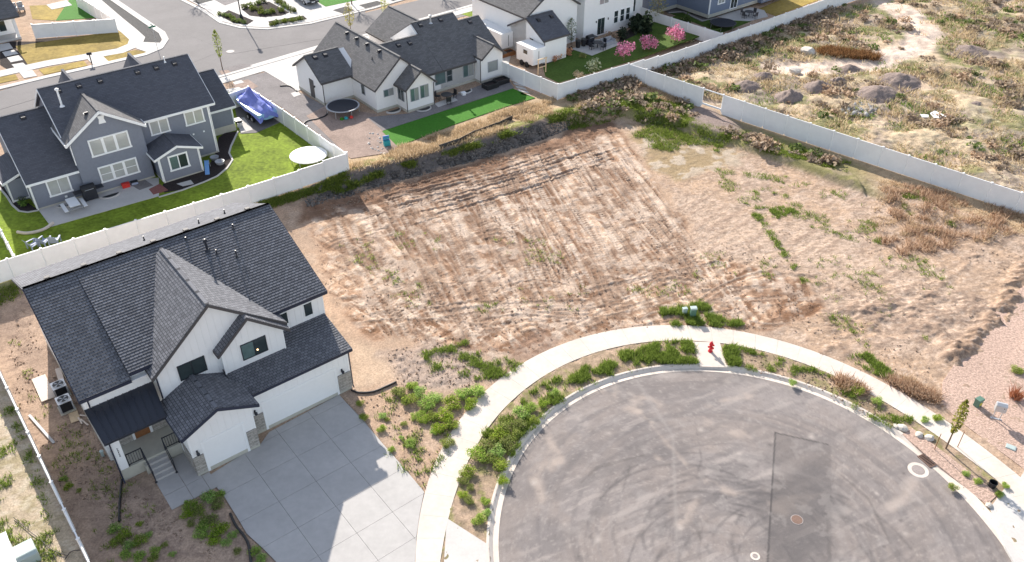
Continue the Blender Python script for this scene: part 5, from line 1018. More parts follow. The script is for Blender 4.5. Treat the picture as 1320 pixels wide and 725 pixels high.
for x, y, r in [(470,537,7),(493,536,6),(492,553,7),(521,545,5),(530,572,8),(536,537,8),(546,541,8),(465,519,6),(518,563,4),(500,540,4),(505,579,5),(597,637,7),(604,645,7),(625,646,7),(628,661,6),(617,671,9),(607,628,6),(560,556,6),(545,531,6)]: place('weed_tuft', BW[RNG.integers(5)], (x, y+2), 'small round green weed low in the strip between walk and kerb' if x > 585 else 'small round green weed on bare soil right of the driveway', 'weed', 'small weeds in the kerb strip' if x > 585 else 'small weeds right of the driveway', r/22*1.3)
for x, y, r in [(149,684,9),(160,690,10),(152,698,9),(168,705,8),(181,700,10),(163,716,8),(178,720,9),(200,712,8),(190,690,6),(197,722,7),(245,652,10),(256,660,11),(240,664,9),(268,644,11),(280,650,10),(283,638,7),(270,671,11),(283,681,12),(258,690,9),(300,690,7),(276,695,10),(262,681,9),(305,712,6),(292,700,7),(246,675,6),(328,712,8),(337,722,8),(212,703,5),(222,715,5),(83,618,6),(88,628,7),(102,633,4),(180,676,5)]: k = 0 if x < 110 else 1 if x < 225 else 2 if y < 668 else 3; place('yard_weed', BD[RNG.integers(3)], (x, y), ('small dark weed near the left fence beside the grey plank','dark green weed in the clump at the end of the porch drain pipe','dark green weed just below the front walk slab','dark green weed beside the driveway drain pipe')[k], 'weed', ('weeds near the left fence','weeds at the end of the porch drain pipe','weeds below the front walk','weeds beside the driveway drain pipe')[k], r/22*1.3)
for x, y, r, lab in [(1021,493,7,'dark green weed overhanging the kerb right of the hydrant'),(1104,503,11,'dark green shrub beside the straw tuft in the planting strip'),(1130,517,9,'green weed near the storm drain end of the strip'),(1208,538,8,'green weed at the corner of the pink gravel bed'),(1310,478,10,'green weed at the right edge of the pink gravel bed'),(1229,628,7,'green weed leaning over the kerb below the storm drain'),(1260,620,6,'green weed behind the black bucket'),(1295,625,6,'green weed at the edge of the lower right walk'),(1288,637,6,'green weed at the lower end of the gravel strip'),(1192,541,7,'blue green weed next to the two boulders'),(1246,610,6,'low green weed in the shadow of the staked tree')]: place('kerb_weed', BW[RNG.integers(5)], (x, y+2), lab, 'weed', 'single weeds at the right kerb', r/24*1.3)
# yard plants behind
def plant(nm, px, s, lab, cat, dark, light, seed, flat=1., n=420, size=.13, mt='leaf', group=None): return place(nm, bush_mesh(nm, seed, n, dark, light, size, flat, mt), px, lab, cat, group, s)
for k, (px, s, lab) in enumerate([((804,79),1.5,'pink blossoming tree nearest the fence corner'),((836,68),1.35,'pink blossoming tree, middle one along the fence'),((869,58),1.5,'pink blossoming tree farthest from the fence corner')]):
    p = g(*px); t = thing('blossom_tree', lab, 'tree', p, 0, 'pink blossoming trees'); m_ = MB(); m_.tube([(0,0,-.1),(0,.05,.8*s),(.05,0,1.2*s)], .07, 7, True, .03); m_.build('trunk', M['bark'], t)
    rg = np.random.default_rng(80+k); P = blob_points(rg, 520, [(0,0,1.0*s,.75*s,.6*s)]+[(.5*s*math.cos(a), .5*s*math.sin(a), s*rg.uniform(.7,1.35), .42*s, .38*s) for a in rg.uniform(0,6.28,6)]); V, F, C = leaf_quads(rg, P, .13, pal(rg, 520, (.52,.12,.24), (.95,.45,.60))); link_mesh('crown', fast_mesh('crown', V, F, M['pinkleaf'], C), t)
for k, (px, s) in enumerate([((712.5,79),.75),((721.5,75),.85),((731,71),.9)]): plant('ornamental_grass', px, s, 'rounded tan ornamental grass clump against the white garage wall', 'grass clump', (.30,.15,.07), (.62,.38,.22), 90+k, 1.3, 380, .12, group='tan grass clumps by the garage')
plant('ornamental_grass', (861,36), .95, 'orange ornamental grass clump by the top yard fence', 'grass clump', (.42,.18,.06), (.75,.42,.20), 94, 1.6, 400, .12)
plant('flowering_shrub', (764,92), 1.25, 'loose shrub with white green leaves inside the fence corner', 'shrub', (.12,.15,.05), (.55,.58,.40), 95, 1.5, 260, .12); plant('flowering_shrub', (744,99), .95, 'low pale shrub beside the fence corner', 'shrub', (.30,.24,.12), (.68,.60,.44), 96, 1., 240, .12)
plant('dark_shrub', (826,43), 2.0, 'large dark evergreen shrub against the tall white house', 'shrub', (.010,.022,.012), (.045,.07,.035), 97, 1.5, 900, .15); plant('dark_shrub', (803,50), 1.1, 'small conical evergreen by the patio of the tall house', 'shrub', (.015,.03,.018), (.05,.08,.04), 98, 1.7, 420, .12)
plant('conical_evergreen', (879,42), 1.15, 'narrow conical evergreen by the top fence', 'tree', (.02,.045,.012), (.09,.13,.04), 99, 2.6, 700, .14); plant('blue_shrub', (905,50), .85, 'blue green shrub near the top fence end', 'shrub', (.05,.08,.06), (.16,.22,.18), 100, 1.4, 300, .12); plant('round_shrub', (751,74), .6, 'small yellow green shrub beside the patio slab', 'shrub', (.10,.12,.03), (.34,.34,.12), 101, 1.2, 260, .12); plant('tan_shrub', (788,49), .9, 'tan dry shrub beside the patio door', 'shrub', (.2,.14,.09), (.5,.38,.27), 102, 1., 260, .12); plant('rock_plant', (886,55), .9, 'yellow green planting with pale rocks by the fence', 'shrub', (.18,.16,.05), (.62,.55,.38), 104, .7, 260, .12)
for k, (px, s) in enumerate([((25,252),.6),((28,259),.65),((31,266),.6)]): plant('round_shrub', px, s, 'bright green shrub in the corner mulch of the grey house, '+('farthest from the patio','middle one','nearest the patio')[k], 'shrub', (.04,.09,.015), (.15,.25,.04), 105+k, 1.1, 300, .12, group='three shrubs at the grey house corner')
def leafy_tree(px, h, lab, w=.5, dark=(.07,.11,.015), light=(.26,.32,.06), n=420, seed=1, stakes=False, cat='tree', group=None, lean=0., low=.33):
    p = g(*px); t = thing('young_tree', lab, cat, p, 0, group); m_ = MB(); m_.tube([(0,0,-.1),(0,0,h*.35),(lean*.5,0,h*.7),(lean,0,h*.97)], .035+.006*h, 7, True, .008)
    rg = np.random.default_rng(seed)
    for k in range(9): z = h*rg.uniform(low, .85); a = rg.uniform(0,6.28); m_.tube([(lean*z/h,0,z),(lean*z/h+w*.6*math.cos(a), w*.6*math.sin(a), z+w*.9)], .014, 5, True, .004)
    m_.build('trunk', M['bark'], t); z = h*(low+(1.02-low)*rg.random(n)); ww = w*np.sin(np.clip((z/h-low+.03)/(1.05-low),0,1)*math.pi)**.6*rg.random(n)**.5; a = rg.uniform(0,6.28,n)
    P = np.stack([lean*z/h+ww*np.cos(a), ww*np.sin(a), z], 1); V, F, C = leaf_quads(rg, P, .085, pal(rg, n, dark, light)); link_mesh('crown', fast_mesh('crown', V, F, M['leaf'], C), t)
    if stakes:
        for s in (-1, 1): m_ = MB(); m_.tube([(s*.75,.10*s,-.2),(s*.75,.10*s,1.35)], .025, 6); m_.build('stake', M['wood'], t)
    return t
leafy_tree((1219.5,578), 4.0, 'thin yellow green tree held by two stakes beside the right walk', .34, (.10,.14,.015), (.40,.42,.07), 480, 3, True)
leafy_tree((287,90), 4.6, 'slender young tree by the street, right of the grey house', .5, seed=4); leafy_tree((453,47), 4.2, 'yellow green young tree behind the left gable of the stucco house', .7, (.14,.16,.02), (.42,.42,.08), seed=5); leafy_tree((498,33), 4.4, 'yellow green young tree behind the front wing of the stucco house', .6, (.14,.16,.02), (.42,.42,.08), seed=6); leafy_tree((626,15), 4.0, 'young green tree on the front lawn right of the stucco house', .6, seed=7); leafy_tree((736,58), 3.3, 'thin grey green tree at the corner of the white garage', .7, (.06,.09,.05), (.22,.27,.17), seed=8, low=.15); leafy_tree((846,33), 4.0, 'yellow green spring tree by the top yard fence', 1.3, (.16,.18,.03), (.52,.52,.14), 700, 9)
def bare_tree(px, h, seed, lab):
    s = g(*px); L = h*.62/math.tan(SUN_EL); p = Vector((s.x-L*math.cos(SUN_AZ), s.y-L*math.sin(SUN_AZ), s.z)); t = thing('bare_tree', lab, 'tree', p, 0, 'leafless street trees'); rg = random.Random(seed)
    m_ = MB(); m_.tube([(0,0,-.1),(0,0,h*.3),(.05,.03,h*.5)], .09, 7, True, .06); m_.build('trunk', M['bark'], t); m_ = MB()
    def br(q, d, l, r, dep):
        e = q+d*l; m_.tube([q, q.lerp(e,.5)+Vector((rg.uniform(-1,1),rg.uniform(-1,1),0))*.06*l, e], r, 5, False, r*.55)
        if dep:
            for _ in range(4 if dep > 1 else 3): br(q.lerp(e, rg.uniform(.45,1)), (d+Vector((rg.uniform(-1,1), rg.uniform(-1,1), rg.uniform(-.2,.6)))*.75).normalized(), l*.66, r*.55, dep-1)
    for k in range(7): a = k*.9; br(Vector((0,0,h*rg.uniform(.28,.5))), Vector((math.cos(a)*.7, math.sin(a)*.7, .8)).normalized(), h*.26, .04, 3)
    m_.build('crown', M['bark'], t)
for k, (px, lab) in enumerate([((470,24),'leafless street tree above the parked car side of the road'),((580,7),'leafless street tree farthest along the road'),((258,12),'leafless tree at the side street corner')]): bare_tree(px, 5.2, k, lab)
HB = [bush_mesh('hedge_ball', 120+k, 260, (.04,.075,.015), (.17,.21,.05), .12, 1.15) for k in range(3)]
for zx, zy in [(628,112),(660,122),(690,128),(715,145),(738,158),(768,165),(803,178)]: place('clipped_shrub', HB[RNG.integers(3)], (180+zx/6, zy/6+1.5), 'clipped green shrub in the kerbside row left of the lamp post', 'shrub', 'shrub row left of the lamp post', .6)
for zx, zy in [(1035,190),(1073,180),(1130,170),(1190,162),(1245,152)]: place('clipped_shrub', HB[RNG.integers(3)], (180+zx/6, zy/6+1.5), 'clipped green shrub in the kerbside row right of the lamp post', 'shrub', 'shrub row right of the lamp post', .7)
for zx, zy in [(812,57),(855,45),(910,28),(880,72),(930,78),(945,105),(985,105),(1020,95),(1100,85),(1060,15),(1085,22),(1110,38),(1135,52),(1160,68),(1185,88),(960,12)]: place('clipped_shrub', HB[RNG.integers(3)], (180+zx/6, zy/6+1.5), 'clipped green shrub round the mulch island across the street', 'shrub', 'shrubs round the mulch island', .7)
# ------------------------------------------------------------------ things at the round street
def at(px, rz=0., up=0.): p = g(*px); return (p.x, p.y, p.z+up), rz
def hydrant():
    l, _ = at((915.5,453)); t = thing('fire_hydrant', 'red fire hydrant on the concrete pad between walk and kerb', 'hydrant', l, .4)
    m_ = MB(); m_.lathe([(.17,0),(.17,.05),(.11,.07),(.105,.55),(.15,.57),(.15,.62),(.125,.66)], n=16); m_.build('barrel', M['red'], t, True)
    m_ = MB(); m_.lathe([(.13,.655),(.135,.70),(.10,.79),(.045,.83),(.04,.90),(.0,.905)], n=16); m_.build('bonnet', M['red'], t, True)
    for a in (0, math.pi): m_ = MB(); m_.tube([(0,0,.47),(.2*math.cos(a),.2*math.sin(a),.47)], .05, 10); m_.tube([(.18*math.cos(a),.18*math.sin(a),.47),(.24*math.cos(a),.24*math.sin(a),.47)], .068, 8); m_.build('outlet', M['red'], t)
    m_ = MB(); m_.tube([(0,0,.42),(0,-.2,.42)], .075, 10); m_.tube([(0,-.17,.42),(0,-.24,.42)], .095, 8); m_.build('outlet', M['red'], t)
hydrant()
def disc(name, px, r, mt, label, cat, up, ring=None, group=None):
    l, _ = at(px); t = thing(name, label, cat, (l[0], l[1], up), 0, group)
    m_ = MB(); m_.lathe([(r,-.05),(r,.0),(r*.93,.006),(r*.88,.002),(r*.2,.004)], n=28); c = m_.build('lid', M[mt], t)
    m_ = MB(); m_.lathe([(r+.05,-.05),(r+.05,.002),(r+.005,.002),(r+.005,-.05)], n=28); m_.build('frame', M['iron'], t)
    if ring: m_ = MB(); m_.lathe([(ring,-.06),(ring,-.002),(r+.045,-.002),(r+.045,-.06)], n=32); m_.build('concrete_collar', M['walkc'], t)
    return t
_zr = -.139
disc('manhole_cover', (1184.5,604), .33, 'iron', 'manhole cover in a wide pale concrete ring next to the storm drain', 'manhole', _zr+.004, .60)
disc('manhole_cover', (1028,668), .30, 'rust', 'rusty brown manhole cover on the dark asphalt patch', 'manhole', _zr+.004)
disc('valve_cover', (974,715), .10, 'iron', 'small valve lid in a thick pale ring at the bottom edge of the asphalt', 'valve lid', _zr+.004, .26)
disc('manhole_cover', (297,67), .45, 'concrete', 'pale round manhole cover in the street behind', 'manhole', ZB+.055)
def storm_inlet():
    a = 0; p = Vector((*g(1196,592).xy, 0)); q = Vector((p.x-CC[0], p.y-CC[1], 0)); an = math.atan2(q.y, q.x); t = thing('storm_drain', 'rusty storm drain grate set in the kerb beside the ringed manhole', 'drain', (p.x, p.y, -.12), an)
    m_ = MB(); m_.box(-.26,.26,-.45,.45,-.1,-.012); m_.build('pit', M['blackplastic'], t); m_ = MB(); m_.box(-.30,-.24,-.5,.5,-.1,.02); m_.box(.24,.30,-.5,.5,-.1,.02); m_.box(-.24,.24,-.5,-.44,-.1,.02); m_.box(-.24,.24,.44,.5,-.1,.02)
    for k in range(9): y = -.38+k*.095; m_.box(-.25,.25,y-.018,y+.018,-.03,.014)
    m_.build('grate', M['rust'], t)
storm_inlet()
def mailbox():
    l, _ = at((1283.5,540)); t = thing('cluster_mailbox', 'grey metal mailbox unit on two legs beside the right walk', 'mailbox', l, math.radians(-22))
    for x in (-.28,.28): m_ = MB(); m_.box(x-.035,x+.035,-.035,.035,-.1,.82); m_.build('leg', M['galv'], t)
    m_ = MB(); m_.box(-.45,.45,-.06,.06,.0,.04); m_.build('base', M['galv'], t)
    m_ = MB(); m_.pu([(-.24,.80),(-.24,1.36),(.0,1.46),(.26,1.36),(.26,.80)], -.44, .44); b = m_.build('box', M['galv'], t, bevel=.015)
    for i in range(3):
        for j in range(2): m_ = MB(); m_.box(-.40+.27*i,-.16+.27*i,-.26,-.238,.85+.25*j,1.06+.25*j); m_.build('door', M['galv'], b)
    m_ = MB(); m_.lathe([(.05,-.005),(.05,.005)], (0,0,0), 10); d = m_.build('lock', M['blackplastic'], b); d.location = (.22,-.255,1.2); d.rotation_euler = (math.pi/2,0,0); t.scale = (.72,.85,.92)
mailbox()
def pedestal(px, s, mt, label, rz=.3, hgt=.75, lid='greenbox'):
    l, _ = at(px); t = thing('utility_pedestal', label, 'utility box', l, rz); m_ = MB(); m_.box(-.2*s,.2*s,-.16*s,.16*s,-.1,hgt); m_.build('body', M[mt], t, bevel=.02); m_ = MB(); m_.pu([(-.20*s,hgt),(-.17*s,hgt+.12),(.17*s,hgt+.12),(.20*s,hgt)], -.23*s, .23*s); m_.build('lid', M[lid], t, bevel=.015)
    return t
pedestal((1259.5,523), 1.1, 'greenbox', 'dark green utility pedestal with yellow sticker in the pink gravel', .5, .5); t_ = bpy.data.objects['utility_pedestal']
m_ = MB(); m_.box(-.10,.12,-.19,-.178,.12,.36); m_.build('sticker', mat('yellow_sticker', (.55,.48,.05), .6), t_)
pedestal((892.5,409), 1., 'greenbox', 'pale green utility pedestal in the tall grass behind the walk', .1, .8, 'palegreen'); pedestal((882,405), .8, 'palegreen', 'small white utility pedestal left of the green one in tall grass', .2, .45, 'palegreen')
l, _ = at((1303,577)); m_ = MB(); m_.box(-.28,.28,-.2,.2,-.1,.05); m_.box(-.24,.24,-.16,.16,.05,.062); o = m_.build('valve_box', M['palegreen'], bevel=.02); o.location = l; o.rotation_euler = (0,0,-.6); tag(o, 'flat pale green valve box lid in the pink gravel', 'valve box')
def boulder(px, s, label, seed):
    rg = np.random.default_rng(seed); b = bmesh.new(); bmesh.ops.create_icosphere(b, subdivisions=2, radius=1); off = rg.uniform(0,50)
    for v in b.verts:
        n = float(fbm(np.array([v.co.x*1.3+off]), np.array([v.co.y*1.3+v.co.z*2.1]), seed, 3)[0]); v.co *= .65+.7*n; v.co.z *= .62
    me = bpy.data.meshes.new('boulder'); b.to_mesh(me); b.free(); me.materials.append(M['rock']); l, _ = at(px); o = link_mesh('boulder', me, loc=(l[0], l[1], l[2]+.12*s)); o.scale = (s*1.25,s,s); o.rotation_euler = (0,0,rg.uniform(0,6)); tag(o, label, 'boulder')
for px, s, lab in [((1185,561),.24,'upright pale boulder nearest the green weed in the strip'),((1197.5,565),.25,'flat grey boulder right of the pale upright one'),((1163,552),.30,'broad flat pale boulder at the kerb'),((1155,550),.18,'small pale boulder left of the broad flat one'),((1275,652),.18,'small white stone at the tip of the gravel strip'),((695,455),.01,'')]:
    if lab: boulder(px, s, lab, int(px[0]))
l, _ = at((1278.5,627)); m_ = MB(); m_.lathe([(.20,0),(.24,.36),(.215,.36),(.18,.03)], n=18); t = m_.build('bucket', M['blackplastic']); t.location = l; tag(t, 'black bucket standing in the lower gravel strip', 'bucket')
place('dry_bush', blades_mesh('dry_bush', np.zeros((14,3))+RNG.normal(size=(14,3))*np.array((.12,.12,0)), .95, .22, 9, (.22,.07,.03), (.46,.20,.11), w=.02, seed=9), (1308,512), 'rusty brown dead bush right of the grey mailbox', 'bush', s=.9)
place('straw_tuft', blades_mesh('straw_tuft', RNG.normal(size=(30,3))*np.array((.35,.25,0)), .5, .2, 9, (.40,.28,.15), (.70,.53,.34), w=.02, seed=10), (1090,500), 'straw coloured grass tuft in the planting strip', 'grass tuft', s=.7)
place('straw_tuft', blades_mesh('straw_tuft', RNG.normal(size=(36,3))*np.array((.5,.4,0)), .5, .2, 9, (.36,.25,.14), (.64,.48,.32), w=.02, seed=11), (1172,494), 'straw coloured grass tuft behind the walk by the pink gravel', 'grass tuft', s=.75)
# ------------------------------------------------------------------ round the farmhouse
def ac_unit(px, label):
    l, _ = at(px); t = thing('air_conditioner', label, 'air conditioner', l, math.radians(38.7)); m_ = MB(); m_.box(-.48,.48,-.48,.48,-.1,.06); m_.build('pad', M['foundation'], t)
    m_ = MB(); m_.box(-.36,.36,-.36,.36,.08,.80); c = m_.build('coil', M['blackplastic'], t)
    for k in range(9): q = MB(); z = .14+k*.075; q.box(-.385,.385,-.385,.385,z,z+.018); q.build('louvre', M['darkmetal'], c)
    for x in (-.37,.37):
        for y in (-.37,.37): q = MB(); q.box(x-.04,x+.04,y-.04,y+.04,.06,.84); q.build('corner_post', M['greyplastic'], t)
    q = MB(); q.box(-.42,.42,-.42,.42,.82,.85); q.lathe([(.37,.85),(.37,.89),(.34,.89),(.34,.85)], n=24); q.build('top', M['galv'], t)
    q = MB(); q.lathe([(.33,.852),(.33,.86),(.05,.862)], n=24); f = q.build('fan_guard', M['blackplastic'], t)
    for k in range(4): a = k*math.pi/2+.4; q = MB(); q.face([(0,0,.872),(.3*math.cos(a),.3*math.sin(a),.868),(.3*math.cos(a+.6),.3*math.sin(a+.6),.88)]); q.box(-.02,.02,-.02,.02,.86,.87); q.build('fan_blade', M['greyplastic'], f)
    return t
ac_unit((86.5,527), 'grey air conditioner nearer the porch on the left side of the farmhouse'); ac_unit((80,508), 'grey air conditioner farther from the porch, left of the farmhouse')
def plank(name, p0, p1, w, th, mt, label, cat, up=.0):
    a, b = g(*p0), g(*p1); c = (a+b)/2; d = b-a; L = d.length; m_ = MB(); m_.box(-L/2,L/2,-w/2,w/2,0,th); o = m_.build(name, M[mt], bevel=.006); o.location = (c.x, c.y, c.z+up); o.rotation_euler = (0,0,math.atan2(d.y,d.x)); tag(o, label, cat); return o
plank('board', (50,487), (63,516), .85, .07, 'paleboard', 'pale rectangular board lying left of the air conditioners', 'board', .03); plank('board', (75,476), (81,497), .35, .06, 'paleboard', 'narrow pale board leaning low behind the air conditioners', 'board', .03)
plank('board', (94,532), (98,544), .55, .02, 'lumber', 'tan square board scrap beside the air conditioner', 'board', .02)
for p0, p1, lab in [((103,536),(113,537),'short pale lumber scrap nearest the porch roof corner'),((104,541),(114,549),'short pale lumber scrap lying crosswise'),((101,539),(106,547),'short pale lumber scrap beside the tan board')]: plank('wood_scrap', p0, p1, .09, .04, 'paleboard', lab, 'scrap', .03)
plank('grey_plank', (38,536), (70,572), .16, .05, 'greyplastic', 'long grey plank lying on the sunlit soil by the left fence', 'plank', .03)
def pipe(px, r, label, mt='pipe', name='drain_pipe', cat='pipe', up=.05):
    P = [g(*q)+Vector((0,0,up)) for q in px]; Q = []
    for k in range(len(P)-1):
        for t in (0,.25,.5,.75):
            p0 = P[max(k-1,0)]; p3 = P[min(k+2,len(P)-1)]; a, b = P[k], P[k+1]; Q.append(.5*((2*a)+(b-p0)*t+(2*p0-5*a+4*b-p3)*t*t+(3*a-p0-3*b+p3)*t**3))
    Q.append(P[-1]); m_ = MB(); m_.tube(Q, r, 8); o = m_.build(name, M[mt], smooth=True); tag(o, label, cat); return o
pipe([(157.5,619),(156,632),(154.5,650),(154,673)], .075, 'black drain pipe running straight from the porch column downspout'); pipe([(453,504),(464,507),(482,505.5),(498,499),(511,493)], .07, 'dark drain pipe curving from the garage corner into the lot'); pipe([(297,663),(304,678),(315,692),(321,705),(324,730)], .08, 'black drain pipe along the left edge of the driveway')
pipe([(389,164),(396,157),(410,154),(420,150),(422,146)], .10, 'black hose lying in the yard beside the dark trampoline'); pipe([(361,112),(372,111.5),(379,115),(383,119)], .11, 'black drain pipe end on the gravel near the side door of the stucco house')
pipe([(18,668),(36,684),(52,696),(66,709),(86,717)], .022, 'thin dark cable trailing over the soil behind the left fence', name='cable', cat='cable'); pipe([(50,718),(60,713),(70,717),(74,730)], .022, 'thin dark cable loop beside the pale green box', name='cable', cat='cable'); pipe([(84,722),(92,712),(104,710)], .022, 'thin dark cable ending at the left fence', name='cable', cat='cable'); 
l, _ = at((133,588)); m_ = MB(); m_.lathe([(.09,-.1),(.09,.35),(.115,.36),(.115,.44),(.04,.47)], n=14); o = m_.build('cleanout_pipe', M['palegreen']); o.location = l; tag(o, 'small pale green pipe stub in the soil left of the porch column', 'pipe stub')
l, _ = at((32,722)); t = thing('transformer_box', 'pale green box at the bottom left corner behind the fence', 'utility box', l, math.radians(40)); m_ = MB(); m_.pu([(-.55,-.1),(-.55,.62),(-.35,.75),(.55,.75),(.55,-.1)], -.7, .7); m_.build('body', M['palegreen'], t, bevel=.04); m_ = MB(); m_.box(-.55,-.42,.56,.575,.45,.52); m_.build('latch', M['blackplastic'], t)
l, _ = at((-12,742)); t = thing('white_container', 'white painted container cut off by the bottom left corner', 'container', l, math.radians(38)); m_ = MB(); m_.box(-1.6,1.35,-1.2,1.2,.1,1.2); m_.build('body', M['white'], t, bevel=.05); m_ = MB(); m_.box(-1.65,1.4,-1.25,1.25,1.2,1.27); m_.build('lid', M['trim'], t, bevel=.02)
# ------------------------------------------------------------------ grey house yard
def round_tramp(px, r, h, top, label, cover=True, rim='greyplastic'):
    l, _ = at(px); t = thing('trampoline', label, 'trampoline', l, .2)
    for k in range(6): a = k*math.pi/3; m_ = MB(); m_.tube([(r*.95*math.cos(a), r*.95*math.sin(a), -.05),(r*.95*math.cos(a), r*.95*math.sin(a), h-.05)], .03, 6); m_.build('leg', M['galv'], t)
    m_ = MB(); m_.lathe([(r,h-.06),(r+.03,h),(r-.02,h+.03),(r-.14,h+.025),(r-.14,h-.03)], n=44); m_.build('rim_pad', M[rim], t, True)
    m_ = MB(); m_.lathe([(r-.14,h-.02),(r-.145,h+.016),(r*.4,h-.0),(.01,h-.012)] if not cover else [(r+.02,h+.01),(r-.1,h+.05),(r*.5,h+.02),(.01,h)], n=44); m_.build('mat', M[top], t); return t
t = round_tramp((399,209), 1.72, .75, 'whitecloth', 'round trampoline under a white cover on the lawn by the fence', True, 'whitecloth')
q = MB(); q.tube([(-1.4,-.3,.80),(-1.3,-.35,.84),(-1.22,-.2,.80)], .03, 6); q.build('strap', M['greyplastic'], t)
t = round_tramp((443,146), 1.72, .85, 'tramp', 'dark round trampoline beside the stucco house', False)
for dx, dy, mt, lab in [(.5,-1.5,'teal','green plastic toy under the dark trampoline'),(1.0,-1.25,'redp','red plastic toy under the dark trampoline'),(.1,-1.7,'turf_green','small green toy in front of the dark trampoline')]:
    p = g(443,146); m_ = MB(); m_.lathe([(.18,0),(.22,.12),(.14,.26),(.05,.32)], n=10); o = m_.build('toy', M[mt]); o.location = (p.x+dx, p.y+dy, p.z); tag(o, lab, 'toy')
round_tramp((931,36), 1.7, .7, 'tramp', 'black trampoline in the slate house yard at the top fence', False, 'blackplastic')
def picnic():
    l, _ = at((97,270)); t = thing('picnic_table', 'grey white picnic table with two benches on the grey house patio', 'table', l, math.radians(38.2))
    for k in range(5): pass
    m_ = MB(); m_.box(-.42,.42,-.85,.85,.70,.745); m_.build('tabletop', M['trim'], t, bevel=.01)
    for s in (-1,1): m_ = MB(); m_.box(s*.78-.15,s*.78+.15,-.85,.85,.41,.45); m_.build('bench', M['trim'], t, bevel=.01)
    for y in (-.6,.6):
        for s in (-1,1): m_ = MB(); m_.bar((s*.28,y,.70),(s*.62,y,.0),.05,.08); m_.build('leg', M['greyplastic'], t)
        m_ = MB(); m_.box(-.9,.9,y-.025,y+.025,.34,.41); m_.build('crossbar', M['greyplastic'], t)
picnic()
def grill(px, label, rz, s=1., name='barbecue_grill'):
    l, _ = at(px); t = thing(name, label, 'grill', l, rz); m_ = MB(); m_.box(-.45*s,.45*s,-.28*s,.28*s,.1,.80*s); m_.build('cabinet', M['darkmetal'], t, bevel=.02); m_ = MB(); m_.pu([(-.30*s,.80*s),(-.28*s,1.0*s),(-.12*s,1.14*s),(.14*s,1.14*s),(.30*s,.95*s),(.30*s,.80*s)], -.45*s, .45*s); h_ = m_.build('hood', M['blackplastic'], t, bevel=.03); m_ = MB(); m_.tube([(-.3*s,-.36*s,.92*s),(.3*s,-.36*s,.92*s)], .02, 6); m_.build('handle', M['galv'], h_)
    for k in (-1,1): m_ = MB(); m_.box(k*.72*s-.26*s,k*.72*s+.26*s,-.26*s,.26*s,.76*s,.81*s); m_.build('side_shelf', M['darkmetal'], t)
    for x in (-.38,.38):
        for y in (-.22,.22): m_ = MB(); m_.tube([(x*s-.02,y*s,.06),(x*s+.02,y*s,.06)], .06, 10); m_.build('wheel', M['blackplastic'], t)
grill((118,257), 'large black barbecue grill against the grey house wall', math.radians(38.2), 1.25); grill((760,58), 'black barbecue grill by the patio door of the tall white house', YAW, 1.1)
def well(px, label, rz=math.radians(38.2), r=.62):
    l, _ = at(px, up=.04); t = thing('window_well', label, 'window well', l, rz); m_ = MB(True); n = 14
    for R0, R1, z0, z1, nm, mt in ((r,r+.09,-.05,.12,'rim','concrete'),(.0,r-.01,-.05,.035,'pit','blackplastic')):
        q = MB(True); A = [math.pi*k/n for k in range(n+1)]; P = [(R1*1.25*math.cos(a), R1*math.sin(a)) for a in A]+([(R0*1.25*math.cos(a), R0*math.sin(a)) for a in reversed(A)] if R0 > 0 else []); q.pz(P, z0, z1); q.build(nm, M[mt], t)
well((86,263.5), 'window well beside the picnic table'); well((142,252), 'window well between the grill and the red cooler'); well((507,143), 'window well left of the stucco bump-out', YAW); well((546,141), 'window well under the two bump-out windows', YAW); well((599,118.5), 'window well under the slider of the stucco house', YAW)
def adirondack(px, label, rz):
    l, _ = at(px); t = thing('garden_chair', label, 'chair', l, rz, 'blue garden chairs along the fence'); m_ = MB(); m_.bar((0,-.35,.40),(0,.25,.30),.55,.04); m_.build('seat', M['chair'], t)
    m_ = MB(); m_.bar((0,.2,.30),(0,.55,1.0),.58,.05); m_.build('backrest', M['chair'], t)
    for s in (-1,1):
        m_ = MB(); m_.box(s*.36-.06,s*.36+.06,-.42,.35,.56,.60); m_.build('armrest', M['chair'], t); m_ = MB(); m_.box(s*.34-.04,s*.34+.04,-.38,-.30,.0,.56); m_.build('leg', M['chair'], t); m_ = MB(); m_.box(s*.34-.04,s*.34+.04,.28,.36,.0,.56); m_.build('leg', M['chair'], t)
for px, lab, rz in [((44,320),'blue garden chair nearest the corner of the short fence',2.6),((58,316),'blue garden chair in the middle of the three',2.9),((72,315),'blue garden chair farthest from the fence corner',3.3)]: adirondack(px, lab, rz)
pipe([(23,301),(34,302.5),(48,300.5),(60,296),(69,289)], .13, 'long pale curved bolster lying on the lawn by the patio corner', 'paleboard', 'lawn_bolster', 'bolster', .13)
def simple(name, px, label, cat, parts, rz=0.):
    l, _ = at(px); t = thing(name, label, cat, l, rz)
    for nm, mt, fn in parts: m_ = MB(); fn(m_); m_.build(nm, M[mt], t, bevel=.012)
    return t
simple('cooler', (163,242), 'red cooler box on the grey house patio', 'cooler', [('body','redp',lambda m_: m_.box(-.32,.32,-.2,.2,0,.36)),('lid','redp',lambda m_: m_.box(-.34,.34,-.22,.22,.365,.43)),('handle','blackplastic',lambda m_: m_.box(-.36,.36,-.02,.02,.30,.34))], .6)
simple('storage_bin', (174,238), 'small dark blue bin right of the red cooler', 'bin', [('body','chair',lambda m_: m_.box(-.28,.28,-.2,.2,0,.28)),('lid','blackplastic',lambda m_: m_.box(-.3,.3,-.22,.22,.285,.33))], .6)
simple('garden_fountain', (192,228), 'small pale blue tiered fountain by the bay wall', 'fountain', [('basin','chair',lambda m_: m_.lathe([(.30,0),(.36,.22),(.33,.22),(.1,.12)], n=14)),('column','palegreen',lambda m_: m_.lathe([(.09,.1),(.06,.6),(.2,.66),(.2,.72),(.05,.7),(.05,.9),(.0,.95)], n=12))])
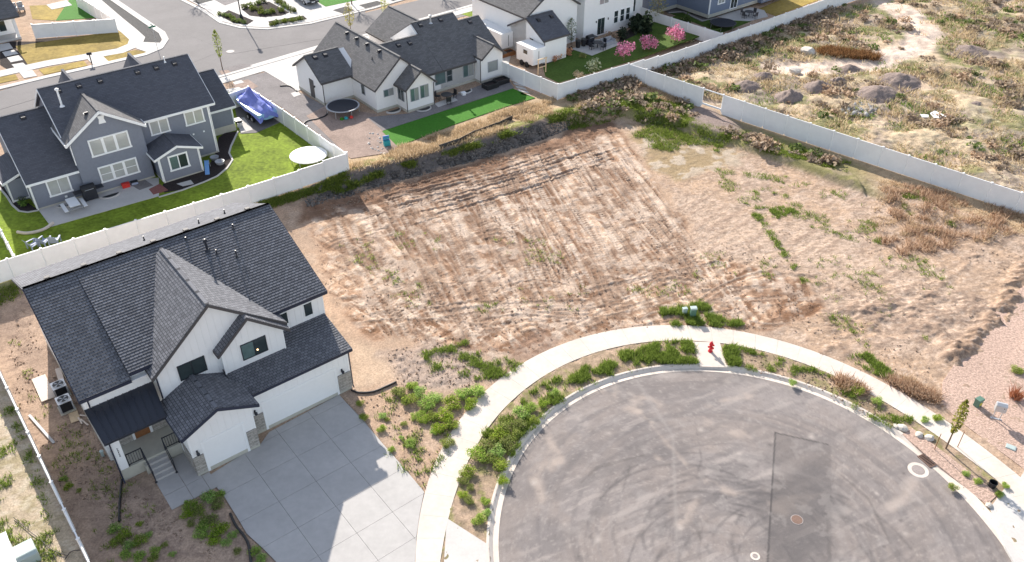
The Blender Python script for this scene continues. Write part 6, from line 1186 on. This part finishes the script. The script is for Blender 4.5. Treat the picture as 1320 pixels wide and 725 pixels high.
simple('toy_slide', (268,221), 'light blue plastic slide toy beside the bay of the grey house', 'toy', [('slide','bluefab',lambda m_: m_.bar((0,.55,.85),(0,-.75,.08),.40,.06)),('ladder','greyplastic',lambda m_: (m_.bar((-.2,.58,.85),(-.2,.85,0),.05,.06), m_.bar((.2,.58,.85),(.2,.85,0),.05,.06), m_.box(-.2,.2,.68,.74,.4,.45)))], .25)
simple('wheelbarrow', (307.5,162), 'wheelbarrow with black tray on the pale slab by the boat', 'wheelbarrow', [('tray','blackplastic',lambda m_: m_.pu([(-.35,.65),(.35,.68),(.22,.36),(-.28,.36)], -.45, .45)),('frame','galv',lambda m_: (m_.bar((-.8,-.25,.6),(.5,-.12,.3),.05,.05), m_.bar((-.8,.25,.6),(.5,.12,.3),.05,.05), m_.box(-.5,-.45,-.28,.28,0,.45))),('wheel','tyre',lambda m_: m_.tube([(.55,-.05,.2),(.55,.05,.2)], .2, 14))], 2.2)
simple('planter_urn', (284,212), 'round grey planter beside the grey house downspout', 'planter', [('pot','greyplastic',lambda m_: m_.lathe([(.3,0),(.45,.35),(.4,.35),(.1,.25)], n=16))]); simple('planter_urn', (277,206), 'round grey planter nearest the bay, by the wall', 'planter', [('pot','greyplastic',lambda m_: m_.lathe([(.3,0),(.42,.32),(.38,.32),(.1,.22)], n=16))])
def boat():
    a, b = g(310,133), g(352,163); c = (a+b)/2; d = (b-a); t = thing('covered_boat', 'boat under a blue tarpaulin on its trailer beside the grey house', 'boat', (c.x, c.y, c.z), math.atan2(d.y, d.x)); L = 3.1
    st = [(-L-.55,.05,1.25,.2),(-L,.55,1.3,.35),(-2.0,1.02,1.35,.55),(-.6,1.18,1.35,.6),(1.0,1.2,1.32,.6),(2.6,1.15,1.3,.6),(L,1.08,1.28,.6)]
    m_ = MB(); prev = None
    for x, w_, zt, zb in st:
        r = [m_.pt(p) for p in ((x,-w_,zt),(x,-w_*.95,zb+.25),(x,-w_*.35,zb),(x,w_*.35,zb),(x,w_*.95,zb+.25),(x,w_,zt))]
        if prev:
            for j in range(6): m_.f.append([prev[j], prev[(j+1)%6], r[(j+1)%6], r[j]])
        else: m_.f.append(r[::-1])
        prev = r
    m_.f.append(prev); m_.build('hull', M['tarp_l'], t)
    m_ = MB(); prev = None; rg = np.random.default_rng(4)                # the cover: tent ridges over the windscreen and tower
    rows = [(-L-.3,.10,1.30,1.34),(-2.4,.98,1.36,1.55),(-1.55,1.16,1.36,1.95),(-1.0,1.22,1.30,2.55),(-.3,1.24,1.05,2.62),(.35,1.26,1.05,2.2),(1.2,1.27,1.10,1.95),(2.2,1.26,1.0,2.0),(2.75,1.22,.85,2.05),(3.15,1.18,.70,1.62),(3.25,1.1,.55,1.0)]
    for x, w_, zl, zr in rows:
        r = []
        for j in range(9):
            y = -1+j/4; prof = 1-abs(y)**1.25; pk = prof+(.18*math.cos(y*9) if 1.8 < zr else 0)*(1-abs(y)); r.append(m_.pt((x+rg.normal(0,.05)*(abs(y)<.9), y*w_, zl-.12*abs(y)+(zr-zl)*max(pk,0)+rg.normal(0,.04))))
        if prev:
            for j in range(8): m_.f.append([prev[j], prev[j+1], r[j+1], r[j]])
        prev = r
    o = m_.build('tarpaulin', M['tarp'], t); so = o.modifiers.new('thick', 'SOLIDIFY'); so.thickness = .02
    m_ = MB(); m_.bar((-L-1.5,0,.5),(-L,0,.5),.1,.1); m_.bar((-L,0,.5),(3.,-.9,.5),.09,.1); m_.bar((-L,0,.5),(3.,.9,.5),.09,.1); m_.box(.6,.72,-1.1,1.1,.36,.46); m_.box(1.5,1.62,-1.1,1.1,.36,.46); m_.build('trailer_frame', M['darkmetal'], t)
    for x in (.66,1.56):
        for y in (-1.12,1.12): m_ = MB(); m_.tube([(x,y-.11,.33),(x,y+.11,.33)], .33, 18); w = m_.build('wheel', M['tyre'], t); m_ = MB(); m_.tube([(x,y-.12,.33),(x,y+.12,.33)], .18, 12); m_.build('rim', M['galv'], w)
boat()
# ------------------------------------------------------------------ stucco house yard
def raised_planter(px, label):
    l, _ = at(px); t = thing('raised_planter', label, 'planter', l, YAW, 'black raised planters'); m_ = MB()
    for a, b, c, d in ((-.8,.8,-.55,-.47),(-.8,.8,.47,.55),(-.8,-.72,-.47,.47),(.72,.8,-.47,.47)): m_.box(a, b, c, d, 0, .55)
    m_.build('box', M['blackplastic'], t); m_ = MB(); m_.box(-.72,.72,-.47,.47,0,.38); m_.build('soil', M['mulch'], t)
raised_planter((632,113.5), 'black raised planter nearer the patio by the stucco house corner'); raised_planter((646,107.5), 'black raised planter at the outer corner of the stucco house')
def dining(px, label, rz, top='blackplastic', n=3, umb=False):
    l, _ = at(px); t = thing('patio_table', label, 'table', l, rz); m_ = MB(); m_.lathe([(.62,.70),(.62,.74),(.0,.745)], n=20); m_.build('tabletop', M[top], t); m_ = MB(); m_.lathe([(.3,0),(.06,.05),(.05,.7)], n=10); m_.build('leg', M[top], t)
    for k in range(n):
        a = rz+k*2*math.pi/n+.5; c = thing('patio_chair', label.split(' with')[0].replace('table', 'chair')+', one of its set', 'chair', (l[0]+1.0*math.cos(a), l[1]+1.0*math.sin(a), l[2]), a+math.pi/2, 'chairs of '+label.split(' with')[0]); q = MB(); q.box(-.24,.24,-.24,.24,.40,.46); q.build('seat', M[top], c); q = MB(); q.box(-.24,.24,-.28,-.23,.46,.95); q.build('backrest', M[top], c)
        for x in (-.2,.2):
            for y in (-.2,.2): q = MB(); q.box(x-.02,x+.02,y-.02,y+.02,0,.40); q.build('leg', M[top], c)
dining((576,130), 'black patio table behind the stucco house with chairs round it', .3); dining((770,62), 'dark patio table behind the tall white house with chairs round it', .2, 'darkmetal', 4); dining((965,22), 'brown patio table behind the slate house with chairs round it', .2, 'brownfas', 4)
simple('cushion_stool', (597.5,123), 'small white stool on the gravel by the stucco house window well', 'stool', [('seat','trim',lambda m_: m_.box(-.25,.25,-.25,.25,.28,.36)),('base','trim',lambda m_: m_.box(-.2,.2,-.2,.2,0,.28))], .5)
simple('toy_kitchen', (499,188), 'teal plastic playset at the corner of the green lawn', 'toy', [('base','teal',lambda m_: m_.box(-.32,.32,-.22,.22,0,.55)),('backboard','bluefab',lambda m_: m_.box(-.32,.32,.14,.22,.56,1.0)),('shelf','teal',lambda m_: m_.box(-.3,.3,-.1,.14,.8,.84))], .4)
rg = np.random.default_rng(9)
P = scatter([(470,172),(490,170),(508,190),(496,200),(478,195)], 70, 61); stuff('white_stones', clods('white_stones', P, .06, .28, 62, (.55,.53,.5), (.85,.83,.8), 'drygrass'), 'scattered white stones at the corner of the deep green lawn', 'stones')
# ------------------------------------------------------------------ upper yards
def trailer(px, label, rz, L, w, h, name='cargo_trailer'):
    l, _ = at(px); t = thing(name, label, 'trailer', l, rz); m_ = MB(); m_.box(-L/2,L/2,-w/2,w/2,.45,h); b = m_.build('body', M['white'], t, bevel=.06); m_ = MB(); m_.box(-L/2-.03,L/2+.03,-w/2-.03,w/2+.03,h-.02,h+.05); m_.build('roof', M['trim'], t, bevel=.02)
    for x in (-.45,.45):
        for y in (-w/2-.02,w/2+.02): m_ = MB(); m_.tube([(x,y-.1,.33),(x,y+.1,.33)], .33, 16); m_.build('wheel', M['tyre'], t)
    m_ = MB(); m_.box(-L/2-1.2,-L/2,-.06,.06,.40,.5); m_.build('tongue', M['darkmetal'], t)
    m_ = MB(); m_.box(L/2,L/2+.03,-w/2+.08,-.02,.5,h-.12); m_.box(L/2,L/2+.03,.02,w/2-.08,.5,h-.12); d = m_.build('rear_door', M['trim'], t); m_ = MB(); m_.box(L/2+.03,L/2+.06,-.1,-.06,.7,h-.3); m_.build('latch', M['darkmetal'], d)
    m_ = MB(); m_.box(-.2,.5,-w/2-.025,-w/2,h-.8,h-.35); m_.build('window', M['glass'], t)
trailer((684,83), 'small white enclosed trailer against the white garage of the tall house', YAW-math.pi/2-.0, 3.0, 1.9, 2.35); trailer((638,58), 'long white trailer parked between the stucco house and the tall house', YAW-math.pi/2, 5.5, 2.3, 2.3)
simple('storage_tub', (652,72), 'brown wooden raised bed behind the fence corner', 'raised bed', [('frame','wood',lambda m_: (m_.box(-1.1,1.1,-.5,-.42,0,.5), m_.box(-1.1,1.1,.42,.5,0,.5), m_.box(-1.1,-1.02,-.42,.42,0,.5), m_.box(1.02,1.1,-.42,.42,0,.5))),('soil','mulch',lambda m_: m_.box(-1.02,1.02,-.42,.42,0,.40))], YAW)
simple('wooden_frame', (698.5,95), 'raw timber swing frame standing inside the white fence', 'frame', [('post','lumber',lambda m_: m_.box(-.62,-.52,-.05,.05,0,1.7)),('post','lumber',lambda m_: m_.box(.52,.62,-.05,.05,0,1.7)),('top_beam','lumber',lambda m_: m_.box(-.7,.7,-.06,.06,1.7,1.8)),('rail','lumber',lambda m_: m_.box(-.52,.52,-.04,.04,.75,.85))], YAW)
for px, lab in [((745,62),'black bin nearer the white garage'),((752,60),'black bin beside the grill')]: simple('waste_bin', px, lab, 'bin', [('body','blackplastic',lambda m_: m_.lathe([(.26,0),(.34,.9)], n=12)),('lid','blackplastic',lambda m_: m_.lathe([(.36,.9),(.34,.98),(.1,1.02)], n=12))])
simple('lounge_sofa', (783,58), 'grey patio sofa at the right end of the white house patio', 'sofa', [('seat','greyplastic',lambda m_: m_.box(-.9,.9,-.4,.4,0,.45)),('backrest','greyplastic',lambda m_: m_.box(-.9,.9,.3,.45,.45,.85)),('armrest','greyplastic',lambda m_: m_.box(-1.0,-.9,-.4,.45,0,.65)),('armrest','greyplastic',lambda m_: m_.box(.9,1.0,-.4,.45,0,.65))], YAW)
grill((939,15), 'covered black grill by the slate house door', YAW, 1.3)
simple('wood_bench', (889,11), 'dark bench against the slate house wall', 'bench', [('seat','darkmetal',lambda m_: m_.box(-.7,.7,-.22,.22,.38,.44)),('backrest','darkmetal',lambda m_: m_.box(-.7,.7,.18,.24,.44,.9)),('leg','darkmetal',lambda m_: m_.box(-.65,-.57,-.2,.2,0,.38)),('leg','darkmetal',lambda m_: m_.box(.57,.65,-.2,.2,0,.38))], YAW+math.pi/2)
for px, lab in [((20.5,14),'grey cushioned porch chair left of the pair'),((29,12.5),'grey cushioned porch chair right of the pair')]:
    simple('porch_chair', (px[0], px[1]+3), lab, 'chair', [('seat','greyplastic',lambda m_: m_.box(-.35,.35,-.35,.35,.3,.75)),('backrest','greyplastic',lambda m_: m_.box(-.35,.35,.28,.40,.75,1.25)),('leg','darkmetal',lambda m_: m_.box(-.33,-.27,-.33,.33,0,.3)),('leg','darkmetal',lambda m_: m_.box(.27,.33,-.33,.33,0,.3))], YAW)
# ------------------------------------------------------------------ street furniture and car behind
def street_lamp():
    l, _ = at((311.5,25)); t = thing('street_lamp', 'tall dark street lamp by the kerbside shrub rows', 'street lamp', l); m_ = MB(); m_.lathe([(.22,0),(.2,.5),(.10,.7)], n=12); m_.build('base', M['darkmetal'], t); m_ = MB(); m_.tube([(0,0,.5),(0,0,6.2)], .085, 10, True, .06); m_.build('pole', M['darkmetal'], t); m_ = MB(); m_.lathe([(.05,6.15),(.24,6.3),(.20,6.75),(.30,6.8),(.05,7.05)], n=12); m_.build('lantern', M['darkmetal'], t)
street_lamp()
l, _ = at((203.5,64.5)); t = thing('street_sign', 'green street name sign on a thin pole at the corner', 'sign', l, 0); m_ = MB(); m_.tube([(0,0,-.1),(0,0,3.1)], .035, 8); m_.build('pole', M['galv'], t)
for z, a in ((2.75,YAW),(3.0,YAW+math.pi/2)):
    m_ = MB(); c_, s_ = math.cos(a), math.sin(a); m_.pz([(-.42*c_+.012*s_,-.42*s_-.012*c_),(.42*c_+.012*s_,.42*s_-.012*c_),(.42*c_-.012*s_,.42*s_+.012*c_),(-.42*c_-.012*s_,-.42*s_+.012*c_)], z, z+.2); m_.build('sign_blade', M['sign'], t)
simple('curbside_mailbox', (118.5,82), 'dark mailbox post on the concrete between the half-dry grass strips', 'mailbox', [('post','darkmetal',lambda m_: m_.box(-.06,.06,-.06,.06,-.1,1.05)),('box','darkmetal',lambda m_: m_.pu([(-.12,1.05),(-.12,1.25),(0,1.33),(.12,1.25),(.12,1.05)], -.28, .28))], .4)
def car():
    l, _ = at((394,2)); t = thing('parked_car', 'silver car parked nose-out on the driveway at the top edge', 'car', l, YAW-math.pi/2)
    m_ = MB(); m_.prism([(-2.3,.42),(-2.35,.75),(-2.2,1.02),(-1.2,1.10),(-.9,1.12),(1.2,1.12),(2.25,1.0),(2.35,.7),(2.3,.38)], lambda p, t_: (p[0], t_, p[1]), -.92, .92); b = m_.build('body', M['carpaint'], t, bevel=.07)
    m_ = MB(); m_.prism([(-2.1,1.05),(-1.75,1.68),(.25,1.70),(1.15,1.10)], lambda p, t_: (p[0], t_, p[1]), -.80, .80); c = m_.build('cabin', M['carpaint'], t, bevel=.06)
    m_ = MB(); m_.bar((.30,0,1.695),(1.10,0,1.155),1.42,.02); m_.build('windscreen', M['glass'], c)
    for y in (-.805,.805): m_ = MB(); m_.prism([(-1.7,1.15),(-1.6,1.6),(.15,1.62),(.8,1.15)], lambda p, t_: (p[0], t_, p[1]), y-.012, y+.012); m_.build('side_window', M['glass'], c)
    for x in (-1.4,1.4):
        for y in (-.86,.86): m_ = MB(); m_.tube([(x,y-.11,.34),(x,y+.11,.34)], .34, 18); w = m_.build('wheel', M['tyre'], t); m_ = MB(); m_.tube([(x,y-.12,.34),(x,y+.12,.34)], .2, 12); m_.build('rim', M['galv'], w)
    m_ = MB(); m_.box(2.28,2.37,-.5,.5,.62,.86); m_.build('grille', M['blackplastic'], t); m_ = MB(); m_.box(2.2,2.38,-.9,.9,.36,.56); m_.build('bumper', M['blackplastic'], t)
    for y in (-.7,.7): m_ = MB(); m_.box(2.22,2.345,y-.17,y+.17,.74,.93); m_.build('headlight', M['glass_b'], t)
    m_ = MB(); m_.box(2.36,2.385,-.26,.26,.44,.56); m_.build('number_plate', M['trim'], t)
car()
# ------------------------------------------------------------------ heaps and litter in the field
def heap(px, rx, rz, label, mt='dirt', seed=1, ry=None):
    l, _ = at(px); n = 34; X, Y = np.meshgrid(np.linspace(-1.15,1.15,n), np.linspace(-1.15,1.15,n)); r = np.hypot(X, Y)+.25*(fbm(X*1.6+seed, Y*1.6, seed)-.5); Z = np.clip(1-r,-.1,1)**.9*rz if False else np.where(r < 1, (1-np.clip(r,0,1))**.85*rz, -.25*(r-1)-.02); Z = Z+(fbm(X*4+seed,Y*4,seed+3)-.5)*rz*.45*np.clip(1.1-r,0,1)+(fbm(X*8,Y*8,seed+5)-.5)*rz*.34*np.clip(1.1-r,0,1)
    I = np.arange(n*n).reshape(n,n); F = np.stack([I[:-1,:-1],I[:-1,1:],I[1:,1:],I[1:,:-1]],-1).reshape(-1,4); V = np.stack([X*rx,Y*(ry or rx*.8),Z-.12],-1).reshape(-1,3); o = link_mesh('dirt_heap', fast_mesh('dirt_heap', V, F, M[mt], None, True), loc=l); o.rotation_euler = (0,0,.6); tag(o, label, 'dirt heap', 'dirt heaps in the wild field')
for k, (px, rx, rz, lab) in enumerate([((962,113),2.3,.95,'grey dirt heap leftmost in the field, above the fence gap'),((1017,127),2.2,1.15,'grey dirt heap with smooth round top nearest the long fence'),((1054,114),2.2,1.0,'grey dirt heap behind the smooth round one'),((1080,106),1.5,.8,'small dark dirt heap between the two larger ones'),((1130,122),2.9,1.15,'wide brown grey dirt heap by the rubble'),((1158,103),2.7,.9,'broad dark dirt heap below the dirt track'),((1096,88),1.3,.6,'small dark mound at the edge of the dirt track'),((1255,138),2.0,.7,'dark rough mound right of the white sheet'),((1250,65),2.6,.7,'long low dark mound far right in the field'),((985,99),1.6,.7,'low dirt heap beside the green weeds, upper left of the field')]): heap(px, rx, rz, lab, seed=k+2)
place('stone_block', bush_mesh('stone_block', 140, 10), (-400,900), None, None) if False else None
P = scatter([(1082,140),(1110,132),(1135,140),(1120,150),(1090,148)], 220, 63); stuff('rubble', clods('rubble', P, .10, .42, 64, (.35,.33,.32), (.68,.66,.64), 'drygrass'), 'grey concrete rubble beside the dirt heaps', 'rubble')
P = scatter([(1048,66),(1068,62),(1133,72),(1130,78),(1060,72)], 420, 65); stuff('dead_brush', blades_mesh('dead_brush', P, .6, .35, 8, (.13,.06,.025), (.36,.20,.09), w=.035, seed=12), 'dark brown dead brush row along the dirt track', 'brush')
boulder((1041,67), .85, 'large pale boulder at the left end of the dead brush row', 5); boulder((1024,92), .6, 'pale grey boulder beside the small mound', 6)
slab_px('white_sheet', [(1198,149),(1204,146),(1219,153),(1214,156),(1203,155)], M['whitecloth'], .28, .05, None); tag(bpy.data.objects['white_sheet'], 'crumpled white sheet lying in the wild field', 'sheet'); slab_px('white_sheet', [(1184,150),(1196,151),(1196,154),(1188,154)], M['whitecloth'], .25, .05, None); tag(bpy.data.objects['white_sheet.001'], 'narrow white scrap left of the crumpled white sheet', 'sheet')
# dark silt cloth on the bank
_P = [(565,193),(590,185),(612,174),(640,164),(660,155)]; m_ = MB(); _Q = [g(a, b) for a, b in _P]
for a, b in zip(_Q[:-1], _Q[1:]): m_.face([a+Vector((0,0,-.1)), b+Vector((0,0,-.1)), b+Vector((0.05,.2,.42)), a+Vector((.05,.2,.38))])
o = m_.build('silt_fence', M['blackplastic']); _s = o.modifiers.new('thick','SOLIDIFY'); _s.thickness = .03; tag(o, 'strip of black silt cloth sagging along the top of the bank', 'silt fence')
